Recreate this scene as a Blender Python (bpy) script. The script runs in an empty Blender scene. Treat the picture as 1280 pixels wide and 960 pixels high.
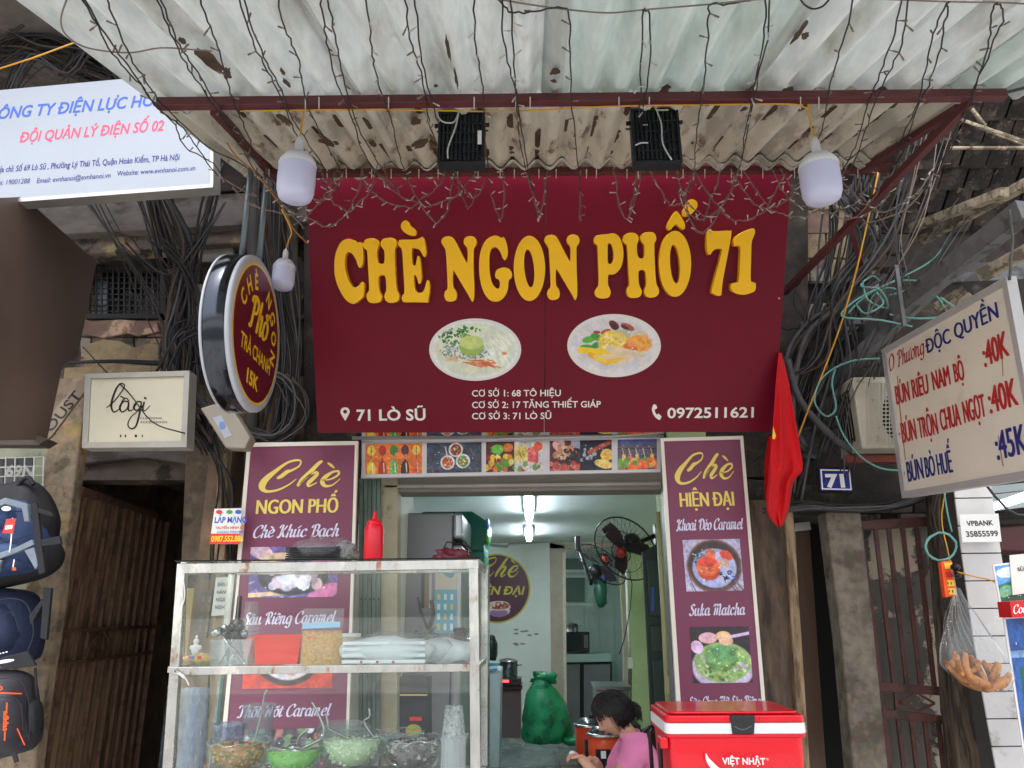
import bpy, bmesh, math, random, unicodedata
import numpy as np
from mathutils import Vector, Matrix, noise
random.seed(7)
rnd = random.random
uni = random.uniform
R_ = math.radians
SC = bpy.context.scene
COL = SC.collection

# ---------------------------------------------------------------- camera, sky, sun, exposure
CAM_Z, PITCH, YAW, ROLL, FPX = 1.6, 17.2, 1.3, -0.45, 925.0
CAMR = (Matrix.Rotation(R_(YAW), 3, 'Z') @ Matrix.Rotation(R_(90 + PITCH), 3, 'X') @ Matrix.Rotation(R_(ROLL), 3, 'Z'))
CAMP = Vector((0, 0, CAM_Z))
cd = bpy.data.cameras.new('camera')
cam = bpy.data.objects.new('camera', cd)
COL.objects.link(cam)
cam.matrix_world = Matrix.Translation(CAMP) @ CAMR.to_4x4()
cd.sensor_width = 36
cd.lens = FPX / 1280 * 36
cd.clip_start = 0.05
cd.clip_end = 3000
SC.camera = cam

SUN_EL, SUN_AZ = 70, 200
w = bpy.data.worlds.new('World')
SC.world = w
w.use_nodes = True
nt = w.node_tree
sky = nt.nodes.new('ShaderNodeTexSky')
sky.sky_type = 'NISHITA'
sky.sun_disc = False
sky.sun_elevation = R_(SUN_EL)
sky.sun_rotation = R_(SUN_AZ)
sky.dust_density = 4
sky.air_density = 1.0
bg = nt.nodes['Background']
bg.inputs['Strength'].default_value = 0.15
hs = nt.nodes.new('ShaderNodeHueSaturation')
hs.inputs['Saturation'].default_value = 0.35
nt.links.new(sky.outputs[0], hs.inputs['Color'])
nt.links.new(hs.outputs[0], bg.inputs[0])
sl = bpy.data.lights.new('sun', 'SUN')
sl.energy = 0.6
sl.angle = R_(20)
sl.color = (1, .96, .9)
sun = bpy.data.objects.new('sun', sl)
COL.objects.link(sun)
# direction towards the sun
_sd = Vector((math.sin(R_(SUN_AZ)) * math.cos(R_(SUN_EL)), math.cos(R_(SUN_AZ)) * math.cos(R_(SUN_EL)), math.sin(R_(SUN_EL))))
sun.rotation_euler = _sd.to_track_quat('Z', 'Y').to_euler()
SC.view_settings.view_transform = 'Standard'
SC.view_settings.look = 'None'
SC.view_settings.gamma = 1
SC.view_settings.exposure = 1.7
SC.cycles.max_bounces = 10
SC.cycles.transparent_max_bounces = 16
SC.cycles.use_denoising = True

# ---------------------------------------------------------------- helpers
class Pl:
    """a plane with a frame: o origin, u right, v up, n towards the street"""
    def __init__(s, o, u, v):
        s.o = Vector(o); s.u = Vector(u).normalized(); s.n = s.u.cross(Vector(v)).normalized(); s.v = s.n.cross(s.u)
    def off(s, d):
        return Pl(s.o + s.n * d, s.u, s.v)
    def hit(s, px, py):
        d = CAMR @ Vector(((px - 640) / FPX, -(py - 480) / FPX, -1))
        t = (s.o - CAMP).dot(s.n) / d.dot(s.n)
        return CAMP + d * t
    def uv(s, px, py):
        q = s.hit(px, py) - s.o
        return q.dot(s.u), q.dot(s.v)
    def at(s, a, b, c=0):
        return s.o + s.u * a + s.v * b + s.n * c
def PY(Y): return Pl((0, Y, 0), (1, 0, 0), (0, 0, 1))
def PX(X, side=1):   # side 1: faces -X (right-hand things), -1: faces +X (left-hand things)
    return Pl((X, 0, 0), (0, -1, 0) if side == 1 else (0, 1, 0), (0, 0, 1))
def PZ(Z): return Pl((0, 0, Z), (1, 0, 0), (0, 1, 0))
def at(px, py, Y): return PY(Y).hit(px, py)
def catmull(pts, n=6, closed=False):
    P = [Vector(p) for p in pts]
    m = len(P)
    out = []
    for i in range(m if closed else m - 1):
        if closed:
            a, b, c, d = P[i - 1], P[i], P[(i + 1) % m], P[(i + 2) % m]
        else:
            a, b, c, d = P[max(i - 1, 0)], P[i], P[i + 1], P[min(i + 2, m - 1)]
        for k in range(n):
            t = k / n
            out.append(.5 * ((2 * b) + (c - a) * t + (2 * a - 5 * b + 4 * c - d) * t * t + (3 * b - a - 3 * c + d) * t ** 3))
    if not closed:
        out.append(P[-1])
    return out

def lin(c):
    return tuple(((x / 255) / 12.92 if x / 255 <= .04045 else ((x / 255 + .055) / 1.055) ** 2.4) for x in c[:3])

MATS = {}
def mat(name, c=(128, 128, 128), rough=.55, metal=0., var=.12, scale=6., bump=.08, c2=None, amt=.5, sc2=3., sharp=.08, c3=None, amt3=.5, sc3=9., trans=0., alpha=1., emit=0., ior=1.45, stretch=(1, 1, 1), spec=.5, detail=6, coat=0., sss=0.):
    """procedural surface: base colour with grain, up to two patchy colours on top, fine relief"""
    if name in MATS: return MATS[name]
    m = bpy.data.materials.new(name); MATS[name] = m
    m.use_nodes = True
    nt = m.node_tree; N = nt.nodes; L = nt.links
    b = N['Principled BSDF']
    c = lin(c)
    b.inputs['Roughness'].default_value = rough
    b.inputs['Metallic'].default_value = metal
    b.inputs['IOR'].default_value = ior
    b.inputs['Specular IOR Level'].default_value = spec
    b.inputs['Transmission Weight'].default_value = trans
    b.inputs['Alpha'].default_value = alpha
    b.inputs['Coat Weight'].default_value = coat
    if sss: b.inputs['Subsurface Weight'].default_value = sss; b.inputs['Subsurface Scale'].default_value = .02
    if emit:
        b.inputs['Emission Color'].default_value = (*c, 1)
        b.inputs['Emission Strength'].default_value = emit
    b.inputs['Base Color'].default_value = (*c, 1)
    if var <= 0 and bump <= 0 and not c2: return m
    tc = N.new('ShaderNodeTexCoord')
    mp = N.new('ShaderNodeMapping'); mp.inputs['Scale'].default_value = stretch
    geo = N.new('ShaderNodeNewGeometry')
    L.new(geo.outputs['Position'], mp.inputs['Vector'])
    def nz(s, d=detail, ofs=0):
        n = N.new('ShaderNodeTexNoise'); n.inputs['Scale'].default_value = s; n.inputs['Detail'].default_value = d; n.inputs['Roughness'].default_value = .62
        if ofs:
            ad = N.new('ShaderNodeVectorMath'); ad.inputs[1].default_value = (ofs, ofs * 1.7, -ofs); L.new(mp.outputs[0], ad.inputs[0]); L.new(ad.outputs[0], n.inputs['Vector'])
        else: L.new(mp.outputs[0], n.inputs['Vector'])
        return n
    n1 = nz(scale)
    mx = N.new('ShaderNodeMix'); mx.data_type = 'RGBA'
    mx.inputs['A'].default_value = (*[min(1, x * (1 - var)) for x in c], 1)
    mx.inputs['B'].default_value = (*[min(1, x * (1 + var)) for x in c], 1)
    cr = N.new('ShaderNodeMapRange'); cr.inputs[1].default_value = .3; cr.inputs[2].default_value = .7
    L.new(n1.outputs[0], cr.inputs[0]); L.new(cr.outputs[0], mx.inputs['Factor'])
    out = mx.outputs['Result']; h = n1.outputs[0]
    for (cc, am, ss, of) in ((c2, amt, sc2, 11.3), (c3, amt3, sc3, 37.1)):
        if not cc: continue
        n2 = nz(ss, 8, of)
        mr = N.new('ShaderNodeMapRange'); th = 1 - am; th = .3 + .4 * th
        mr.inputs[1].default_value = th - sharp / 2; mr.inputs[2].default_value = th + sharp / 2
        L.new(n2.outputs[0], mr.inputs[0])
        m2 = N.new('ShaderNodeMix'); m2.data_type = 'RGBA'
        L.new(mr.outputs[0], m2.inputs['Factor']); L.new(out, m2.inputs['A'])
        m2.inputs['B'].default_value = (*lin(cc), 1)
        m3 = N.new('ShaderNodeMix'); m3.data_type = 'RGBA'; m3.blend_type = 'MULTIPLY'; m3.inputs['Factor'].default_value = min(1, var * 2)
        L.new(m2.outputs['Result'], m3.inputs['A']); L.new(n1.outputs['Color'], m3.inputs['B'])
        m2b = N.new('ShaderNodeMix'); m2b.data_type = 'RGBA'; L.new(mr.outputs[0], m2b.inputs['Factor']); L.new(out, m2b.inputs['A'])
        sc_ = N.new('ShaderNodeVectorMath'); sc_.operation = 'SCALE'; sc_.inputs['Scale'].default_value = 1 + min(1, var * 2) * .9
        L.new(m3.outputs['Result'], sc_.inputs[0]); L.new(sc_.outputs[0], m2b.inputs['B'])
        out = m2b.outputs['Result']
        ma = N.new('ShaderNodeMath'); ma.operation = 'MULTIPLY_ADD'; ma.inputs[1].default_value = .6; L.new(mr.outputs[0], ma.inputs[0]); L.new(h, ma.inputs[2]); h = ma.outputs[0]
    L.new(out, b.inputs['Base Color'])
    if emit: pass
    if bump > 0:
        bp = N.new('ShaderNodeBump'); bp.inputs['Strength'].default_value = min(1, bump * 2.2); bp.inputs['Distance'].default_value = .004 + .01 * bump
        L.new(h, bp.inputs['Height']); L.new(bp.outputs[0], b.inputs['Normal'])
        rr = N.new('ShaderNodeMapRange'); rr.inputs[3].default_value = max(.02, rough - .1); rr.inputs[4].default_value = min(1, rough + .12)
        L.new(n1.outputs[0], rr.inputs[0]); L.new(rr.outputs[0], b.inputs['Roughness'])
    return m
def attr_mat(name, rough=.4, coat=0.):
    if name in MATS: return MATS[name]
    m = bpy.data.materials.new(name); MATS[name] = m; m.use_nodes = True
    N = m.node_tree.nodes; b = N['Principled BSDF']; a = N.new('ShaderNodeAttribute'); a.attribute_name = 'Col'
    m.node_tree.links.new(a.outputs['Color'], b.inputs['Base Color']); b.inputs['Roughness'].default_value = rough; b.inputs['Coat Weight'].default_value = coat
    return m
def glass_mat(name, c=(250, 253, 252), rough=.02, tint=.03, refl=1.45, film=.0):
    """thin pane: see-through with fresnel reflection"""
    if name in MATS: return MATS[name]
    m = bpy.data.materials.new(name); MATS[name] = m; m.use_nodes = True
    nt = m.node_tree; N = nt.nodes; L = nt.links
    N.remove(N['Principled BSDF']); out = N['Material Output']
    tr = N.new('ShaderNodeBsdfTransparent'); tr.inputs[0].default_value = (*lin(c), 1)
    gl = N.new('ShaderNodeBsdfGlossy'); gl.inputs['Roughness'].default_value = rough
    df = N.new('ShaderNodeBsdfDiffuse'); df.inputs[0].default_value = (*lin((225, 228, 225)), 1)
    fr = N.new('ShaderNodeLayerWeight'); fr.inputs['Blend'].default_value = .5
    pw = N.new('ShaderNodeMath'); pw.operation = 'POWER'; L.new(fr.outputs['Facing'], pw.inputs[0]); pw.inputs[1].default_value = 4.0
    ma = N.new('ShaderNodeMath'); ma.operation = 'MULTIPLY_ADD'; L.new(pw.outputs[0], ma.inputs[0]); ma.inputs[1].default_value = .6; ma.inputs[2].default_value = .045 + film * .05
    m1 = N.new('ShaderNodeMixShader'); L.new(ma.outputs[0], m1.inputs[0]); L.new(tr.outputs[0], m1.inputs[1]); L.new(gl.outputs[0], m1.inputs[2])
    m2 = N.new('ShaderNodeMixShader'); L.new(m1.outputs[0], m2.inputs[1]); L.new(df.outputs[0], m2.inputs[2])
    nz = N.new('ShaderNodeTexNoise'); nz.inputs['Scale'].default_value = 9; nz.inputs['Detail'].default_value = 5
    mr = N.new('ShaderNodeMapRange'); mr.inputs[1].default_value = .35; mr.inputs[2].default_value = .75; mr.inputs[3].default_value = tint * .4; mr.inputs[4].default_value = tint * 1.6
    L.new(nz.outputs[0], mr.inputs[0]); L.new(mr.outputs[0], m2.inputs[0])
    L.new(m2.outputs[0], out.inputs['Surface'])
    if film:
        bp = N.new('ShaderNodeBump'); bp.inputs['Strength'].default_value = film; bp.inputs['Distance'].default_value = .01
        n3 = N.new('ShaderNodeTexNoise'); n3.inputs['Scale'].default_value = 28; n3.inputs['Detail'].default_value = 3
        L.new(n3.outputs[0], bp.inputs['Height']); L.new(bp.outputs[0], gl.inputs['Normal'])
    return m

WL = {}
def setp(o, label=None, cat=None, group=None, kind=None):
    if label: o['label'] = label
    if cat: o['category'] = cat
    if group: o['group'] = group
    if kind: o['kind'] = kind
    return o
def thing(name, label, cat, loc, group=None, kind=None):
    o = bpy.data.objects.new(name, None); COL.objects.link(o); o.empty_display_size = .1
    o.location = loc; WL[o.name] = Vector(loc)
    return setp(o, label, cat, group, kind)
def childs(o): return [c for c in bpy.data.objects if c.parent == o]
def copy_thing(src, d, label=None, rz=0, scale=1, piv=None):
    """copy a thing and its parts and sub-parts, moved by d"""
    r = src.copy(); COL.objects.link(r); WL[r.name] = WL[src.name] + Vector(d)
    r.location = WL[r.name]; r.rotation_euler = (0, 0, rz); r.scale = (scale,) * 3
    if label: r['label'] = label
    for ch in childs(src):
        c = ch.copy(); COL.objects.link(c); c.parent = r
        for g in childs(ch):
            k = g.copy(); COL.objects.link(k); k.parent = c
    return r

class MB:
    def __init__(s): s.v = []; s.f = []; s.sm = []
    def add(s, vs, fs, smooth=False):
        b = len(s.v); s.v += [Vector(x) for x in vs]; s.f += [tuple(b + i for i in f) for f in fs]; s.sm += [smooth] * len(fs); return s
    def box(s, c, d, rot=None):
        c = Vector(c); x, y, z = d[0] / 2, d[1] / 2, d[2] / 2
        vs = [Vector((i, j, k)) for k in (-z, z) for j in (-y, y) for i in (-x, x)]
        if rot: vs = [rot @ q for q in vs]
        return s.add([c + q for q in vs], [(0, 2, 3, 1), (4, 5, 7, 6), (0, 1, 5, 4), (2, 6, 7, 3), (0, 4, 6, 2), (1, 3, 7, 5)])
    def hexa(s, q):   # q: 4 front corners then 4 back corners
        return s.add(q, [(0, 1, 2, 3), (7, 6, 5, 4), (0, 4, 5, 1), (1, 5, 6, 2), (2, 6, 7, 3), (3, 7, 4, 0)])
    def beam(s, a, b, w, h=None, up=(0, 0, 1)):
        a, b = Vector(a), Vector(b); h = h or w; d = (b - a).normalized(); upv = Vector(up)
        if abs(d.dot(upv)) > .95: upv = Vector((0, 1, 0))
        x = d.cross(upv).normalized() * w / 2; y = x.cross(d).normalized() * h / 2
        return s.hexa([a - x - y, a + x - y, a + x + y, a - x + y, b - x - y, b + x - y, b + x + y, b - x + y])
    def tube(s, pts, r, n=6, cap=True, taper=None, closed=False):
        P = [Vector(p) for p in pts]; m = len(P)
        if m < 2: return s
        vs = []; up = None
        for i, p in enumerate(P):
            t = (P[(i + 1) % m] - P[i - 1]) if closed else (P[min(i + 1, m - 1)] - P[max(i - 1, 0)])
            if t.length < 1e-9: t = Vector((0, 0, 1))
            t.normalize()
            if up is None: up = Vector((0, 0, 1)) if abs(t.z) < .9 else Vector((1, 0, 0))
            a = up - t * up.dot(t)
            if a.length < 1e-4: a = t.orthogonal()
            a.normalize(); up = a; b = t.cross(a)
            rr = r[i] if isinstance(r, (list, tuple)) else r * (1 + ((taper or 1) - 1) * i / (m - 1))
            for k in range(n):
                an = 2 * math.pi * k / n; vs.append(p + (a * math.cos(an) + b * math.sin(an)) * rr)
        fs = [(i * n + k, i * n + (k + 1) % n, (i + 1) * n + (k + 1) % n, (i + 1) * n + k) for i in range(m - 1) for k in range(n)]
        if closed: fs += [((m - 1) * n + k, (m - 1) * n + (k + 1) % n, (k + 1) % n, k) for k in range(n)]
        s.add(vs, fs, True)
        if cap and not closed:
            b = len(s.v) - m * n; s.f += [tuple(b + k for k in range(n))[::-1], tuple(b + (m - 1) * n + k for k in range(n))]; s.sm += [False, False]
        return s
    def lathe(s, o, prof, n=24, ax=(0, 0, 1), smooth=True, a0=0, a1=2 * math.pi):
        """prof: (radius, height) pairs along axis ax from o"""
        o = Vector(o); ax = Vector(ax).normalized(); x = ax.orthogonal().normalized(); y = ax.cross(x); full = abs(a1 - a0 - 2 * math.pi) < 1e-6
        m = n if full else n + 1; vs = []
        for (r, h) in prof:
            for k in range(m):
                an = a0 + (a1 - a0) * k / n; vs.append(o + ax * h + (x * math.cos(an) + y * math.sin(an)) * max(r, 1e-5))
        fs = []
        for i in range(len(prof) - 1):
            for k in range(n):
                k2 = (k + 1) % m; fs.append((i * m + k, i * m + k2, (i + 1) * m + k2, (i + 1) * m + k))
        return s.add(vs, fs, smooth)
    def ell(s, c, r, n=12, rot=None, jit=0):
        c = Vector(c); vs = []; m = n // 2
        for i in range(m + 1):
            th = math.pi * i / m
            for k in range(n):
                ph = 2 * math.pi * k / n; q = Vector((math.sin(th) * math.cos(ph) * r[0], math.sin(th) * math.sin(ph) * r[1], math.cos(th) * r[2]))
                if jit: q *= 1 + jit * noise.noise(q * (3 / max(r)) + c * 7)
                vs.append(c + (rot @ q if rot else q))
        fs = [(i * n + k, (i + 1) * n + k, (i + 1) * n + (k + 1) % n, i * n + (k + 1) % n) for i in range(m) for k in range(n)]
        return s.add(vs, fs, True)
    def prism(s, pts, n, d):
        """polygon pts (3D) extruded by -n*d behind"""
        P = [Vector(p) for p in pts]; n = Vector(n).normalized(); m = len(P)
        # orient towards n
        a = Vector((0, 0, 0))
        for i in range(m): a += P[i].cross(P[(i + 1) % m])
        if a.dot(n) < 0: P = P[::-1]
        fs = [tuple(range(m))]
        if d: fs += [tuple(range(2 * m - 1, m - 1, -1))] + [(i, m + i, m + (i + 1) % m, (i + 1) % m) for i in range(m)]
        return s.add(P + [q - n * d for q in P] if d else P, fs)
    def build(s, name, m, parent=None, loc=None, bevel=0, label=None, kind=None, seg=2, sub=0, tri=False):
        me = bpy.data.meshes.new(name)
        if parent is not None: base = WL[parent.name]
        elif loc is not None: base = Vector(loc)
        else:
            xs = [q.x for q in s.v]; ys = [q.y for q in s.v]; zs = [q.z for q in s.v]
            base = Vector(((min(xs) + max(xs)) / 2, (min(ys) + max(ys)) / 2, min(zs)))
        me.from_pydata([tuple(q - base) for q in s.v], [], s.f)
        me.polygons.foreach_set('use_smooth', s.sm)
        if m: me.materials.append(m)
        me.update()
        o = bpy.data.objects.new(name, me); COL.objects.link(o); WL[o.name] = base.copy()
        if parent is not None: o.parent = parent
        else: o.location = base
        if bevel:
            b = o.modifiers.new('bevel', 'BEVEL'); b.width = bevel; b.segments = seg; b.limit_method = 'ANGLE'; b.angle_limit = R_(40)
        if sub:
            b = o.modifiers.new('sub', 'SUBSURF'); b.levels = sub; b.render_levels = sub
        if label: o['label'] = label
        if kind: o['kind'] = kind
        return o
def pp(name, pts, pl, d, m, parent=None, bevel=0, **k):
    """outline given on plane pl (where the camera sees it), with real thickness d behind it"""
    return MB().prism([pl.hit(*p) for p in pts], pl.n, d).build(name, m, parent, bevel=bevel, **k)
def rect(x0, y0, x1, y1): return [(x0, y0), (x1, y0), (x1, y1), (x0, y1)]
def frame_on(pl, a0, b0, a1, b1, w, d, off=0):
    """rectangular frame on a plane, in plane units"""
    mb = MB()
    for (p, q, r, t) in ((a0, b0, a1, b0 + w), (a0, b1 - w, a1, b1), (a0, b0 + w, a0 + w, b1 - w), (a1 - w, b0 + w, a1, b1 - w)):
        mb.prism([pl.at(p, q, off), pl.at(r, q, off), pl.at(r, t, off), pl.at(p, t, off)], pl.n, d)
    return mb
def pbox(pl, a0, b0, a1, b1, c0, c1, mb=None):
    mb = mb or MB()
    return mb.prism([pl.at(a0, b0, c1), pl.at(a1, b0, c1), pl.at(a1, b1, c1), pl.at(a0, b1, c1)], pl.n, c1 - c0)

# ---- lettering
_TC = {}
def text_geo(s, bold=.0, shear=0., space=1.):
    key = (s, bold, shear, space)
    if 'Đ' in s:
        if key not in _TC:
            t = s.replace('Đ', 'D'); vs, fs = text_geo(t, bold, shear, space); vs = list(vs); fs = list(fs)
            d = text_geo('D', bold, 0, space)[0]; wD = max(v[0] for v in d) - min(v[0] for v in d)
            for i, ch in enumerate(s):
                if ch != 'Đ': continue
                xr = max(v[0] for v in text_geo(t[:i] + 'D', bold, 0, space)[0]); xl = xr - wD; sw = .1 + 2 * bold
                for (a, b) in ((xl - .07, xl), (xl + sw, xl + sw + .13)):
                    k = len(vs); y0, y1 = .365 - .04 - bold, .365 + .04 + bold; vs += [(a + shear * y0, y0), (b + shear * y0, y0), (b + shear * y1, y1), (a + shear * y1, y1)]; fs.append((k, k + 1, k + 2, k + 3))
            _TC[key] = (vs, fs)
        return _TC[key]
    if key not in _TC:
        cu = bpy.data.curves.new('t', 'FONT'); cu.body = s; cu.size = 1; cu.offset = bold; cu.resolution_u = 3; cu.shear = shear; cu.space_character = space
        ob = bpy.data.objects.new('t', cu); COL.objects.link(ob)
        dg = bpy.context.evaluated_depsgraph_get(); me = ob.evaluated_get(dg).to_mesh()
        vs = [(q.co.x, q.co.y) for q in me.vertices]; fs = [tuple(p.vertices) for p in me.polygons]
        ob.evaluated_get(dg).to_mesh_clear(); bpy.data.objects.remove(ob); bpy.data.curves.remove(cu)
        _TC[key] = (vs, fs)
    return _TC[key]
CAPH = .73
def put2d(vs, fs, pl, O, U, V, m, parent, name, off=.0015):
    mb = MB(); mb.add([O + U * x + V * y + pl.n * off for x, y in vs], fs)
    for i, f in enumerate(mb.f):
        if len(f) > 2:
            a = (mb.v[f[1]] - mb.v[f[0]]).cross(mb.v[f[2]] - mb.v[f[0]])
            if a.dot(pl.n) < 0: mb.f[i] = f[::-1]
    return mb.build(name, m, parent)
def text(s, m, parent, pl, p0, p1, cap, off=.0015, bold=.012, shear=0., space=1., name='lettering', geo=None, heavy=0):
    if heavy:
        bold = 0
        for k in (.5, 1): text(s, m, parent, pl, (p0[0] + heavy * k, p0[1]), (p1[0] + heavy * k, p1[1]), cap, off + .0008 * k, 0, shear, space, 'lettering', geo)
    """p0,p1: where the baseline starts and ends as seen; cap: seen height of the capitals"""
    vs, fs = geo or text_geo(s, bold, shear, space)
    x0 = min(q[0] for q in vs); x1 = max(q[0] for q in vs)
    A = pl.hit(*p0); B = pl.hit(*p1)
    H = (pl.hit(p0[0], p0[1] - cap) - A).dot(pl.v)
    U = (B - A) / (x1 - x0); V = pl.v * (H / CAPH)
    return put2d(vs, fs, pl, A - U * x0, U, V, m, parent, name, off)
# brush and pen lettering
def ribbon(pts, n=5):
    """pts (x,y,w): strip of quads"""
    P = catmull([(p[0], p[1], p[2]) for p in pts], n) if len(pts) > 2 else [Vector(p) for p in pts]
    vs = []; fs = []
    for i, p in enumerate(P):
        t = Vector((P[min(i + 1, len(P) - 1)].x - P[max(i - 1, 0)].x, P[min(i + 1, len(P) - 1)].y - P[max(i - 1, 0)].y))
        if t.length < 1e-9: t = Vector((1, 0))
        t.normalize(); w = max(p.z, .001) / 2
        vs += [(p.x - t.y * w, p.y + t.x * w), (p.x + t.y * w, p.y - t.x * w)]
        if i: b = 2 * i; fs.append((b - 2, b - 1, b + 1, b))
    # round ends
    for (e, sg) in ((0, -1), (len(P) - 1, 1)):
        p = P[e]; q = P[min(e + 1, len(P) - 1)] if e == 0 else P[e - 1]
        t = Vector((p.x - q.x, p.y - q.y)); 
        if t.length < 1e-9: continue
        t.normalize(); w = max(p.z, .001) / 2; b = len(vs); k = 6
        for j in range(k + 1):
            a = -math.pi / 2 + math.pi * j / k
            vs.append((p.x + w * (t.x * math.cos(a) - t.y * math.sin(a)), p.y + w * (t.y * math.cos(a) + t.x * math.sin(a))))
        fs.append(tuple(range(b, b + k + 1)))
    return vs, fs
def merge2(parts):
    V = []; F = []
    for v, f in parts:
        b = len(V); V += v; F += [tuple(b + i for i in q) for q in f]
    return V, F
def nib(pts, thick=.1, thin=.03, ang=25, n=4):
    P = catmull([(p[0], p[1], 0) for p in pts], n) if len(pts) > 2 else [Vector((p[0], p[1], 0)) for p in pts]
    out = []
    for i, p in enumerate(P):
        a = P[min(i + 1, len(P) - 1)]; b = P[max(i - 1, 0)]
        an = math.atan2(a.y - b.y, a.x - b.x)
        out.append((p.x, p.y, thin + (thick - thin) * abs(math.sin(an - R_(ang))) ** 1.2))
    return ribbon(out, 1) if len(out) <= 2 else _rib1(out)
def _rib1(out):
    vs, fs = [], []
    for i, p in enumerate(out):
        a = out[min(i + 1, len(out) - 1)]; b = out[max(i - 1, 0)]
        t = Vector((a[0] - b[0], a[1] - b[1])); t = t.normalized() if t.length > 1e-9 else Vector((1, 0)); w = p[2] / 2
        vs += [(p[0] - t.y * w, p[1] + t.x * w), (p[0] + t.y * w, p[1] - t.x * w)]
        if i: c = 2 * i; fs.append((c - 2, c - 1, c + 1, c))
    return vs, fs
A_ = [(.32, .42), (.2, .5), (.07, .36), (.06, .12), (.17, 0), (.3, .12)]
PEN = {
 'a': (.45, [A_, [(.34, .5), (.32, .1), (.39, 0), (.47, .1)]]),
 'c': (.36, [[(.32, .38), (.22, .5), (.07, .36), (.06, .12), (.18, 0), (.36, .12)]]),
 'd': (.45, [A_, [(.36, .75), (.32, .1), (.39, 0), (.47, .1)]]),
 'e': (.36, [[(.07, .22), (.24, .27), (.31, .4), (.22, .5), (.08, .36), (.06, .12), (.18, 0), (.36, .12)]]),
 'g': (.42, [A_, [(.35, .5), (.33, -.12), (.2, -.25), (.04, -.16)]]),
 'h': (.43, [[(.14, .78), (.08, 0)], [(.1, .28), (.2, .46), (.3, .44), (.29, .1), (.36, 0), (.44, .1)]]),
 'i': (.21, [[(.09, .5), (.07, .1), (.13, 0), (.22, .1)], [(.1, .64), (.11, .7)]]),
 'k': (.4, [[(.14, .78), (.08, 0)], [(.1, .2), (.24, .4), (.3, .5)], [(.15, .28), (.28, .02), (.4, .08)]]),
 'l': (.22, [[(.14, .78), (.08, .1), (.14, 0), (.23, .1)]]),
 'm': (.62, [[(.07, .5), (.06, 0)], [(.07, .3), (.16, .48), (.25, .44), (.24, 0)], [(.25, .3), (.34, .48), (.43, .44), (.42, .1), (.48, 0), (.57, .1)]]),
 'n': (.45, [[(.07, .5), (.06, 0)], [(.07, .3), (.17, .48), (.28, .44), (.27, .1), (.34, 0), (.43, .1)]]),
 'o': (.38, [[(.2, .5), (.07, .38), (.06, .1), (.18, 0), (.32, .12), (.33, .38), (.2, .5)]]),
 'r': (.32, [[(.08, .5), (.07, 0)], [(.08, .3), (.18, .48), (.3, .45)]]),
 't': (.26, [[(.15, .68), (.09, .1), (.16, 0), (.26, .1)], [(.0, .48), (.24, .5)]]),
 'u': (.46, [[(.08, .5), (.07, .12), (.15, 0), (.29, .14)], [(.32, .5), (.31, .1), (.37, 0), (.47, .1)]]),
 'ư': (.5, [[(.08, .5), (.07, .12), (.15, 0), (.29, .14)], [(.32, .5), (.31, .1), (.37, 0), (.47, .1)], [(.34, .48), (.44, .5), (.46, .6)]]),
 'ơ': (.42, [[(.2, .5), (.07, .38), (.06, .1), (.18, 0), (.32, .12), (.33, .38), (.2, .5)], [(.3, .46), (.4, .5), (.42, .6)]]),
 'B': (.52, [[(.2, .74), (.16, 0)], [(.02, .56), (.06, .72), (.25, .78), (.42, .7), (.4, .46), (.2, .4)], [(.2, .4), (.44, .36), (.47, .12), (.3, 0), (.08, .04)]]),
 'C': (.5, [[(.42, .56), (.47, .7), (.34, .78), (.14, .62), (.06, .32), (.14, .04), (.32, 0), (.5, .16)]]),
 'D': (.55, [[(.2, .74), (.16, 0)], [(.02, .56), (.08, .72), (.3, .78), (.5, .6), (.5, .2), (.3, 0), (.08, .03)]]),
 'K': (.52, [[(.22, .78), (.16, 0), (.04, .04)], [(.03, .58), (.1, .76), (.22, .78)], [(.2, .34), (.34, .5), (.46, .74)], [(.24, .4), (.38, .04), (.52, .08)]]),
 'L': (.42, [[(.34, .74), (.2, .74), (.14, .3), (.08, .02), (.24, 0), (.42, .1)]]),
 'M': (.72, [[(.0, .6), (.12, .76), (.18, .5), (.12, 0)], [(.14, .5), (.28, .76), (.36, .6), (.32, 0)], [(.34, .5), (.5, .76), (.58, .6), (.54, .1), (.6, 0), (.7, .08)]]),
 'N': (.58, [[(.0, .6), (.12, .76), (.18, .5), (.12, 0)], [(.15, .7), (.42, .02)], [(.42, 0), (.46, .7), (.56, .78)]]),
 'O': (.5, [[(.26, .76), (.08, .56), (.06, .2), (.2, 0), (.4, .14), (.44, .54), (.26, .76)]]),
 'P': (.48, [[(.2, .74), (.16, 0), (.06, .02)], [(.02, .56), (.06, .72), (.25, .78), (.44, .66), (.38, .4), (.2, .38)]]),
 'R': (.54, [[(.2, .74), (.16, 0)], [(.02, .56), (.06, .72), (.25, .78), (.42, .68), (.38, .44), (.2, .4)], [(.24, .4), (.36, .06), (.5, .08)]]),
 'S': (.42, [[(.4, .66), (.28, .78), (.14, .66), (.2, .46), (.34, .3), (.3, .06), (.14, 0), (.02, .14)]]),
 'T': (.5, [[(.02, .6), (.1, .76), (.3, .7), (.5, .78)], [(.3, .72), (.26, .1), (.16, 0), (.06, .06)]]),
 ' ': (.24, []),
}
ACC = {'\u0300': [(-.1, .68), (.04, .58)], '\u0301': [(-.02, .58), (.12, .7)], '\u0302': [(-.1, .58), (0, .68), (.1, .58)], '\u0309': [(-.03, .7), (.06, .7), (.0, .6)], '\u0323': [(-.01, -.12), (.02, -.13)], '\u0303': [(-.1, .6), (-.03, .66), (.05, .6), (.12, .66)]}
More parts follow.
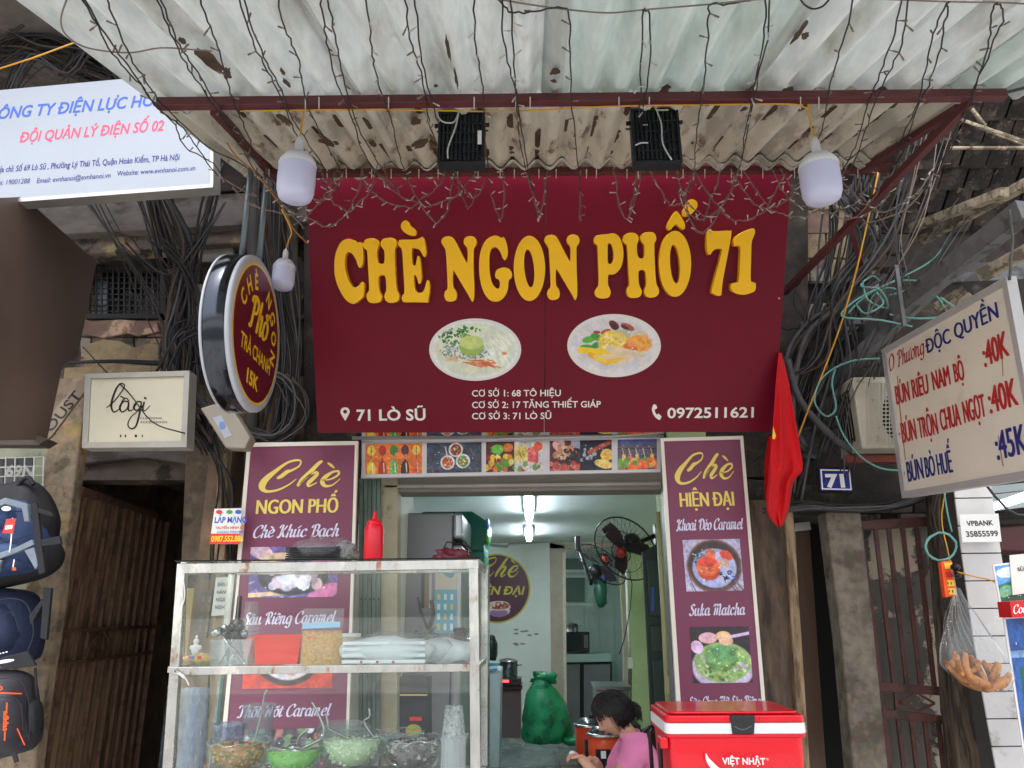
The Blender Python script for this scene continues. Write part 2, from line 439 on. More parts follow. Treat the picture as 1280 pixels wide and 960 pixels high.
def pen_geo(s, thick=.115, thin=.035, slant=.22):
    parts = []; x = 0; lastw = .4; last = 'a'
    for ch in unicodedata.normalize('NFD', s.replace('ư', '\ue001').replace('ơ', '\ue002').replace('ữ', '\ue001\u0303').replace('ờ', '\ue002\u0300')):
        if ch == '\ue001': ch = 'ư'
        if ch == '\ue002': ch = 'ơ'
        if ch in ACC:
            cx = x - lastw + min(lastw * .5, .24); up = .22 if last.isupper() else (.0 if True else 0)
            pts = [(cx + a, b + (up if b > 0 else 0)) for a, b in ACC[ch]]
            if ch == '\u0323': parts.append(ribbon([(pts[0][0] - .03, pts[0][1], .09), (pts[0][0] + .03, pts[0][1], .09)], 1))
            else: parts.append(nib(pts, thick * .8, thin * 1.6))
            continue
        adv, st = PEN.get(ch, (.3, []))
        for k in st:
            parts.append(nib([(x + a, b) for a, b in k], thick if len(k) > 2 or abs(k[0][1] - k[1][1]) > .2 else thick, thin))
        x += adv; lastw = adv; last = ch
    V, F = merge2(parts)
    return [(a + b * slant, b) for a, b in V], F

# ---- printed pictures: fine coloured grids
class Cv:
    def __init__(s, w, h, c):
        w, h = int(w * 1.8), int(h * 1.8); s.w, s.h = w, h; s.a = np.zeros((h, w, 3)); s.a[:] = lin(c); s.Y, s.X = np.mgrid[0:h, 0:w]; s.X = (s.X + .5) / w; s.Y = (s.Y + .5) / h; s.g = np.random.default_rng(5)
    def mix(s, m, c):
        m = np.clip(m, 0, 1)[..., None]; s.a = s.a * (1 - m) + np.array(lin(c)) * m; return s
    def el(s, cx, cy, rx, ry, c, rot=0, soft=.08, ring=None):
        a = R_(rot); asp = s.h / s.w; dx = (s.X - cx); dy = (s.Y - cy) * asp
        x = dx * math.cos(a) + dy * math.sin(a); y = -dx * math.sin(a) + dy * math.cos(a); d = np.sqrt((x / rx) ** 2 + (y / (ry * asp)) ** 2)
        m = np.clip((1 - d) / soft + .5, 0, 1)
        if ring: m = m * np.clip((d - ring) / soft + .5, 0, 1)
        return s.mix(m, c)
    def rc(s, x0, y0, x1, y1, c): return s.mix(((s.X > x0) & (s.X < x1) & (s.Y > y0) & (s.Y < y1)).astype(float), c)
    def ln(s, x0, y0, x1, y1, wd, c):
        asp = s.h / s.w; dx, dy = x1 - x0, (y1 - y0) * asp; L2 = dx * dx + dy * dy + 1e-9
        t = np.clip(((s.X - x0) * dx + (s.Y - y0) * asp * dy) / L2, 0, 1); d = np.hypot(s.X - x0 - t * dx, (s.Y - y0) * asp - t * dy)
        return s.mix(np.clip((wd / 2 - d) * s.w * .7 + .5, 0, 1), c)
    def dots(s, n, x0, y0, x1, y1, r, cs, asp=1.):
        for i in range(n):
            c = cs[int(s.g.integers(len(cs)))]; q = r * s.g.uniform(.6, 1.3)
            s.el(s.g.uniform(x0, x1), s.g.uniform(y0, y1), q, q * asp * s.w / s.h, c, s.g.uniform(0, 180), soft=.3)
        return s
    def edots(s, n, cx, cy, rx, ry, r, cs):
        for i in range(n):
            t = s.g.uniform(0, 6.283); k = math.sqrt(s.g.uniform(0, 1)); q = r * s.g.uniform(.6, 1.3); c = cs[int(s.g.integers(len(cs)))]
            s.el(cx + math.cos(t) * k * rx, cy + math.sin(t) * k * ry, q, q * s.g.uniform(.5, 1) * s.w / s.h, c, s.g.uniform(0, 180), soft=.3)
        return s
    def strokes(s, n, x0, y0, x1, y1, l, wd, cs, ang=None):
        for i in range(n):
            x, y = s.g.uniform(x0, x1), s.g.uniform(y0, y1); t = R_(ang + s.g.uniform(-15, 15)) if ang is not None else s.g.uniform(0, 3.14); k = l * s.g.uniform(.5, 1.2)
            s.ln(x, y, x + math.cos(t) * k, y + math.sin(t) * k * s.w / s.h, wd, cs[int(s.g.integers(len(cs)))])
        return s
    def grain(s, k=.12, q=1.):
        def vn(c):   # smooth value noise, c cells across
            g = s.g.uniform(-1, 1, (c + 2, c + 2)); x, y = s.X * c, s.Y * c * s.h / s.w % c; i, j = x.astype(int), y.astype(int); u, v = x - i, y - j; u, v = u * u * (3 - 2 * u), v * v * (3 - 2 * v)
            return (g[j, i] * (1 - u) + g[j, i + 1] * u) * (1 - v) + (g[j + 1, i] * (1 - u) + g[j + 1, i + 1] * u) * v
        for i in range(int(16 * q)): s.el(s.g.uniform(.15, .85), s.g.uniform(.15, .85), s.g.uniform(.006, .014), s.g.uniform(.006, .014), (246, 244, 238), soft=.6)
        f = 1 + q * (.22 * vn(7) + .2 * vn(16) + .22 * vn(34)); t = vn(11) * q
        n = s.g.normal(0, 1, (s.h, s.w, 1)); s.a = s.a * f[..., None] * np.stack([1 + .12 * t, 1 + 0 * t, 1 - .14 * t], -1); s.a = np.clip(s.a * (1 + k * n), 0, 1); return s
def picture(name, cv, pl, quad, parent, off=.0015, m=None, mask=None):
    """cv printed on the plane between four seen corners TL,TR,BR,BL"""
    TL, TR, BR, BL = [pl.hit(*q) + pl.n * off for q in quad]
    h, w = cv.h, cv.w; mb = MB()
    for j in range(h + 1):
        for i in range(w + 1):
            a, b = i / w, j / h; mb.v.append((TL * (1 - a) + TR * a) * (1 - b) + (BL * (1 - a) + BR * a) * b)
    q = w + 1; cols = []
    for j in range(h):
        for i in range(w):
            if mask is not None and not mask[j, i]: continue
            mb.f.append((j * q + i, (j + 1) * q + i, (j + 1) * q + i + 1, j * q + i + 1)); mb.sm.append(False); cols.append((*cv.a[j, i], 1))
    o = mb.build(name, m or attr_mat('printed_picture'), parent)
    at_ = o.data.attributes.new('Col', 'FLOAT_COLOR', 'CORNER')
    at_.data.foreach_set('color', np.repeat(np.array(cols, dtype=np.float32), 4, axis=0).ravel())
    return o
def skin(nodes, edges, root, sub=2, mats=None):
    """nodes name:(co, r); returns (verts, faces) of the grown surface"""
    me = bpy.data.meshes.new('s'); names = list(nodes); idx = {k: i for i, k in enumerate(names)}
    me.from_pydata([tuple(nodes[k][0]) for k in names], [(idx[a], idx[b]) for a, b in edges], [])
    ob = bpy.data.objects.new('s', me); COL.objects.link(ob)
    md = ob.modifiers.new('k', 'SKIN'); md.use_smooth_shade = True
    sv = me.skin_vertices[0].data
    for i, k in enumerate(names):
        r = nodes[k][1]; sv[i].radius = (r, r) if not isinstance(r, tuple) else r; sv[i].use_root = (k == root)
    ob.modifiers.new('s', 'SUBSURF').levels = sub
    dg = bpy.context.evaluated_depsgraph_get(); ev = ob.evaluated_get(dg); m2 = ev.to_mesh()
    vs = [v.co.copy() for v in m2.vertices]; fs = [tuple(p.vertices) for p in m2.polygons]
    ev.to_mesh_clear(); bpy.data.objects.remove(ob)
    return vs, fs
# ---------------------------------------------------------------- the setting
M_pave = mat('pavement', (176, 174, 168), .85, var=.15, scale=3, bump=.2, c2=(110, 106, 100), amt=.4, sc2=1.2, sharp=.3)
mb = MB(); mb.add([(-400, -400, 0), (400, -400, 0), (400, 400, 0), (-400, 400, 0)], [(0, 1, 2, 3)])
mb.build('pavement', M_pave, kind='structure')
M_asph = mat('asphalt', (92, 92, 92), .9, var=.2, scale=40, bump=.3)
MB().box((0, -6.5, .004), (200, 9, .002)).build('road', M_asph, kind='structure')
M_kerb = mat('kerb_stone', (150, 148, 142), .8, bump=.2)
MB().box((0, -1.9, .06), (200, .2, .12)).build('kerb', M_kerb, kind='structure', bevel=.01)

# shop room
RX0, RX1, RY0, RY1, RZ = -1.35, 1.72, 5.14, 10.8, 2.56
M_paint = mat('room_paint', (216, 220, 214), .7, var=.05, scale=3, bump=.05, c2=(180, 186, 180), amt=.2, sc2=2, sharp=.25)
M_green_paint = mat('green_wall_paint', (186, 200, 150), .7, var=.06, scale=3, bump=.06, c2=(160, 168, 120), amt=.25, sc2=3, sharp=.25)
def plain(name, c, d, m, **k): return MB().box(c, d).build(name, m, kind='structure', **k)
plain('shop_floor', ((RX0 + RX1) / 2, (4.3 + RY1 + 3) / 2, -.03), (RX1 - RX0 + 1, RY1 + 3 - 4.3, .1), mat('floor_grout', (90, 100, 98), .8))
fl = bpy.data.objects['shop_floor']
M_ftile = mat('floor_tile', (108, 122, 122), .25, var=.12, scale=5, bump=.02)
ft = None
for i in range(8):
    for j in range(16):
        x = RX0 + .2 + i * .4; y = 4.5 + j * .4
        if ft is None:
            ft = MB().box((x, y, .024), (.394, .394, .008)).build('floor_tile', M_ftile, fl); ft0 = Vector((x, y, 0))
        else:
            c = ft.copy(); c.location = Vector((x, y, uni(-.001, .001))) - ft0; COL.objects.link(c); c.parent = fl
plain('wall_left', (RX0 - .05, (RY0 + RY1) / 2, 1.4), (.1, RY1 - RY0, 2.8), M_paint)
plain('wall_right', (RX1 + .05, (RY0 + RY1) / 2, 1.4), (.1, RY1 - RY0, 2.8), M_green_paint)
plain('ceiling', ((RX0 + RX1) / 2, 9.1, RZ + .05), (RX1 - RX0 + .4, 8.1, .1), mat('ceiling_paint', (206, 212, 212), .6, var=.05, bump=.04))
# back wall with the kitchen doorway (seen from x=697 to 778)
PB = PY(RY1)
dx0 = at(697, 800, RY1).x; dx1 = at(779, 800, RY1).x; dz = at(697, 684, RY1).z
plain('wall_back', ((RX0 + dx0) / 2, RY1 + .05, 1.4), (dx0 - RX0, .1, 2.8), M_paint)
MB().box(((dx1 + RX1) / 2, RY1 + .05, 1.4), (RX1 - dx1, .1, 2.8)).build('wall_piece', M_green_paint, bpy.data.objects['wall_back'])
MB().box(((dx0 + dx1) / 2, RY1 + .05, (dz + 2.8) / 2), (dx1 - dx0, .1, 2.8 - dz)).build('wall_piece', M_paint, bpy.data.objects['wall_back'])
# kitchen beyond
M_kwall = mat('kitchen_tile', (176, 200, 192), .3, var=.06, bump=.02)
KY = RY1 + 2.2
plain('kitchen_wall', ((dx0 + dx1) / 2 + .3, KY + .05, 1.4), (3, .1, 2.8), M_kwall)
plain('kitchen_side_wall', (dx1 + .5, (RY1 + KY) / 2 + .05, 1.4), (.1, KY - RY1 - .1, 2.8), M_kwall)
t0 = None
kw = bpy.data.objects['kitchen_wall']
for i in range(9):
    for j in range(10):
        x = dx0 - .1 + i * .25; z = .2 + j * .25
        if t0 is None: t0 = MB().box((x, KY - .004, z), (.24, .01, .24)).build('wall_tile', M_kwall, kw); b0 = Vector((x, 0, z))
        else:
            c = t0.copy(); c.location = Vector((x, uni(-.001, .001), z)) - b0; COL.objects.link(c); c.parent = kw

# ---------------------------------------------------------------- old house fronts
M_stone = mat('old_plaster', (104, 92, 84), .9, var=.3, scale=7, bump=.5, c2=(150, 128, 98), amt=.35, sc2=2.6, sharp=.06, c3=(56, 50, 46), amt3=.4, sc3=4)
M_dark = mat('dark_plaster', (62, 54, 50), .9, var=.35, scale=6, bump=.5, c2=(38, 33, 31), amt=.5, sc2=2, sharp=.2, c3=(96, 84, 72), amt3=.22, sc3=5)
M_conc = mat('weathered_concrete', (112, 104, 100), .9, var=.25, scale=5, bump=.35, c2=(72, 64, 60), amt=.42, sc2=2.4, sharp=.15, stretch=(1, 1, 2))
M_brickp = mat('exposed_yellow_stone', (150, 132, 102), .9, var=.25, scale=10, bump=.5, c2=(124, 104, 86), amt=.4, sc2=5, sharp=.1)
M_brickr = mat('exposed_pink_brick', (124, 100, 90), .9, var=.25, scale=10, bump=.5, c2=(176, 150, 128), amt=.4, sc2=6, sharp=.1)
M_brickg = mat('exposed_grey_brick', (138, 130, 120), .9, var=.25, scale=10, bump=.5, c2=(96, 88, 80), amt=.4, sc2=5, sharp=.1)
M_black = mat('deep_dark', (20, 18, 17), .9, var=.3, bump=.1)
Lw = thing('old_building', 'dark weathered plaster house front on the left, behind the tangled cables', 'building', (-3, 4.9, 0))
PW = PY(4.85)
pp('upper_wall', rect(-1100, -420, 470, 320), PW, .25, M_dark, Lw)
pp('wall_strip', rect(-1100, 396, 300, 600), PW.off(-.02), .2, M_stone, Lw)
pp('wall_side', rect(205, 318, 430, 398), PW.off(-.01), .2, M_stone, Lw)
pp('wall_side', rect(-1100, 318, 108, 398), PW.off(-.01), .2, M_stone, Lw)
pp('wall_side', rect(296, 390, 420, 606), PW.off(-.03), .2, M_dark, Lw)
pp('concrete_band', [(-60, 262), (395, 236), (395, 276), (-60, 300)], PY(4.62), .24, M_conc, Lw, bevel=.008)
pp('concrete_band', [(-60, 302), (395, 279), (395, 296), (-60, 330)], PY(4.7), .16, M_stone, Lw, bevel=.008)
pp('concrete_band', [(-60, 210), (400, 190), (400, 232), (-60, 258)], PY(4.74), .1, M_dark, Lw, bevel=.008)
# stones under the window and behind the cables, each a piece
def stones(parent, pl, x0, y0, x1, y1, sx, sy, mats, clip=None, name='stone', d=.05):
    y = y0; r = 0
    while y < y1:
        h = sy * uni(.85, 1.15); x = x0 - uni(0, sx)
        while x < x1:
            wd = sx * uni(.7, 1.35); a, b = max(x, x0), min(x + wd, x1)
            if b - a > sx * .25 and (not clip or clip((a + b) / 2, y + h / 2)) and rnd() < .95:
                g = .9; q = [(a + g + uni(-1, 1), y + g + uni(-1, 1)), (b - g, y + g + uni(-1, 1)), (b - g + uni(-1, 1), min(y + h, y1) - g), (a + g, min(y + h, y1) - g + uni(-1, 1))]
                pp(name, q, pl.off(uni(0, .018)), d, random.choice(mats), parent, bevel=.006)
            x += wd
        y += h
stones(Lw, PY(4.78), 100, 400, 232, 470, 44, 24, [M_stone, M_stone, M_brickr, M_brickg])
for q_ in ([(103, 432), (128, 424), (150, 426), (168, 434), (190, 428), (214, 436), (216, 458), (180, 462), (140, 458), (106, 462)], [(104, 402), (150, 399), (196, 402), (200, 414), (172, 420), (158, 416), (130, 422), (106, 418)]):
    pp('plaster_patch', q_, PY(4.745), .03, M_brickp if q_[0][1] > 420 else M_brickr, Lw, bevel=.006)
stones(Lw, PY(4.78), 232, 240, 300, 470, 34, 24, [M_stone, M_brickr, M_dark, M_brickg])
stones(Lw, PY(4.78), 10, 20, 190, 210, 46, 26, [M_dark, M_stone, M_brickr, M_dark, M_brickg])
pp('stone_ledge', [(80, 459), (236, 455), (236, 474), (78, 484)], PY(4.6), .25, M_brickp, Lw, bevel=.01)
# small barred window
W1 = MB()
wp = PY(4.9)
win = pp('window', rect(106, 322, 207, 398), PY(5.25), .02, M_black, Lw)  # black backing stands for the dark inside the opening
for (a, b, c, d_) in ((106, 322, 207, 328), (106, 392, 207, 398), (200, 322, 207, 398)):
    pp('window_frame', rect(a, b, c, d_), PY(4.84), .05, mat('black_iron', (34, 33, 33), .6, var=.2, bump=.1), win)
for i in range(13): pp('grille_bar', rect(112 + i * 7, 328, 113.4 + i * 7, 392), PY(4.9), .01, MATS['black_iron'], win)
for j in range(9): pp('grille_bar', rect(108, 332 + j * 7, 205, 333 + j * 7), PY(4.91), .008, MATS['black_iron'], win)
pp('pane', rect(112, 346, 135, 393), PY(5.0), .004, mat('lit_pane_paint', (170, 185, 190), .4, bump=.0), win)  # pale opaque colour stands for light coming through this pane
pts = [at(127 + 13 * math.cos(a / 20 * 6.283), 366 + 17 * math.sin(a / 20 * 6.283), 4.97) for a in range(20)]
MB().tube(pts, .008, 5, closed=True).build('fan_ring', MATS['black_iron'], win)
for a in range(5):
    pp('clutter', rect(140 + a * 13, 372 - (a * 37 % 14), 150 + a * 13, 395), PY(5.1), .05, mat('shade_clutter', (70, 70, 74), .6, var=.3), win, bevel=.01)

# left stone pillar between the bag stall and the alley
M_pil = mat('peeling_pillar', (142, 126, 106), .9, var=.3, scale=16, bump=.5, c2=(96, 84, 70), amt=.42, sc2=8, sharp=.16, c3=(168, 140, 88), amt3=.28, sc3=2.2)
pp('stone_pillar', [(62, 474), (104, 470), (104, 520), (97, 575), (88, 640), (78, 700), (75, 742), (66, 800), (58, 850), (50, 905), (42, 975), (-20, 975), (22, 800), (42, 660), (58, 560)], PY(4.3), .09, M_pil, bevel=.012)
setp(bpy.data.objects['stone_pillar'], 'peeling beige stone pillar between the backpacks and the dark alley gate', 'pillar')
M_gtile = mat('pale_green_plaster', (150, 152, 128), .7, var=.14, scale=8, bump=.15, c2=(120, 120, 104), amt=.3, sc2=5)
tw = pp('tiled_wall', [(-900, 548), (62, 548), (38, 800), (14, 1010), (-900, 1010)], PY(4.34), .1, M_gtile); setp(tw, 'pale green tiled wall behind the hanging backpacks', 'wall')

# ---- alley with the open gate
al = thing('alley_passage', 'dark narrow alley passage behind the open iron gate', 'passage', (-2.4, 5, 0))
xl = at(95, 760, 4.5).x; xr = at(238, 760, 4.5).x
M_alley = mat('alley_wall', (112, 94, 78), .9, var=.35, scale=5, bump=.3, c2=(140, 120, 96), amt=.35, sc2=3, sharp=.2)
MB().box((xr + .08, 6.6, 1.3), (.14, 4.2, 2.9)).build('side_wall', M_alley, al)
MB().box((xl - .55, 6.9, 1.3), (.14, 4.2, 2.9)).build('side_wall', M_alley, al)
MB().box(((xl + xr) / 2 - .1, 8.9, 1.3), (2.4, .1, 2.9)).build('end_wall', M_black, al)  # black colour stands for the unlit depth of the alley
MB().box(((xl + xr) / 2 - .1, 7, 2.72), (2.4, 4, .1)).build('soffit', M_conc, al)
pp('soffit_beam', [(100, 556), (300, 545), (302, 590), (180, 572), (98, 580)], PY(4.8), .25, M_conc, al, bevel=.01)
pp('soffit_beam', [(90, 584), (180, 577), (300, 596), (300, 612), (170, 600), (90, 600)], PY(5.4), .25, M_dark, al, bevel=.01)
A = at(66, 900, 4.8); B = at(182, 900, 6.3)
u = Vector((B.x - A.x, B.y - A.y, 0)); PG = Pl((A.x, A.y, 0), u, (0, 0, 1))
M_gate = mat('brown_gate_paint', (118, 88, 74), .55, var=.2, scale=20, bump=.1, c2=(88, 66, 54), amt=.4, sc2=9)
M_gpan = mat('gate_sheet', (160, 136, 104), .7, var=.3, scale=5, bump=.15, c2=(110, 90, 70), amt=.5, sc2=4, stretch=(3, 3, .5))
gt = thing('iron_gate', 'brown ribbed iron gate leaf with a diamond ornament, open into the left alley', 'gate', PG.at(.3, 0))
L = PG.uv(62, 900)[0] - .08; Rr = PG.uv(184, 850)[0]; zt = PG.uv(180, 640)[1]; W = Rr - L
pbox(PG, L, 0, Rr, zt, -.03, -.02).build('backing_sheet', M_gpan, gt)
def gz(px, py): return PG.uv(px, py)[1]
r1 = gz(130, 786); r2 = gz(130, 823)
n = 11
for i in range(n + 1):
    a = L + W * i / n; ww = .03 if i in (0, n) else .014
    if i in (0, n): pbox(PG, a - ww / 2, 0, a + ww / 2, zt, -.02, .02).build('gate_bar', M_gate, gt, bevel=.003)
    else:
        pbox(PG, a - ww / 2, r1, a + ww / 2, zt, -.015, .012).build('gate_bar', M_gate, gt, bevel=.003)
        pbox(PG, a - ww / 2, 0, a + ww / 2, r2, -.015, .012).build('gate_bar', M_gate, gt, bevel=.003)
for z, h in ((r1, .022), (r2, .022), (zt, .05)): pbox(PG, L, z - h / 2, Rr, z + h / 2, -.018, .018).build('rail', M_gate, gt, bevel=.003)
for i in (0, 1, 2, 7, 8, 9, 10):
    a = L + W * (i + .9) / n
    if not (.35 < (a - L) / W < .72): pbox(PG, a - .006, r2, a + .006, r1, -.01, .01).build('gate_bar', M_gate, gt)
ca, cb = PG.uv(125, 804); ra, rb = W * .1, (r1 - r2) * .42
q = [(ca - ra, cb), (ca, cb + rb), (ca + ra, cb), (ca, cb - rb)]
mb = MB()
for i in range(4): mb.beam(PG.at(*q[i], .01), PG.at(*q[(i + 1) % 4], .01), .014, .014, up=PG.n)
mb.build('diamond_ornament', M_gate, gt)

# pier between alley and shop
M_pier = mat('dirty_cream_pier', (112, 98, 84), .85, var=.3, scale=15, bump=.35, c2=(72, 61, 53), amt=.45, sc2=5, sharp=.18, c3=(176, 160, 130), amt3=.25, sc3=5)
pr = pp('plaster_pier', [(236, 470), (460, 470), (460, 975), (206, 975), (226, 700)], PY(4.72), .3, M_pier, bevel=.01)
setp(pr, 'stained plaster pier between the alley and the shop, behind the left banner', 'pillar')
M_wood = mat('old_wood', (150, 128, 100), .85, var=.3, scale=12, bump=.4, c2=(96, 78, 60), amt=.45, sc2=9, sharp=.15, stretch=(4, 4, .6))
ps = pp('wooden_post', [(272, 560), (284, 560), (277, 975), (258, 975)], PY(4.45), .08, M_wood, bevel=.006); setp(ps, 'thin pale weathered wooden post left of the left banner', 'post')
cp = thing('cream_shutter', 'cream boarded shutter leaf seen through the left end of the glass cabinet', 'shutter', at(250, 975, 4.6))
M_cream = mat('cream_boards', (196, 170, 128), .6, var=.15, scale=8, bump=.15, stretch=(3, 3, .6))
for i in range(5): pp('board', [(222 + i * 11, 735), (232 + i * 11, 735), (229 + i * 11, 850), (219 + i * 11, 850)], PY(4.62).off(.004 * (i % 2)), .03, M_cream, cp, bevel=.004)
pp('stone_block', rect(214, 846, 300, 975), PY(4.55), .12, mat('mottled_stone', (170, 150, 124), .8, var=.4, scale=22, bump=.3, c2=(110, 92, 76), amt=.5, sc2=18), bevel=.01)
setp(bpy.data.objects['stone_block'], 'mottled stone block at the foot of the pier left of the shop', 'stone')

# wall behind and above the big sign, over the doorway
up = thing('front_wall', 'dark wall over the shop doorway that carries the big maroon sign', 'wall', (0, 4.6, 0))
pp('header_wall', [(380, 60), (1010, 60), (1010, 596), (380, 600)], PY(4.66), .2, M_dark, up)
pp('lintel', [(452, 596), (838, 590), (838, 612), (452, 616)], PY(4.55), .2, mat('lintel_paint', (132, 126, 118), .7, var=.1, bump=.1), up, bevel=.005)
pp('pipe', [(480, 606), (834, 602), (834, 606), (480, 610)], PY(4.5), .03, mat('pipe_white', (176, 172, 164), .6), up, bevel=.004)

# ---------------------------------------------------------------- right-hand house front
Rw = thing('brick_building', 'old brick and plaster house front on the right behind the cables', 'building', (2.6, 4.7, 0))
M_rd = mat('dark_patchy_wall', (58, 52, 48), .9, var=.35, scale=7, bump=.4, c2=(34, 31, 29), amt=.5, sc2=2.2, sharp=.2, c3=(100, 90, 78), amt3=.2, sc3=6)  # dark base with random darker and paler patches
pp('upper_wall', [(930, 100), (1700, 100), (1700, 648), (930, 648)], PY(4.8), .3, M_rd, Rw)
stones(Rw, PY(4.7), 984, 236, 1062, 470, 36, 30, [M_brickp, M_brickp, M_brickr, M_brickg], name='brick')
stones(Rw, PY(4.72), 1062, 280, 1100, 360, 30, 26, [M_brickg, M_stone], name='brick')
stones(Rw, PY(4.74), 1090, 470, 1120, 560, 30, 22, [M_stone, M_rd], name='brick')
pp('concrete_band', [(930, 598), (1180, 622), (1180, 654), (930, 640)], PY(4.55), .2, M_rd, Rw, bevel=.01)
stones(Rw, PY(4.5), 1052, 628, 1182, 656, 26, 14, [M_stone, M_conc, M_rd], name='brick')
pp('breeze_block', rect(1088, 292, 1136, 334), PY(4.66), .1, M_rd, Rw, bevel=.01)
for q in (((1095, 300), (1110, 300)), ((1110, 300), (1110, 318)), ((1110, 318), (1125, 318)), ((1125, 306), (1125, 330)), ((1090, 318), (1098, 318)), ((1098, 318), (1098, 330))):
    pl = PY(4.655); MB().beam(pl.hit(*q[0]), pl.hit(*q[1]), .012).build('joint_ornament', M_black, Rw)
# dark wooden board, posts and pillar around the second doorway
M_dboard = mat('dark_stained_board', (96, 80, 66), .8, var=.4, scale=9, bump=.25, c2=(58, 49, 42), amt=.55, sc2=3.2, sharp=.2, stretch=(2.5, 2.5, .6))
o = pp('wooden_board', [(925, 625), (985, 625), (1000, 975), (930, 975)], PY(4.42), .06, M_dboard, bevel=.006); setp(o, 'dark stained wooden board right beside the right banner', 'board')
o = pp('wooden_post', [(981, 640), (992, 640), (1014, 975), (1000, 975)], PY(4.38), .1, M_wood, bevel=.008); setp(o, 'narrow pale wooden post beside the dark second doorway', 'post')
o = pp('dark_gap_sheet', [(990, 648), (1040, 648), (1072, 975), (1006, 975)], PY(5.1), .05, M_black); setp(o, 'black sheet painting the darkness of the doorway left of the grey plaster pillar', 'doorway')  # black sheet paints the darkness of the doorway gap
o = pp('inner_door', [(994, 660), (1012, 660), (1034, 975), (1010, 975)], PY(4.75), .04, mat('brown_door', (92, 68, 54), .5, var=.2, bump=.1, stretch=(3, 3, .6)), bevel=.005); setp(o, 'narrow brown door leaf half open in the dark second doorway', 'door')
o = pp('white_transom', [(994, 654), (1012, 652), (1014, 662), (995, 664)], PY(4.7), .02, mat('white_card', (190, 190, 186), .6)); setp(o, 'small white panel at the top of the dark second doorway', 'panel')
M_gpil = mat('grey_peeling_pillar', (116, 107, 95), .9, var=.34, scale=18, bump=.45, c2=(84, 75, 65), amt=.45, sc2=6, sharp=.2, c3=(50, 46, 42), amt3=.16, sc3=7)
o = pp('plaster_pillar', [(1032, 640), (1076, 636), (1092, 780), (1112, 975), (1068, 975), (1052, 800)], PY(4.34), .14, M_gpil, bevel=.012); setp(o, 'grey weathered plaster pillar between the dark doorway and the barred gate', 'pillar')
# barred gate with peeling plaster behind
o = pp('peeling_wall', [(1070, 636), (1182, 636), (1222, 975), (1100, 975)], PY(4.62), .1, mat('peeling_white_wall', (92, 88, 82), .9, var=.2, scale=6, bump=.5, c2=(172, 160, 142), amt=.42, sc2=2.3, sharp=.03, c3=(60, 54, 48), amt3=.22, sc3=5)); setp(o, 'grey wall with peeling white plaster behind the barred gate', 'wall')
g2 = thing('barred_gate', 'red-brown barred gate with a diamond ornament beside the wooden post', 'gate', at(1150, 975, 4.4))
M_rg = mat('red_brown_iron', (78, 44, 40), .55, var=.2, scale=15, bump=.12, c2=(50, 34, 30), amt=.4, sc2=8)
P4 = PY(4.4)
def gx(t, y):   # left/right edges of the gate leaf as seen
    k = (y - 650) / 310
    return (1074 + 38 * k) * (1 - t) + (1172 + 34 * k) * t
for i, t in enumerate((0, .2, .37, .55, .73, 1)):
    wpx = 9 if i in (0, 5) else 5
    segs = ((656, 975),) if i in (0, 5) else ((656, 856 + 5 * t), (893 + 8 * t, 975))
    for (a, b) in segs: pp('gate_bar', [(gx(t, a) - wpx / 2, a), (gx(t, a) + wpx / 2, a), (gx(t, b) + wpx / 2, b), (gx(t, b) - wpx / 2, b)], P4, .02, M_rg, g2, bevel=.002)
for (ya, yb, h) in ((651, 645, 12), (853, 860, 11), (886, 897, 11)):
    pp('rail', [(gx(0, ya), ya), (gx(1, yb), yb), (gx(1, yb), yb + h), (gx(0, ya), ya + h)], P4.off(.004), .03, M_rg, g2, bevel=.002)
for (a, b) in (((1125, 878), (1146, 866)), ((1146, 866), (1168, 879)), ((1168, 879), (1148, 889)), ((1148, 889), (1125, 878))):
    MB().beam(P4.hit(*a), P4.hit(*b), .012, up=(0, 1, 0)).build('diamond_ornament', M_rg, g2)
for x in (1118, 1176): pp('gate_bar', [(x, 862), (x + 4, 862), (x + 6, 892), (x + 2, 892)], P4, .02, M_rg, g2)
M_dw = mat('rotten_dark_wood', (88, 74, 60), .9, var=.4, scale=10, bump=.5, c2=(46, 38, 32), amt=.5, sc2=6, sharp=.1, stretch=(4, 4, .5))
o = pp('wooden_post', [(1170, 600), (1194, 600), (1214, 740), (1250, 975), (1200, 975), (1180, 740)], PY(4.2), .14, M_dw, bevel=.01); setp(o, 'thick rotten wooden post carrying the orange power strip', 'post')

# white tiled column
wc = thing('tiled_column', 'white tiled column on the right carrying the phone-number note', 'column', at(1240, 975, 4.1))
M_wt = mat('white_wall_tile', (206, 204, 204), .25, var=.05, scale=5, bump=.03, c2=(176, 172, 168), amt=.2, sc2=6)
pp('core', [(1192, 596), (1236, 596), (1262, 760), (1294, 975), (1248, 975), (1212, 740)], PY(4.06), .3, mat('tile_grout', (70, 68, 66), .9), wc)
def cx(t, y):
    k = (y - 596) / 379
    return (1191 + 57 * k + (-4) * math.sin(k * 3.14)) * (1 - t) + (1237 + 58 * k) * t
y = 588
while y < 975:
    h = 34.5
    pp('tile', [(cx(0, y) , y + 1), (cx(1, y), y + 1 - .5), (cx(1, y + h), y + h - 1.0), (cx(0, y + h), y + h - .4)], PY(4.05).off(uni(0, .003)), .012, M_wt, wc, bevel=.002)
    y += h
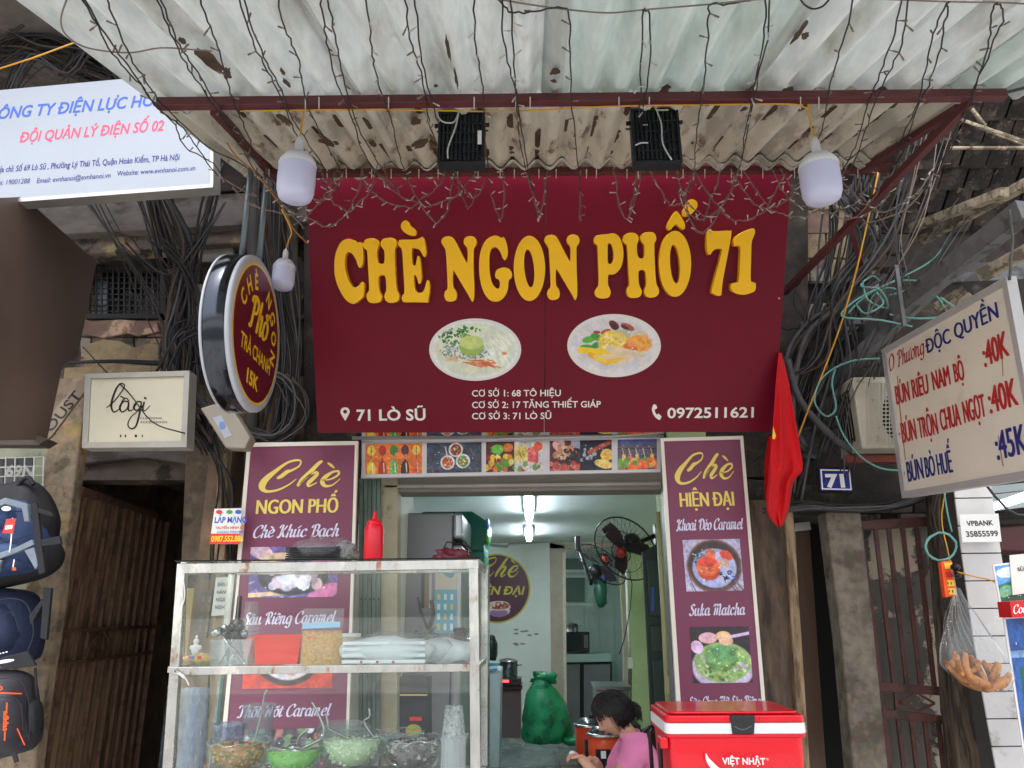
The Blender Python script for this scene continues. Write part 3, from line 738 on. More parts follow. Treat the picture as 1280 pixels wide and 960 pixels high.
# neighbouring stall beyond the column: dark room, grey awning and tube lamp
nb = thing('neighbour_stall', 'dark neighbouring stall with pale roller shutter at the right edge', 'stall', at(1330, 975, 5))
pp('back_wall', rect(1225, 560, 1520, 990), PY(5.6), .1, mat('stall_dark', (40, 38, 38), .7, var=.3), nb)
for i in range(4): pp('shutter_slat', [(1225, 598 + i * 11), (1420, 580 + i * 9), (1420, 590 + i * 9), (1225, 608 + i * 11)], PY(4.8 - i * .1), .02, mat('pale_metal', (150, 158, 158), .35, .4, var=.05), nb, bevel=.003)
lt = pp('tube_lamp', [(1237, 630), (1290, 612), (1290, 624), (1237, 640)], PY(4.3), .04, mat('lamp_white', (235, 248, 245), emit=1.6, var=0, bump=0), bevel=.004); setp(lt, 'lit white tube lamp in the neighbouring stall at the right edge', 'lamp')
pp('dark_shelf', [(1238, 660), (1300, 655), (1300, 690), (1243, 688)], PY(4.6), .3, mat('maroon_shelf', (70, 26, 26), .5), nb, bevel=.01)

# ---------------------------------------------------------------- tiled eave and steelwork at upper right
ev = thing('tiled_eave', 'dark tiled eave underside at the upper right', 'roof', at(1200, 300, 4.6))
EV = Pl((2.5, 4.6, 4.28), (1, 0, 0), (0, -1, .18))
EV = Pl(EV.o, (1, 0, 0), (0, -.9, .55))
M_et = mat('dark_roof_tile', (66, 58, 54), .9, var=.4, scale=14, bump=.5, c2=(36, 32, 30), amt=.5, sc2=7, c3=(104, 92, 82), amt3=.25, sc3=16)  # dark tile colour, broken by random darker and paler patches
pbox(EV, -.25, -.3, 3.9, 2.2, -.04, -.02).build('eave_backing', M_black, ev)
tile0 = None
for j in range(11):
    for i in range(24):
        a = -.2 + i * .17 + (j % 2) * .085; b = -.2 + j * .16
        if tile0 is None:
            tile0 = MB(); prof = [(k / 6 * .16, .02 * math.sin(k / 6 * math.pi)) for k in range(7)]
            for (q, (x, c)) in enumerate(prof): tile0.v += [EV.at(a + x, b, c + .012), EV.at(a + x, b + .17, c - .006)]
            tile0.f = [(2 * q, 2 * q + 2, 2 * q + 3, 2 * q + 1) for q in range(6)]; tile0.sm = [False] * 6; tb = (a, b)
            tile0 = tile0.build('roof_tile', M_et, ev)
        else:
            c = tile0.copy(); c.location = EV.u * (a - tb[0]) + EV.v * (b - tb[1]) + EV.n * uni(-.006, .008); c.rotation_euler = (0, 0, 0); COL.objects.link(c); c.parent = ev
M_steel = mat('grey_steel', (104, 104, 106), .5, .5, var=.2, scale=12, bump=.12, c2=(74, 72, 72), amt=.4, sc2=8)
M_rot = mat('splintered_wood', (150, 138, 118), .9, var=.3, scale=16, bump=.5, c2=(96, 84, 70), amt=.45, sc2=14)
def bar(p0, p1, Y0, Y1, w_, m, nm, lab, cat, h=None, grp=None):
    mb = MB().beam(at(*p0, Y0), at(*p1, Y1), w_, h or w_); o = mb.build(nm, m, bevel=.003); return setp(o, lab, cat, grp)
bar((1040, 452), (1282, 262), 4.5, 3.0, .07, M_steel, 'steel_beam', 'grey steel beam rising to the right edge above the price sign', 'beam', .1)
bar((1008, 508), (1180, 345), 4.45, 3.7, .06, M_steel, 'steel_beam', 'wire-wrapped grey steel beam ending near the green cable tangle', 'beam', .08)
bar((1176, 344), (1300, 338), 4.2, 4.0, .05, M_steel, 'steel_beam', 'short level grey steel beam right above the price sign', 'beam', .12)
bar((1000, 408), (1130, 398), 4.55, 4.5, .05, M_steel, 'steel_beam', 'level grey beam low on the brick wall behind the green cables', 'beam')
bar((1140, 285), (1256, 240), 4.2, 3.4, .05, M_rot, 'rafter', 'pale splintered rafter nearest the dark eave', 'rafter')
bar((1150, 302), (1290, 226), 4.3, 3.3, .05, M_rot, 'rafter', 'pale splintered rafter running just under the topmost one', 'rafter')
bar((1168, 386), (1206, 362), 4.3, 4.2, .05, M_rot, 'rafter', 'short broken pale rafter stub above the price sign', 'rafter')
bar((1185, 392), (1216, 370), 4.2, 4.1, .05, M_rot, 'rafter', 'second broken pale rafter stub close above the price sign', 'rafter')
bar((1226, 345), (1300, 305), 3.8, 3.5, .06, M_rot, 'rafter', 'broad pale rafter at the right edge over the price sign', 'rafter')
bar((1030, 430), (1110, 404), 4.5, 4.4, .06, M_steel, 'steel_beam', 'dark short bracket beam behind the green cable tangle', 'beam')
bar((1256, 116), (1300, 105), 2.58, 2.4, .012, M_steel, 'metal_rod', 'thin grey rod leaving the right end of the maroon front beam', 'rod')
for i, (a, b, ya, yb, lab) in enumerate((((1202, 150), (1290, 180), 3, 2.8, 'pale thin wooden strip crossing just right of the awning corner'), ((1188, 185), (1300, 185), 3.1, 3.0, 'level pale wooden strip under the awning corner'), ((1210, 130), (1232, 158), 3, 3, 'short pale batten leaning at the awning corner'), ((1208, 152), (1300, 190), 3.2, 3.1, 'long pale batten sloping to the right edge below the awning'))):
    bar(a, b, ya, yb, .014, M_rot, 'batten', lab, 'batten')

# ---------------------------------------------------------------- awning
AW = Pl((0, 3.5, 3.90), (1, 0, 0), (0, -1, -.306))
Laz = .128
M_shb = mat('fibre_cement_sheet', (206, 202, 190), .8, var=.10, scale=7, bump=.15, c2=(120, 100, 84), amt=.30, sc2=6, sharp=.12, c3=(168, 164, 154), amt3=.4, sc3=3, stretch=(2.4, .6, 1))
M_shf = mat('pale_fibre_sheet', (222, 226, 226), .8, var=.10, scale=16, bump=.1, c2=(178, 180, 174), amt=.42, sc2=3.2, sharp=.3, stretch=(2.2, .45, 1), c3=(128, 108, 92), amt3=.1, sc3=6)
M_shg = mat('greenish_plastic_sheet', (212, 220, 218), .6, var=.09, scale=16, bump=.08, c2=(176, 186, 180), amt=.4, sc2=3.2, sharp=.3, stretch=(2.5, .5, 1))
def translucent(m, k):
    nt = m.node_tree; b = nt.nodes['Principled BSDF']; out = nt.nodes['Material Output']
    t = nt.nodes.new('ShaderNodeBsdfTranslucent'); mx = nt.nodes.new('ShaderNodeMixShader'); mx.inputs[0].default_value = k
    src = b.inputs['Base Color'].links[0].from_socket; nt.links.new(src, t.inputs[0])
    nt.links.new(b.outputs[0], mx.inputs[1]); nt.links.new(t.outputs[0], mx.inputs[2]); nt.links.new(mx.outputs[0], out.inputs['Surface'])
translucent(M_shf, .3); translucent(M_shg, .3); translucent(M_shb, .12)
awn = thing('corrugated_awning', 'corrugated pale awning on a maroon steel frame above the shop sign', 'awning', AW.at(0, 0))
def sheet(a0, a1, b0, b1, c0, c1, m, amp=.021, skew=0):
    mb = MB(); nx = int(round((a1 - a0) / Laz * 8)); ny = 10
    for j in range(ny + 1):
        t = j / ny; b = b0 + (b1 - b0) * t
        for i in range(nx + 1):
            a = a0 + (a1 - a0) * i / nx + skew * t
            zz = amp * math.cos(2 * math.pi * a / Laz) + c0 + (c1 - c0) * t + .003 * noise.noise(Vector((a * 2, b * 2, c0 * 50)))
            e = .012 * noise.noise(Vector((a * 14, b * 3, 5))) if j in (0, ny) else 0
            mb.v.append(AW.at(a, b + e, zz))
    q = nx + 1
    for j in range(ny):
        for i in range(nx):
            mb.f.append((j * q + i, j * q + i + 1, (j + 1) * q + i + 1, (j + 1) * q + i)); mb.sm.append(True)
    o = mb.build('corrugated_sheet', m, awn); s = o.modifiers.new('s', 'SOLIDIFY'); s.thickness = .006; s.offset = 1
    return o
def ax(px, py): return AW.uv(px, py)
xL = ax(200, 130)[0]; xR = ax(1196, 130)[0]; bF = ax(640, 128)[1]; bB = ax(700, 208)[1]
wS = (xR - xL + .02) / 4
for i in range(4): sheet(xL + wS * i - .03, xL + wS * (i + 1) + .03, bB - .0, bF - .005, -.0 - .005 * (i % 2), -.008 - .005 * (i % 2), M_shb, amp=.026)
for k_ in (1, 2):
    for i in range(4): sheet(xL + wS * i - .02, xL + wS * (i + 1) + .02, bB - .004 * k_, bB + .16 - .06 * k_ + .02 * (i % 2), .011 * k_ + .004 * (i % 2), .011 * k_ + .004 * (i % 2), M_shb, amp=.023)
xR2 = ax(1290, 100)[0] + .5
ws2 = (xR2 - xL) / 5
for i in range(5): sheet(xL + ws2 * i - .03, xL + ws2 * (i + 1) + .04, bF - .07, bF + 1.75, -.03 - .006 * (i % 2), -.02 - .006 * (i % 2), M_shg if i in (2, 4) else M_shf, amp=.034)
# a few torn, dark peeled patches under the sheets
M_peel = mat('peeled_dark_patch', (84, 68, 56), .9, var=.4, scale=14, bump=.4)
def patch(c, rx, ry, rot, seed):
    random.seed(seed); pts = []
    for k in range(16):
        a = 2 * math.pi * k / 16; r = uni(.6, 1.15); x = math.cos(a) * rx * r; y = math.sin(a) * ry * r; t = R_(rot)
        pts.append((c[0] + x * math.cos(t) - y * math.sin(t), c[1] + x * math.sin(t) + y * math.cos(t)))
    pp('peeled_patch', pts, AW.off(.024 if c[1] < 128 else .026), .004, M_peel, awn)
for k, (c, rx, ry, rot) in enumerate((((262, 76), 28, 7, 38), ((284, 92), 8, 6, 60), ((228, 52), 7, 3, 30), ((353, 90), 5, 2.5, 50), ((358, 104), 7, 2.5, 45), ((560, 60), 18, 2.5, 78), ((570, 98), 14, 1.8, 80), ((694, 90), 7, 4, -20), ((692, 102), 4, 2, 0), ((1000, 40), 20, 3, -52), ((1006, 46), 6, 4, -40), ((938, 112), 10, 2, -48), ((866, 116), 3, 1.5, 0), ((355, 150), 12, 4, 38), ((410, 178), 14, 5, 20), ((520, 152), 6, 6, 30), ((525, 180), 5, 12, 70), ((466, 180), 7, 4, 40), ((545, 108), 3, 1.5, 0))):
    patch(c, rx, ry, rot, 100 + k)
random.seed(11)
for k in range(84):   # peeled patches lie along the valleys of the sheets
    a0_ = (int(uni(xL + .1, xR - .1) / Laz) + .5) * Laz + uni(-.012, .012); L_ = uni(.03, .2); b0_ = bB + .02 + (uni(0, 1) ** 1.6) * (bF - bB - .1); nn = 9; lf_ = []; rt_ = []
    for j in range(nn):
        t = j / (nn - 1); w_ = (.006 + .02 * math.sin(math.pi * t) ** .6) * uni(.45, 1.25); lf_.append((a0_ - w_, b0_ + L_ * t)); rt_.append((a0_ + w_ * uni(.5, 1.2), b0_ + L_ * t))
    MB().prism([AW.at(p[0], p[1], -.0195) for p in lf_ + rt_[::-1]], AW.n, .002).build('peeled_patch', M_peel, awn)
random.seed(12)
# maroon steel frame
M_mar = mat('maroon_paint', (88, 44, 46), .5, var=.12, scale=12, bump=.06, c2=(84, 36, 38), amt=.35, sc2=6)
AB = AW.off(.045)
MB().beam(AB.hit(197, 130), AB.hit(1256, 119), .038, .038).build('beam', M_mar, awn, bevel=.003)
MB().beam(AB.hit(330, 217), AB.hit(1094, 212), .036, .034).build('beam', M_mar, awn, bevel=.003)
br = awn
Bf, Bb = AB.hit(1213, 127), at(980, 366, 4.3)
MB().beam(Bf, Bb, .036, .036).build('brace', M_mar, awn, bevel=.003)
MB().beam(AB.hit(268, 138), at(372, 250, 4.1), .036, .036).build('brace', M_mar, awn, bevel=.003)
MB().beam(AB.hit(1200, 134), AB.hit(1078, 212), .04, .03).build('side_bar', M_mar, awn, bevel=.003)
pp('gusset', [(1094, 206), (1116, 202), (1110, 216), (1098, 216)], AB.off(.02), .01, M_mar, awn)
MB().beam(at(1060, 270, 3.8), at(1100, 420, 4.5), .03, .03).build('brace', M_mar, awn, bevel=.003)
M_tie = mat('white_tie', (205, 205, 200), .5, var=0, bump=0)
for x in list(range(336, 1080, 26)):
    x += uni(-8, 8); pl = AB.off(.026); pp('cable_tie', [(x, 212), (x + 1.2, 212), (x + 1.2, 223), (x, 223)], pl, .003, M_tie, awn)
for x in (381, 398, 485, 592, 644, 662, 773, 811, 1000, 1023):
    pp('cable_tie', [(x, 122), (x + 1.4, 122), (x + 1.4, 137), (x, 137)], AB.off(.026), .003, M_tie, awn)

# jambs between the front and the room
for (a, b, c_) in ((440, 492, 4.62), (852, 905, 4.62)):
    x0, x1 = at(a, 800, 4.62).x, at(b, 800, 4.62).x
    MB().box(((x0 + x1) / 2, 4.91, 1.4), (x1 - x0, .56, 2.8)).build('jamb_wall', M_green_paint if a > 600 else M_paint, bpy.data.objects['wall_left' if a < 600 else 'wall_right'])

bal = thing('added_balcony', 'unseen concrete slab added above the awning to keep sky light off the fronts', 'added_balcony', (0, 4.8, 5.5))  # added out of view to block steep sky light from signs and walls
MB().box((0, 3.95, 5.6), (16, 1.9, .16)).build('slab', M_conc, bal, bevel=.01)
MB().box((0, 3.02, 5.78), (16, .1, .2)).build('kerb', M_conc, bal, bevel=.01)
MB().box((0, 4.98, 6.9), (16, .2, 2.6)).build('wall', M_stone, bal)
MB().box((0, 5.02, 5.0), (16, .16, 1.2)).build('wall', M_stone, bal)
for i in range(60): MB().box((-7.9 + i * .268, 3.02, 6.3), (.016, .016, .84)).build('baluster', M_mar, bal)
MB().box((0, 3.02, 6.74), (16, .05, .04)).build('handrail', M_mar, bal)
# ---------------------------------------------------------------- the big maroon sign
sBL, sBR, sTL, sTR = at(397, 541, 4.12), at(968, 540, 4.12), at(383, 250, 3.62), at(986, 218, 3.55)
SG = Pl(sBL, sBR - sBL, (sTL + sTR - sBL - sBR))
M_sign = mat('maroon_vinyl', (110, 14, 38), .42, var=.07, scale=2.5, bump=.06, c2=(100, 12, 34), amt=.35, sc2=1.4, sharp=.4, spec=.22)
M_alu = mat('aluminium', (186, 184, 180), .35, .6, var=.06, scale=20, bump=.04)
M_white = mat('white_print', (232, 230, 228), .4, var=0, bump=0)
big = thing('shop_sign', 'big maroon sign reading CHÈ NGON PHỐ 71 in raised yellow letters over the doorway', 'sign', SG.at(1.3, 0))
c0 = SG.uv(397, 541); c1 = SG.uv(968, 540); c2_ = SG.uv(990, 205); c3_ = SG.uv(381, 208)
seam = SG.uv(680, 400)[0]; top = max(c2_[1], c3_[1])
def lerp(a, b, t): return (a[0] + (b[0] - a[0]) * t, a[1] + (b[1] - a[1]) * t)
def clipx(pts_l, pts_r, t0, t1):
    return [lerp(pts_l[0], pts_r[0], t0), lerp(pts_l[0], pts_r[0], t1), lerp(pts_l[1], pts_r[1], t1), lerp(pts_l[1], pts_r[1], t0)]
t = (seam - c0[0]) / (c1[0] - c0[0])
for (a, b) in ((0, t - .0006), (t + .0006, 1)):
    q = clipx((c0, c3_), (c1, c2_), a, b); q = [SG.at(*x) for x in q]
    MB().prism(q, SG.n, .035).build('sign_panel', M_sign, big, bevel=.002)
for px, py in ((386, 264), (385, 302), (974, 373), (985, 240)):
    MB().lathe(SG.hit(px, py), [(0, .004), (.005, .003), (.006, 0)], 8, SG.n).build('screw', M_alu, big)
# raised letters
M_yel = mat('yellow_acrylic', (255, 194, 4), .3, var=.03, scale=3, bump=.01)
def zpts(s, ox, oy, k): return [(ox + float(a) / k, oy + float(b) / k) for a, b in (q.split(',') for q in s.split())]
g1 = lambda s: zpts(s, 410, 260, 8); g2_ = lambda s: zpts(s, 550, 270, 7.111); g3 = lambda s: zpts(s, 740, 245, 5.818)
Cg = g1('205,308 250,318 290,345 325,342 345,390 352,480 345,560 318,598 298,575 280,520 250,470 210,440 180,460 168,520 170,600 190,680 220,750 260,795 300,780 325,750 345,738 362,760 360,840 352,885 310,925 270,955 230,955 170,910 110,810 72,700 62,590 72,470 110,370 150,325')
Hg = g1('350,370 365,325 400,305 450,303 490,318 508,360 500,395 490,430 492,500 505,545 530,558 558,550 565,500 562,430 550,410 530,380 528,340 555,308 610,298 660,305 685,345 682,385 668,410 668,500 672,620 680,750 690,820 712,865 710,910 680,940 620,950 580,930 562,890 570,850 582,820 580,740 572,690 550,672 515,680 505,710 508,790 520,840 540,880 530,925 495,948 430,950 395,925 384,880 395,845 410,820 408,740 400,600 390,440 375,415 355,395')
Eg = g1('702,360 710,325 740,318 820,316 890,312 935,292 955,300 970,360 980,430 972,480 955,485 935,450 910,415 870,402 840,410 838,470 845,540 855,575 875,568 885,520 895,482 912,485 925,540 932,620 935,700 922,750 905,755 892,710 875,675 860,680 862,740 868,800 885,835 915,848 950,835 970,790 985,735 1000,722 1015,760 1015,840 1005,900 995,945 970,945 850,942 760,942 738,915 740,880 760,850 762,780 752,600 742,450 730,400 710,385')
Gr = g1('728,185 740,145 775,125 805,140 820,175 860,205 878,240 868,270 830,275 785,258 745,225')
Ns = '12,235 22,200 55,182 100,185 130,215 180,310 235,412 243,400 245,340 240,285 215,250 212,215 230,188 270,178 308,190 325,225 318,260 300,290 298,360 300,500 305,640 303,720 292,758 280,755 250,700 190,600 125,492 116,510 113,570 118,630 140,665 150,705 138,745 95,762 55,750 37,710 45,670 65,645 65,560 58,420 50,310 35,275'
N1 = g2_(Ns); N2 = zpts(Ns, 550 + 916 / 7.111, 270 - 14 / 7.111, 7.111)
Gg = g2_('480,175 520,180 545,195 565,187 585,220 602,300 598,360 578,390 558,375 540,330 515,290 485,278 455,295 440,350 438,430 445,520 465,600 500,640 525,640 532,600 522,565 495,550 490,515 510,475 565,457 615,470 640,510 635,550 612,572 605,640 585,700 545,745 495,762 440,745 390,680 358,580 347,460 355,340 385,250 425,200')
def ellp(cx, cy, rx, ry, sk=0, n=28): return [(cx + rx * math.cos(a) + sk * math.sin(a), cy + ry * math.sin(a)) for a in [2 * math.pi * k / n for k in range(n)]]
O1 = [ellp(550 + 795 / 7.111, 270 + 466 / 7.111, 140 / 7.111, 290 / 7.111), ellp(550 + 793 / 7.111, 270 + 465 / 7.111, 43 / 7.111, 168 / 7.111, 2)]
Pg = [g3('15,320 25,292 60,283 110,278 160,272 200,300 225,370 228,450 210,520 170,565 130,572 118,580 117,640 130,675 137,705 120,738 75,746 35,735 20,700 38,665 48,640 48,540 42,400 38,360 22,345'), g3('115,365 122,347 140,352 155,400 155,460 140,490 125,493 115,470')]
H2 = [(779 + (x - 453.75) * (44.7 / 45.25), 290.5 + (y - 297.2) * (82 / 81.5) - (x - 453.75) * .012) for x, y in Hg]
O2 = [ellp(740 + 605 / 5.818, 245 + 493 / 5.818, 117 / 5.818, 240 / 5.818), ellp(740 + 604 / 5.818, 245 + 495 / 5.818, 35 / 5.818, 141 / 5.818, 1.8)]
Cf = g3('610,110 635,130 655,160 675,200 675,235 660,243 635,225 612,205 590,225 570,248 550,235 552,205 575,160')
Ac = g3('690,65 705,30 740,25 765,45 765,80 740,115 700,145 670,140 665,105')
S7 = g3('850,250 865,240 885,255 1005,252 1015,262 1005,340 980,470 955,600 945,680 940,720 915,726 880,710 872,690 890,610 920,500 945,400 940,385 905,385 880,400 862,425 845,420 835,370 838,290')
S1 = g3('1040,365 1030,340 1045,300 1090,265 1150,240 1180,238 1187,265 1175,300 1162,340 1158,450 1155,600 1165,625 1190,635 1190,680 1170,700 1110,718 1060,712 1020,690 1010,660 1020,635 1055,628 1070,600 1078,450 1080,380 1065,362')
def raised(loops, th, name, mth, parent, base=0., n=4, pl=None, bev=.0018):
    pl = pl or SG
    F = pl.off(base + th)
    cu = bpy.data.curves.new('l', 'CURVE'); cu.dimensions = '2D'; cu.fill_mode = 'BOTH'; cu.extrude = th / 2 - bev; cu.bevel_depth = bev; cu.bevel_resolution = 2; cu.offset = -bev
    for lp in loops:
        P = catmull([(*F.uv(*q), 0) for q in lp], n, True); s = cu.splines.new('POLY'); s.points.add(len(P) - 1); s.use_cyclic_u = True
        for i, p in enumerate(P): s.points[i].co = (p.x, p.y, 0, 1)
    ob = bpy.data.objects.new('l', cu); COL.objects.link(ob); dg = bpy.context.evaluated_depsgraph_get(); ev_ = ob.evaluated_get(dg); me = ev_.to_mesh()
    mb = MB(); mb.add([pl.at(v.co.x, v.co.y, base + th / 2 + v.co.z) for v in me.vertices], [tuple(p.vertices) for p in me.polygons])
    ev_.to_mesh_clear(); bpy.data.objects.remove(ob)
    return mb.build(name, mth, parent)
for lp, z in (([Cg], .003), ([Hg], .001), ([Eg], .002), ([Gr], 0), ([N1], 0), ([Gg], .002), (O1, 0), ([N2], 0), (Pg, 0), ([H2], 0), (O2, .002), ([Cf], 0), ([Ac], 0), ([S7], 0), ([S1], 0)):
    raised(lp, .05 + z, 'letter', M_yel, big)
text('71 LÒ SŨ', M_white, big, SG, (446, 525.5), (532, 525), 14, bold=.025)
text('CƠ SỞ 1: 68 TÔ HIỆU', M_white, big, SG, (590, 495.5), (701, 495), 8.2, bold=.014)
text('CƠ SỞ 2: 17 TĂNG THIẾT GIÁP', M_white, big, SG, (590, 510), (751, 509), 8.2, bold=.014)
text('CƠ SỞ 3: 71 LÒ SŨ', M_white, big, SG, (590, 524), (689, 523.5), 8.2, bold=.014)
text('0972511621', M_white, big, SG, (834, 522.5), (942, 521.5), 13.2, bold=.02)
# map pin and handset marks
def flat(pl, polys, m, parent, name, off=.0015):
    mb = MB()
    for P in polys: mb.prism([pl.hit(*q) + pl.n * off for q in P], pl.n, 0)
    return mb.build(name, m, parent)
pin = [(431.5, 526), (427.5, 519.5), (425.6, 515.5), (426, 512), (428.5, 509.6), (431.5, 509), (434.8, 509.8), (437, 512.4), (437.2, 515.5), (435.4, 519.5)]
flat(SG, [pin], M_white, big, 'map_pin_mark'); flat(SG, [ellp(431.5, 514.5, 2.5, 2.5, n=14)], M_sign, big, 'pin_hole', .0022)
hs_, hf = ribbon([(818, 507, 3.5), (816.6, 511, 3.4), (817.5, 516, 3.2), (820.5, 520.5, 3.4), (824, 523, 3.6)])
mb = MB(); mb.add([SG.hit(*q) + SG.n * .0015 for q in hs_], hf)
for b_ in ([(816, 506.5), (820, 505.8), (821.5, 510), (818.5, 512)], [(820.8, 518.3), (823, 516.8), (827, 520.5), (825, 524)]): mb.prism([SG.hit(*q) + SG.n * .0018 for q in b_], SG.n, 0)
mb.build('handset_mark', M_white, big)
# printed plates
def elquad(cx, cy, rx, ry): return [(cx - rx, cy - ry), (cx + rx, cy - ry), (cx + rx, cy + ry), (cx - rx, cy + ry)]
cv = Cv(104, 70, (231, 232, 228)); 
cv.el(.5, .5, .43, .43, (212, 218, 196), soft=.1).el(.5, .5, .40, .40, (222, 226, 204), soft=.2)
cv.edots(60, .27, .28, .17, .14, .016, [(48, 130, 60), (84, 160, 60), (30, 96, 60), (120, 170, 80)]).edots(14, .44, .2, .12, .09, .02, [(90, 170, 60), (40, 110, 50)])
cv.edots(240, .4, .52, .3, .13, .011, [(120, 140, 150), (150, 168, 176), (190, 200, 196), (96, 120, 134)])
cv.strokes(40, .6, .2, .86, .6, .14, .012, [(236, 240, 232), (224, 232, 216), (246, 248, 240)], 60)
cv.el(.46, .46, .135, .14, (158, 184, 92), soft=.1).el(.46, .38, .13, .115, (196, 212, 128), soft=.08)
cv.edots(30, .46, .32, .12, .04, .01, [(206, 220, 140), (186, 204, 116)]).strokes(26, .34, .66, .66, .76, .12, .012, [(214, 110, 50), (230, 140, 80), (200, 90, 40)], 8).strokes(10, .14, .6, .3, .68, .1, .008, [(216, 170, 120)], 20).el(.82, .56, .03, .03, (224, 160, 80))
cv.grain(.05, .35)
flat(SG, [ellp(594, 437, 57.5, 39, n=48)], mat('plate_print', (226, 224, 222), .4, var=0, bump=0), big, 'printed_plate')
msk = ((cv.X - .5) ** 2 + (cv.Y - .5) ** 2) < .47 ** 2
picture('printed_dessert', cv, SG, elquad(594, 437, 57, 38), big, .0025, mask=msk)
cv = Cv(104, 70, (226, 222, 226)); cv.el(.5, .5, .42, .42, (214, 210, 216), soft=.2)
for (x, y, rx, ry, c, r) in ((.5, .16, .065, .06, (120, 34, 34), 40), (.5, .19, .045, .045, (70, 24, 34), 40), (.65, .19, .08, .05, (176, 84, 70), 25), (.62, .2, .05, .03, (90, 44, 44), 25), (.31, .28, .04, .03, (176, 60, 40), 0), (.41, .27, .06, .04, (186, 80, 50), -20), (.6, .32, .085, .09, (196, 190, 160), 0), (.78, .34, .08, .08, (206, 204, 178), 0)): cv.el(x, y, rx, ry, c, r, soft=.12)
cv.el(.22, .4, .07, .055, (88, 176, 50), -10).el(.31, .36, .07, .055, (60, 156, 52), 20).el(.2, .53, .08, .05, (70, 164, 44), 0).el(.31, .49, .06, .05, (52, 150, 70), -20)
cv.el(.49, .45, .165, .2, (236, 204, 92), soft=.15).edots(120, .49, .44, .15, .17, .018, [(250, 226, 120), (244, 210, 90), (232, 184, 60), (252, 236, 150)])
cv.el(.76, .47, .13, .14, (238, 160, 62)).edots(40, .78, .46, .12, .13, .03, [(244, 176, 84), (230, 140, 50), (240, 168, 60)]).el(.68, .54, .08, .08, (226, 110, 50), 20).el(.7, .48, .05, .05, (240, 150, 90))
cv.ln(.13, .57, .46, .62, .07, (246, 206, 40)).ln(.24, .64, .42, .78, .06, (238, 178, 30)).ln(.42, .76, .62, .72, .07, (242, 196, 50)).ln(.3, .68, .4, .76, .05, (250, 214, 70))
cv.ln(.45, .55, .74, .64, .08, (228, 208, 176)).ln(.4, .68, .62, .66, .05, (236, 206, 170)).ln(.52, .82, .82, .62, .05, (226, 206, 184)).ln(.6, .62, .8, .66, .05, (222, 200, 172)).grain(.06, .35)
flat(SG, [ellp(767.5, 432, 58.5, 39.5, n=48)], MATS['plate_print'], big, 'printed_plate')
picture('printed_dessert', cv, SG, elquad(767.5, 432, 57, 38), big, .0025, mask=msk)

# ---------------------------------------------------------------- strip of food photos over the doorway
PS = PY(4.3)
stp = thing('photo_strip', 'white-framed strip of fruit and drink photos under the big sign', 'sign', at(640, 597, 4.3))
M_wf = mat('white_frame', (206, 200, 204), .45, var=.04, bump=.02)
pp('panel', [(452, 520), (826, 516), (826, 590), (452, 597.5)], PS, .03, M_wf, stp, bevel=.002)
def T(pts): return pts
def rowq(x0, x1, y0, y1):
    f = lambda x: -(x - 452) * .018
    return [(x0, y0 + f(x0)), (x1, y0 + f(x1)), (x1, y1 + f(x1)), (x0, y1 + f(x0))]
fruit = [(200, 40, 34), (226, 120, 40), (90, 150, 50), (230, 190, 60), (160, 24, 40), (244, 220, 120)]
def ph_bottles():
    c = Cv(70, 38, (232, 120, 40)); 
    for i, q in enumerate(((226, 190, 60), (180, 40, 30), (90, 170, 80), (60, 24, 30), (232, 110, 50))):
        x = .1 + i * .2; c.rc(x - .05, .6, x + .05, 1, (160, 60, 30)); c.el(x, .86, .075, .3, q).rc(x - .02, .5, x + .02, .66, q).ln(x + .02, .65, x + .03, .95, .015, (250, 220, 200))
        c.el(x, .22, .07, .17, [(240, 210, 80), (190, 40, 40), (60, 120, 50), (90, 40, 60), (244, 200, 90)][i]).ln(x, .1, x, .5, .012, (70, 90, 40))
    return c.grain(.05)
def ph_bowls():
    c = Cv(70, 38, (62, 70, 88)).strokes(60, 0, 0, 1, 1, .12, .014, [(40, 44, 58), (88, 100, 110), (120, 96, 90)])
    for x, y, q in ((.53, .24, (150, 50, 30)), (.38, .66, (200, 80, 40)), (.66, .62, (110, 140, 80))):
        c.el(x, y, .13, .24, (214, 216, 218)).el(x, y, .1, .19, q).edots(16, x, y, .08, .14, .018, [(230, 190, 150), (120, 40, 30), (90, 150, 60)])
    return c.ln(.34, .15, .38, .5, .02, (200, 200, 200)).grain(.06)
def ph_cocktail():
    c = Cv(38, 38, (84, 40, 36)); c.el(.4, .25, .22, .16, (110, 190, 70)).ln(.4, .4, .4, .75, .02, (200, 210, 190)).el(.78, .2, .18, .14, (220, 120, 50))
    return c.dots(40, 0, .5, 1, 1, .09, fruit).grain(.05)
def ph_melon():
    c = Cv(38, 38, (206, 206, 204)); c.el(.25, .4, .26, .3, (222, 196, 110), 30).ln(.15, .3, .25, .55, .03, (150, 110, 40)).ln(.28, .28, .36, .52, .03, (150, 110, 40)).rc(.48, .3, .85, .8, (214, 90, 96)).el(.66, .3, .19, .12, (226, 110, 100)).el(.85, .18, .16, .15, (220, 90, 60))
    return c.dots(14, .2, .75, 1, 1, .1, [(200, 60, 50), (120, 150, 90), (226, 206, 196)]).grain(.05)
def ph_icecream():
    c = Cv(38, 38, (90, 50, 50)); return c.rc(.7, 0, 1, .4, (170, 170, 190)).el(.3, .12, .2, .2, (226, 180, 180)).dots(26, .2, .2, .8, .6, .09, [(220, 170, 140), (200, 140, 110), (230, 190, 160)]).dots(30, .5, .3, 1, .7, .06, [(40, 34, 40), (60, 50, 60)]).dots(16, 0, .75, 1, 1, .1, [(190, 80, 70), (210, 120, 110)]).grain(.06)
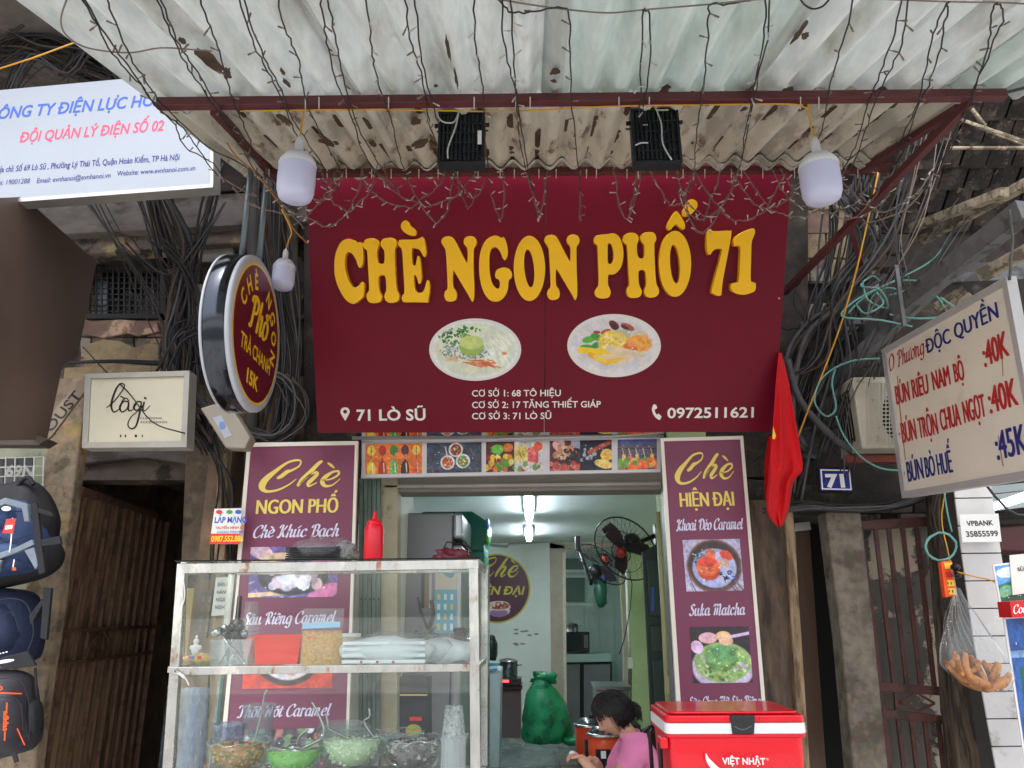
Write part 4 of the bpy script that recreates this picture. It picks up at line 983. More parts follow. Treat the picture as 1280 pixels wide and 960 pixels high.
def ph_berries():
    c = Cv(38, 38, (34, 36, 56)); return c.dots(30, .05, .3, .5, .8, .05, [(60, 20, 30), (170, 180, 190), (30, 40, 44)]).el(.85, .5, .2, .2, (240, 196, 90)).el(.75, .8, .3, .14, (244, 210, 120), 15).ln(.3, .4, .9, .1, .14, (180, 80, 60)).grain(.06)
def ph_smoothie():
    c = Cv(50, 38, (96, 88, 110)); c.rc(0, 0, 1, .16, (80, 90, 140)).rc(0, .3, 1, .33, (60, 54, 70))
    for x, q in ((.16, (240, 180, 90)), (.32, (226, 90, 110)), (.5, (244, 190, 90)), (.68, (60, 40, 60)), (.88, (240, 170, 60))): c.rc(x - .05, .5, x + .05, .78, q).ln(x - .04, .3, x + .02, .6, .02, (230, 210, 150))
    return c.dots(40, 0, .7, 1, 1, .08, [(226, 60, 50), (240, 110, 60), (110, 160, 80), (246, 190, 90)]).grain(.05)
for (x0, x1, fn) in ((457, 527.5, ph_bottles), (533.5, 602, ph_bowls), (607.5, 643, ph_cocktail), (643, 678, ph_melon), (687, 725, ph_icecream), (725, 764.5, ph_berries), (772, 821, ph_smoothie)):
    picture('food_photo', fn(), PS, rowq(x0, x1, 555.5, 593), stp)
    picture('food_photo', fn(), PS, rowq(x0, x1, 522, 549.5), stp)
pp('top_rail', [(440, 545.5), (830, 543), (830, 546.5), (440, 549.5)], PS.off(.012), .01, mat('grey_trim', (150, 146, 148), .4, .3), stp)
M_cablew = mat('white_cable', (190, 190, 186), .5, var=0, bump=0)
mb = MB().tube([at(452, 551, 4.25), at(560, 551, 4.24), at(690, 547, 4.24), at(760, 546, 4.24), at(830, 541, 4.25)], .005, 6).build('white_cable', M_cablew); setp(mb, 'white cable sagging along the photo strip under the sign', 'cable')

# ---------------------------------------------------------------- standing banners
M_ban = mat('plum_banner_print', (122, 63, 88), .4, var=.05, scale=3, bump=.03, spec=.35)
M_gold = mat('gold_print', (232, 206, 100), .4, var=0, bump=0)
M_lav = mat('lavender_print', (216, 210, 236), .4, var=0, bump=0)
CHE = merge2([ribbon([(a, -b, c) for a, b, c in s]) for s in (
    [(425, 390, 26), (455, 375, 36), (505, 335, 36), (545, 322, 22), (610, 285, 16), (628, 240, 14), (590, 226, 20), (500, 250, 22), (400, 325, 36), (315, 400, 58), (282, 465, 66), (320, 512, 28), (420, 505, 20), (520, 460, 14), (595, 402, 7)],
    [(822, 238, 24), (790, 262, 34), (720, 340, 42), (650, 410, 42), (618, 458, 26)],
    [(635, 445, 8), (700, 375, 12), (770, 340, 22), (790, 355, 32), (750, 400, 36), (712, 440, 34), (722, 466, 18), (790, 435, 9)],
    [(840, 412, 10), (920, 402, 14), (985, 362, 20), (985, 330, 20), (930, 338, 22), (865, 385, 40), (842, 430, 44), (875, 465, 26), (940, 455, 12), (1005, 400, 7)],
    [(885, 255, 16), (915, 275, 24), (942, 298, 14)])])
def banner(tag_, quad, inner, lab):
    pl = PY(4.2); b = thing('standing_banner', lab, 'banner', pl.hit((quad[2][0] + quad[3][0]) / 2, quad[2][1]))
    pp('backing', quad, pl, .025, M_wf if tag_ else mat('cream_frame', (226, 218, 206), .45, var=.04, bump=.02), b, bevel=.002)
    pp('print', inner, pl.off(.003), .003, M_ban, b)
    for i in range(4):
        a_, b_ = quad[i], quad[(i + 1) % 4]; c_, d_ = inner[i], inner[(i + 1) % 4]
        pp('frame_bar', [a_, b_, d_, c_], pl.off(.010), .012, MATS.get('cream_frame'), b, bevel=.0015)
    return b, pl.off(.004)
def che_on(pl, x0, x1, ybase, hpx, parent, m=M_gold):
    vs, fs = CHE; mx = min(v[0] for v in vs); Mx = max(v[0] for v in vs); mn = min(v[1] for v in vs); Mn = max(v[1] for v in vs)
    A = pl.hit(x0, ybase); B = pl.hit(x1, ybase - .0); H = (pl.hit(x0, ybase - hpx) - A).dot(pl.v)
    U = (B - A) / (Mx - mx); V = pl.v * H / (Mn - mn)
    return put2d([(a - mx, b - mn) for a, b in vs], fs, pl, A, U, V, m, parent, 'lettering')
mat('cream_frame', (226, 218, 206), .45, var=.04, bump=.02)
b1, p1 = banner(0, [(309, 553.5), (447.5, 551), (434, 985), (271, 985)], [(313.5, 558.5), (443.5, 556), (430, 985), (277, 985)], 'left plum banner headed Chè NGON PHỐ, standing behind the glass cabinet')
che_on(p1, 322.5, 424.5, 616, 42, b1)
text('NGON PHỐ', M_gold, b1, p1, (319.5, 642.5), (421, 640.5), 18.5, bold=.02, heavy=1.6)
text('Chè Khúc Bạch', M_lav, b1, p1, (316, 672), (424, 670), 14, geo=pen_geo('Chè Khúc Bạch', .13, .04))
text('Sầu Riêng Caramel', M_lav, b1, p1, (303, 781), (420, 778), 14, geo=pen_geo('Sầu Riêng Caramel', .13, .04))
text('Thốt Nốt Caramel', M_lav, b1, p1, (296, 897), (414, 894), 14, geo=pen_geo('Thốt Nốt Caramel', .13, .04))
c = Cv(100, 62, (104, 90, 150)); c.strokes(30, 0, 0, 1, 1, .4, .012, [(150, 140, 196), (84, 72, 130), (180, 168, 214)])
c.el(.12, .1, .14, .14, (214, 180, 196), 20).el(.36, .22, .24, .1, (206, 184, 160)).ln(0, .95, .5, .9, .05, (224, 190, 160)).el(.86, .9, .2, .14, (220, 120, 180), -20)
c.el(.5, .6, .4, .36, (52, 48, 56)).el(.5, .58, .34, .3, (70, 62, 68)).dots(26, .22, .42, .78, .8, .06, [(226, 222, 240), (206, 196, 226), (232, 190, 196), (190, 160, 180)]).strokes(10, .3, .5, .7, .75, .12, .05, [(230, 228, 244)]).grain(.06)
picture('dessert_photo', c, p1, [(313.5, 684), (424, 682), (421, 746), (310, 747.5)], b1)
c = Cv(100, 66, (206, 60, 44)); c.el(.5, .35, .3, .4, (232, 210, 214)).el(.5, .45, .36, .5, (60, 44, 50)).el(.5, .42, .3, .42, (226, 212, 216)).dots(26, .3, .2, .7, .7, .06, [(214, 180, 150), (236, 220, 200), (190, 150, 130)]).grain(.06)
picture('dessert_photo', c, p1, [(306, 796), (418, 794), (415, 860), (303, 861)], b1)
c = Cv(100, 50, (90, 80, 96)); c.dots(80, 0, 0, 1, 1, .05, [(220, 220, 226), (60, 50, 60), (120, 150, 110), (180, 120, 110)]).grain(.06)
picture('dessert_photo', c, p1, [(300, 912), (412, 910), (409, 970), (297, 972)], b1)
b2, p2 = banner(1, [(825.5, 547.5), (929, 544.5), (966, 985), (852, 985)], [(830, 551.5), (925.5, 549), (961, 985), (858, 985)], 'right plum banner headed Chè HIỆN ĐẠI, standing behind the red cooler')
che_on(p2, 844, 919, 606, 41, b2)
text('HIỆN ĐẠI', M_gold, b2, p2, (850, 633.5), (917, 632), 18.5, bold=.02, heavy=1.3)
text('Khoai Dẻo Caramel', M_lav, b2, p2, (845, 663), (930, 661), 12.5, geo=pen_geo('Khoai Dẻo Caramel', .15, .045))
text('Suka Matcha', M_lav, b2, p2, (861, 769.5), (932, 768), 13, geo=pen_geo('Suka Matcha', .14, .045))
text('Sữa Chua Mít Sầu Riêng', M_lav, b2, p2, (861, 884), (952, 882), 12, geo=pen_geo('Sữa Chua Mít Sầu Riêng', .13, .045))
c = Cv(76, 66, (186, 180, 208)); c.strokes(24, 0, 0, 1, 1, .5, .014, [(130, 120, 150), (210, 206, 228), (96, 86, 104)], 60)
c.el(.52, .52, .48, .52, (110, 74, 68)).el(.52, .5, .44, .46, (66, 48, 50)).el(.52, .56, .38, .38, (172, 180, 224)).el(.3, .42, .12, .16, (90, 110, 130)).edots(30, .28, .42, .1, .14, .02, [(60, 80, 100), (140, 160, 180)])
c.el(.47, .3, .09, .12, (206, 110, 80)).el(.74, .32, .12, .09, (220, 80, 60), 30).el(.72, .47, .06, .09, (196, 160, 150), -20).el(.65, .49, .05, .08, (206, 170, 150), -10)
c.el(.42, .6, .2, .2, (214, 80, 40)).el(.41, .52, .2, .19, (240, 110, 60)).el(.4, .44, .16, .1, (226, 70, 56)).strokes(14, .6, .62, .82, .8, .06, .022, [(24, 24, 40), (50, 80, 180), (30, 30, 60)]).grain(.05)
picture('dessert_photo', c, p2, [(853, 675), (924.5, 673.5), (930, 738), (858, 739.5)], b2)
c = Cv(76, 70, (48, 40, 48)); c.el(.52, .72, .52, .42, (206, 190, 222)).el(.52, .64, .48, .36, (150, 184, 110)).ln(.6, .2, 1, .12, .05, (222, 186, 222)).edots(130, .52, .66, .42, .3, .03, [(180, 206, 120), (120, 170, 90), (214, 226, 170), (206, 180, 220), (90, 130, 70)])
c.el(.5, .56, .27, .24, (110, 150, 80)).el(.5, .5, .27, .2, (118, 176, 104)).el(.54, .46, .2, .12, (100, 160, 104)).el(.3, .2, .16, .1, (226, 178, 190)).el(.56, .17, .13, .09, (226, 190, 150)).el(.6, .26, .12, .08, (222, 180, 150)).el(.1, .36, .1, .12, (226, 186, 222), -40).grain(.05)
picture('dessert_photo', c, p2, [(862, 784), (935.5, 783), (941, 853), (867, 854)], b2)

# ---------------------------------------------------------------- round hanging sign
RC = at(321.5, 418, 3.42); XR = RC.x
rs = thing('round_sign', 'round double-sided light box sign reading CHÈ NGON Phố TRÀ CHANH 15K, hanging on two pipes', 'sign', RC - Vector((0, 0, .4)))
RP = PX(XR, -1)
RP = Pl(RC, (-.045, .999, 0), (0, 0, 1))
rad = abs((at(319, 327, 3.42) - RC).z) * .95 * 1.0
M_steelb = mat('dark_mirror_steel', (70, 74, 82), .12, .9, var=.05, scale=4, bump=.01)
M_wac = mat('white_acrylic', (186, 190, 200), .3, var=.02, bump=0)
R0 = rad * 1.03
th = .125
ax_ = RP.n
pc = RC
MB().lathe(pc - ax_ * (th + .02), [(R0 * .985, .02), (R0, .03), (R0, th - .012), (R0 * .985, th - .004)], 64, ax_).build('steel_rim', M_steelb, rs)
MB().lathe(pc - ax_ * .022, [(0, 0), (R0 * .992, .0), (R0 * .992, .018), (R0 * .975, .022), (0, .022)], 64, ax_).build('face_panel', M_wac, rs)
MB().lathe(pc - ax_ * (th + .014), [(0, 0), (R0 * .975, 0), (R0 * .998, .006), (R0 * .998, .016), (0, .016)], 64, ax_).build('face_panel', M_wac, rs)
def disc(pl, r, m, parent, name, off, n=64, r0=0):
    return MB().lathe(pl.o, [(r0, off), (r, off)], n, pl.n, smooth=False).build(name, m, parent)
disc(RP, rad * .925, mat('yellow_print', (250, 200, 40), .35, var=0, bump=0), rs, 'yellow_ring', .0015)
disc(RP, rad * .895, mat('maroon_print', (100, 20, 40), .3, var=.03, bump=0), rs, 'maroon_disc', .0018)
M_yp = MATS['yellow_print']
def arc_text(s, pl, r, a0, a1, h, m, parent, off, bold=.03):
    n = len(s)
    for i, ch in enumerate(s):
        if ch == ' ': continue
        vs, fs = text_geo(ch, bold); x0 = min(v[0] for v in vs); x1 = max(v[0] for v in vs); a = R_(a0 + (a1 - a0) * i / (n - 1)); sx = h / CAPH
        mb_v = []
        for x, y in vs:
            lx = (x - (x0 + x1) / 2) * sx * .9; ly = y * sx
            px_ = math.sin(a) * (r + ly) + math.cos(a) * lx; py_ = math.cos(a) * (r + ly) - math.sin(a) * lx
            mb_v.append((px_, py_))
        put2d(mb_v, fs, pl, pl.o, pl.u, pl.v, m, parent, 'letter', off)
arc_text('CHÈ NGON', RP, rad * .585, -68, 98, rad * .215, M_yp, rs, .003, .03)
def tdisc(s, cx, cy, wd, h, geo=None, bold=.02, shear=0, rot=0):
    vs, fs = geo or text_geo(s, bold, shear); x0 = min(v[0] for v in vs); x1 = max(v[0] for v in vs); k = wd / (x1 - x0); a = R_(rot)
    U = RP.u * math.cos(a) + RP.v * math.sin(a); V = RP.v * math.cos(a) - RP.u * math.sin(a)
    put2d([(x - (x0 + x1) / 2, y) for x, y in vs], fs, RP, RP.at(cx * rad, cy * rad), U * (k * rad), V * (h * rad / CAPH), M_yp, rs, 'lettering', .003)
tdisc('Phố', 0.02, .02, .82, .40, pen_geo('Phố', .16, .07, .2))
tdisc('TRÀ CHANH', .02, -.36, 1.22, .2, bold=.02)
tdisc('15K', -.02, -.72, .46, .19, bold=.04)
M_galv = mat('galvanised_pipe', (112, 122, 128), .4, .6, var=.1, bump=.03)
for x in (301, 323):
    a = at(x, 330 if x < 310 else 332, 3.36 if x < 310 else 3.5); MB().tube([a, Vector((a.x, a.y, a.z + 1.0))], .016, 10).build('hanging_pipe', M_galv, rs)

# ---------------------------------------------------------------- electricity office sign
eTL, eTR, eBR, eBL = at(-200, 131, 3.62), at(266, 88, 3.42), at(266, 233, 3.42), at(-200, 268, 3.62)
E = Pl(eBL, eBR - eBL, ((eTL - eBL) + (eTR - eBR)))
es = thing('office_sign', 'large white office sign with blue and red lettering at the upper left', 'sign', eBL + (eBR - eBL) * .5)
M_ew = mat('white_vinyl', (156, 163, 174), .35, var=.03, scale=2, bump=.01, coat=.2)
pp('sign_face', [(-200, 131), (264, 88.5), (264, 231), (-200, 266)], E, .05, M_ew, es)
pp('frame_bar', [(-200, 264), (266, 229.5), (266, 234), (-200, 269)], E.off(.012), .08, M_alu, es)
pp('frame_bar', [(263, 88), (266.5, 88), (266.5, 231), (263, 231)], E.off(.01), .08, M_alu, es)
M_blue = mat('blue_print', (52, 92, 190), .4, var=0, bump=0); M_pink = mat('pink_red_print', (236, 76, 110), .4, var=0, bump=0); M_navy = mat('navy_print', (40, 50, 130), .4, var=0, bump=0)
text('CÔNG TY ĐIỆN LỰC HOÀN KIẾM', M_blue, es, E, (-16, 150), (270, 125.5), 14.5, bold=.018, shear=.12)
text('ĐỘI QUẢN LÝ ĐIỆN SỐ 02', M_pink, es, E, (24, 178), (204, 163), 13, bold=.016, shear=.1)
text('Địa chỉ: Số 69 Lò Sũ , Phường Lý Thái Tổ, Quận Hoàn Kiếm, TP Hà Nội', M_navy, es, E, (-6, 216), (224, 200), 7.4, bold=.012)
text('Điện thoại: 19001288', M_navy, es, E, (-32, 234), (37, 229), 6.4, bold=.0)
text('Email: evnhanoi@evnhanoi.vn', M_navy, es, E, (46, 229), (138, 222), 6.4, bold=.004)
text('Website: www.evnhanoi.com.vn', M_navy, es, E, (146, 220), (244, 213), 6.4, bold=.004)
# brown box front under it
bx = thing('brown_box_canopy', 'large smooth brown sheet-metal box canopy under the white office sign', 'canopy', at(0, 560, 3.4))
M_br = mat('brown_sheet', (104, 86, 77), .5, .2, var=.08, scale=3, bump=.03, c2=(92, 76, 68), amt=.4, sc2=2, sharp=.4)
P = [at(-260, 262, 3.7), at(30, 248, 3.7), at(121, 330, 4.5), at(76, 553, 4.4), at(-20, 553, 3.62), at(-260, 540, 3.3)]
mb = MB(); b_ = [q + Vector((-.05, .25, .0)) for q in P]
_a, _b, _c = at(30, 246, 3.55), at(121, 328, 4.3), at(59, 549, 4.0)
BXP = Pl(_c, _b - _a, _b - _c)
F1 = [at(-300, 300, 3.0), at(-20, 243, 3.5), at(30, 246, 3.55), at(121, 328, 4.3), at(77, 552, 4.05), at(-300, 560, 3.2)]
F1 = [BXP.hit(*q_) for q_ in ((-330, 262), (30, 246), (121, 328), (97, 446), (78, 457), (59, 549), (-330, 560))]; mb.add(F1, [(6, 5, 4, 3, 2, 1, 0)]); mb.build('side_sheet', M_br, bx).modifiers.new('s', 'SOLIDIFY').thickness = .01
pp('bottom_edge', [(-300, 540), (40, 541), (59, 549), (48, 556), (-300, 554)], PY(3.9), .1, mat('brown_edge', (70, 60, 54), .6, var=.1), bx)

# ---------------------------------------------------------------- cream sign with handwritten name
LP = Pl(at(104, 559, 4.05), (1, 0, 0), (0, 0, 1))
lg = thing('name_sign', 'small cream sign with handwritten lagi name in a thin pale frame', 'sign', at(168, 559, 4.05))
M_lc = mat('cream_face', (204, 198, 176), .45, var=.05, scale=3, bump=.02, c2=(190, 180, 156), amt=.25, sc2=3, sharp=.3)
pp('sign_face', [(108, 470), (234, 467), (230, 554), (104, 557)], LP, .08, M_lc, lg)
qo = [(106, 467), (237, 463), (233, 559), (102, 560)]; qi = [(113, 473), (230, 470), (226, 551), (109, 553)]
for i in range(4): pp('frame_bar', [qo[i], qo[(i + 1) % 4], qi[(i + 1) % 4], qi[i]], LP.off(.014), .1, mat('pale_frame', (172, 168, 160), .5, .2, var=.1, bump=.05), lg, bevel=.002)
M_ink = mat('black_print', (30, 28, 28), .5, var=0, bump=0)
def px_rib(pl, strokes, m, parent, name='lettering', off=.002, k=1.):
    if name != 'lettering' and len(strokes) > 1:
        for s in strokes: px_rib(pl, [s], m, parent, name, off, k)
        return
    V, F = merge2([ribbon([(a, b, c * k) for a, b, c in s]) for s in strokes]); mb = MB(); mb.add([pl.hit(x, y) + pl.n * off for x, y in V], F); return mb.build(name, m, parent)
sc = lambda L: [(a / 3.2, 240 + b / 3.2, c / 3.2) for a, b, c in L]
px_rib(LP, [sc(s) for s in (
    [(428, 862, 4), (455, 840, 5), (490, 795, 5), (498, 772, 5), (480, 768, 6), (460, 800, 8), (446, 850, 9), (455, 880, 6), (480, 865, 4), (490, 835, 5), (505, 825, 5), (515, 835, 5)],
    [(514, 840, 6), (495, 838, 6), (480, 860, 8), (488, 880, 6), (508, 868, 5), (516, 842, 5), (514, 872, 7), (530, 872, 4), (545, 850, 4)],
    [(565, 840, 6), (548, 840, 6), (536, 860, 8), (545, 874, 5), (562, 862, 5), (566, 842, 5), (560, 880, 8), (545, 935, 7), (525, 947, 6), (512, 930, 5), (525, 900, 4), (560, 870, 4), (575, 850, 4)],
    [(577, 842, 7), (572, 868, 7), (582, 874, 4), (600, 855, 3)], [(484, 818, 6), (500, 826, 5)], [(580, 824, 8), (584, 826, 8)])], M_ink, lg)
text('CLOTHING', M_ink, lg, LP, (175, 524), (202, 524), 2.6, bold=.01, space=1.2)
text('ACCESSORIES', M_ink, lg, LP, (175, 529), (209, 529), 2.6, bold=.01, space=1.2)
for x, wd in ((151, 2), (157, 2), (170, 3.5), (178, 1.6)): flat(LP, [ellp(x, 545, wd / 2, 1.8, n=10)], M_ink, lg, 'blot', .002)
# slanting board with letters
OP = Pl(at(84, 540, 4.1), (1, 0, 0), (0, 0, 1))
ob = pp('slanted_board', [(104, 471), (111, 482), (64, 545), (56, 552), (62, 520)], OP, .02, mat('beige_board', (146, 130, 112), .6, var=.08, bump=.05)); setp(ob, 'narrow beige slanting board lettered OUST, left of the cream sign', 'sign')
vs, fs = text_geo('OUST', .01, 0, 1); x0 = min(v[0] for v in vs); x1 = max(v[0] for v in vs)
Aa, Bb = OP.hit(64, 541), OP.hit(103, 494); U = (Bb - Aa) / (x1 - x0); Vv = OP.n.cross(U).normalized() * (OP.hit(84, 500) - OP.hit(84, 513)).length / CAPH
put2d([(x - x0, y) for x, y in vs], fs, OP, Aa, U, Vv, M_ink, ob, 'lettering', .002)

# ---------------------------------------------------------------- small notices
def notice(name, quad, Y, lab, m=None, th=.004):
    pl = PY(Y); o = thing(name, lab, 'notice', pl.hit((quad[2][0] + quad[3][0]) / 2, quad[2][1])); pp('sheet', quad, pl, th, m or mat('paper_white', (220, 220, 218), .6, var=.04, bump=.02), o); return o, pl
n1, q1 = notice('flyer', [(268, 636), (302, 635), (300, 680), (262, 680)], 4.1, 'small internet-installation flyer LẮP MẠNG on the wooden post')
flat(q1, [[(264, 667), (300.5, 667), (300, 680), (262, 680)]], mat('red_print', (214, 52, 40), .4, var=0, bump=0), n1, 'red_band')
text('LẮP MẠNG', M_blue, n1, q1, (268, 653.5), (308, 653), 7.4, bold=.03)
text('TRUYỀN HÌNH SỐ', MATS['red_print'], n1, q1, (269, 661.5), (305, 661), 3.4, bold=.02)
text('CHƯƠNG TRÌNH MỚI', M_blue, n1, q1, (271, 666.5), (304, 666), 2.8, bold=.01)
text('0987.552.886', M_yp, n1, q1, (264, 677), (304, 676.5), 7.2, bold=.03, off=.003)
for x, mm in ((274, MATS['red_print']), (287, mat('green_print', (70, 150, 70), .4, var=0, bump=0)), (298, M_blue)): flat(q1, [ellp(x, 640, 4, 2.6, n=16)], mm, n1, 'emblem')
n2, q2 = notice('typed_notice', [(270, 722), (301, 720), (297, 768), (264, 770)], 4.4, 'white typed notice behind the cabinet glass beside the left banner')
for i, s in enumerate(('BÁN LY ĐÁ', 'HÀNG MỚI', 'NGÀY MAI', 'NGHỈ BÁN')): text(s, M_ink, n2, q2, (272 - i, 733 + i * 9.5), (297 - i, 732.5 + i * 9.5), 5, bold=.01)
n3, q3 = notice('phone_note', [(1199, 643), (1248, 642), (1252, 677), (1203, 678)], 3.98, 'white note VPBANK 35855599 on the white tiled column')
text('VPBANK', M_ink, n3, q3, (1208.5, 657.5), (1242, 656.5), 6.6, bold=.022)
text('35855599', M_ink, n3, q3, (1208, 671), (1248, 670), 7.2, bold=.022)
h71 = thing('number_plate', 'blue enamel house number plate 71 beside the red flag', 'number plate', at(1045, 613, 4.3))
HP = PY(4.3)
pp('plate', [(1024, 585), (1063, 586), (1066, 614), (1026, 613)], HP, .012, mat('blue_enamel', (26, 40, 130), .25, var=.05, bump=.02, coat=.3), h71, bevel=.003)
qo = [(1025.3, 586.6), (1062, 587.4), (1064.6, 612.6), (1027.2, 611.8)]; qi = [(1027, 588.2), (1060.6, 588.8), (1063, 611), (1028.8, 610.4)]
for i in range(4): flat(HP, [[qo[i], qo[(i + 1) % 4], qi[(i + 1) % 4], qi[i]]], M_white, h71, 'border_line')
text('71', M_white, h71, HP, (1033, 608.5), (1056.5, 608.5), 16, bold=.05)
HB = MB().prism([PY(4.32).hit(*q) for q in ((1021, 584), (1063, 584), (1066, 617), (1024, 616))], (0, -1, 0), .01).build('backing_board', M_black, h71)
n69 = thing('number_tiles', 'dark tiles painted with white number 69N behind a white wire grid', 'number plate', at(25, 602, 4.2))
NP = PY(4.2)
for i in range(3):
    for j in range(3): pp('tile', rect(-14 + i * 18.4, 572 + j * 11, 3.6 + i * 18.4, 582.4 + j * 11), NP, .008, mat('dark_tile', (74, 76, 78), .3, var=.15, bump=.03), n69, bevel=.001)
text('69N', mat('grey_white_paint', (176, 176, 170), .5, var=.1, bump=0), n69, NP, (6, 595), (42, 596), 14, bold=.04)
wg = thing('wire_grid', 'white wire display grid above the blue backpack', 'grid', at(25, 700, 4.1))
M_ww = mat('white_wire', (205, 208, 204), .4, var=0, bump=0); WP = 4.1
for i in range(8): MB().tube([at(-28 + i * 11.8, 571, WP), at(-30 + i * 11.8, 640, WP)], .0035, 5).build('wire', M_ww, wg)
for j in range(6): MB().tube([at(-32, 574 + j * 11.5, WP + .005), at(55, 571 + j * 11.5, WP + .005)], .0035, 5).build('wire', M_ww, wg)

# ---------------------------------------------------------------- price sign on the right
o_ = PX(2.0).hit(1127, 622)
PR = Pl(o_, PX(2.0).hit(1295, 596) - o_, PX(2.0).hit(1102, 437) - o_)
ps_ = thing('price_sign', 'cream noodle price sign with red and blue prices, hanging at the right', 'sign', PR.hit(1200, 612))
M_pc = mat('cream_sign_face', (232, 224, 208), .45, var=.05, scale=3, bump=.02, c2=(186, 168, 136), amt=.12, sc2=3, sharp=.2)
M_pf = mat('pale_grey_frame', (186, 184, 184), .4, .2, var=.08, bump=.04)
qo = [(1101, 437), (1257, 345), (1303, 596), (1127, 623)]; qi = [(1107, 441), (1252, 358), (1294, 586), (1131, 614)]
pp('sign_face', [(1104, 439), (1254, 350), (1299, 592), (1129, 619)], PR, .02, M_pc, ps_)
for i in range(4): pp('frame_bar', [qo[i], qo[(i + 1) % 4], qi[(i + 1) % 4], qi[i]], PR.off(.012), .045, M_pf, ps_, bevel=.002)
M_red = mat('faded_red_print', (190, 44, 48), .5, var=0, bump=0)
def dtext(s, p0, p1, cap, m, off=.0015, bold=.02, geo=None, shear=0, heavy=0):
    """text whose end on the receding board is given too"""
    return text(s, m, ps_, PR, p0, p1, cap, off, bold, shear, geo=geo, heavy=heavy)
dtext('O', (1112, 464), (1120, 461), 20, M_red, geo=pen_geo('O', .11, .04, .2))
dtext('Phương', (1122.5, 458), (1157, 441), 18, M_red, geo=pen_geo('Phương', .11, .04, .2))
for s_, p0_, p1_, cap_, m_, hv_ in (
    ('ĐỘC', (1158.5, 442), (1190.5, 427), 19.5, M_navy, 1.0), ('QUYỀN', (1194, 424), (1251.5, 395), 20.5, M_navy, 1.2),
    ('-', (1114, 505), (1117, 504), 26, M_red, .5), ('BÚN', (1121, 506), (1138.5, 500), 26, M_red, 1), ('RIÊU', (1141.5, 498), (1162.5, 491), 26, M_red, 1), ('NAM', (1167, 488), (1189.5, 480), 26, M_red, 1.1), ('BỘ', (1194, 478), (1206.5, 474), 26, M_red, 1.1),
    (':40K', (1231, 459), (1263, 443), 34, M_red, 1.6),
    ('-', (1123, 551), (1126, 550), 26, M_red, .5), ('BÚN', (1128.5, 554), (1147, 548.5), 28, M_red, 1), ('TRỘN', (1149.5, 548), (1174.5, 542), 28, M_red, 1), ('CHUA', (1177, 538.5), (1203, 530.5), 29, M_red, 1.1), ('NGỌT', (1206, 529), (1234.5, 519.5), 30, M_red, 1.2),
    (':40K', (1238, 517), (1275, 505), 36, M_red, 1.6),
    ('-', (1129, 600), (1132, 599), 26, M_navy, .5), ('BÚN', (1135.5, 602.5), (1156, 597.5), 27.5, M_navy, 1), ('BÒ', (1158, 597), (1170.5, 594), 27.5, M_navy, 1), ('HUẾ', (1173, 593.5), (1192.5, 590), 28, M_navy, 1),
    (':45K', (1247, 575), (1287, 565), 38, M_navy, 1.6)): dtext(s_, p0_, (p0_[0] + (p1_[0] - p0_[0]) * .94, p0_[1] + (p1_[1] - p0_[1]) * .94), cap_, m_, heavy=hv_ * 1.15)
px_rib(PR, [[(1122, 470, 1.2), (1125, 510, 1.6), (1132, 575, 1)], [(1252, 430, 1.6), (1254, 470, 1)], [(1248, 545, 1.2), (1254, 582, 1.6)]], mat('rust_stain', (176, 130, 84), .7, var=0, bump=0), ps_, 'rust_streak', .001)
MB().beam(PR.at(.2, .9, -.03), PR.at(.2, 1.25, -.03), .02, .02).build('hanger', M_steel, ps_)
MB().tube([PR.hit(1262, 350), PR.hit(1266, 300), PR.hit(1262, 262)], .006, 6).build('hanger', M_steel, ps_)

# ---------------------------------------------------------------- the red flag with a corner of its yellow star
fg = thing('red_flag', 'limp red flag with a yellow star hanging at the right edge of the big sign', 'flag', at(980, 660, 3.95))
M_fl = mat('red_flag_cloth', (206, 20, 30), .95, var=.05, scale=10, bump=.08, sss=0)
rows = [(441, 974, 977), (470, 971, 985), (500, 969, 990), (530, 967, 995), (560, 964, 1000), (582, 962, 1004), (591, 961, 1003.5), (599, 960, 992), (612, 958, 990), (630, 957, 988), (645, 959, 984), (658, 971, 978)]
mb = MB(); nc = 15
for r, (y, xa, xb) in enumerate(rows):
    for k in range(nc):
        t = k / (nc - 1); x = xa + (xb - xa) * t; d = 3.9 + .03 * (math.sin(t * 10 + r * .35) + .6 * math.sin(t * 19 - r * .5)) * (r / 5 if r < 5 else 1) + .09 * t + (.05 * t if r > 6 else 0)
        mb.v.append(at(x, y, d))
for r in range(len(rows) - 1):
    for k in range(nc - 1): mb.f.append((r * nc + k, (r + 1) * nc + k, (r + 1) * nc + k + 1, r * nc + k + 1)); mb.sm.append(True)
o = mb.build('flag_cloth', M_fl, fg, sub=1); s = o.modifiers.new('s', 'SOLIDIFY'); s.thickness = .003
mb = MB(); 
for r, (y, xa, xb) in enumerate([(545, 962, 975), (575, 958, 980), (600, 957, 977), (625, 958, 972)]):
    for k in range(6): t = k / 5; mb.v.append(at(xa - 2 + (xb - xa) * t, y, 3.99 + .03 * math.sin(t * 6)))
for r in range(3):
    for k in range(5): mb.f.append((r * 6 + k, (r + 1) * 6 + k, (r + 1) * 6 + k + 1, r * 6 + k + 1)); mb.sm.append(True)
mb.build('back_fold', M_fl, fg)
flat(PY(3.86), [[(966.5, 533), (970, 545), (968.5, 549), (965.5, 548.5)]], M_yp, fg, 'star_tip', 0)
MB().tube([at(974, 470, 4.05), at(972, 436, 4.0), at(968, 640, 4.12)][1:], .008, 6).build('flag_pole', M_galv, fg)
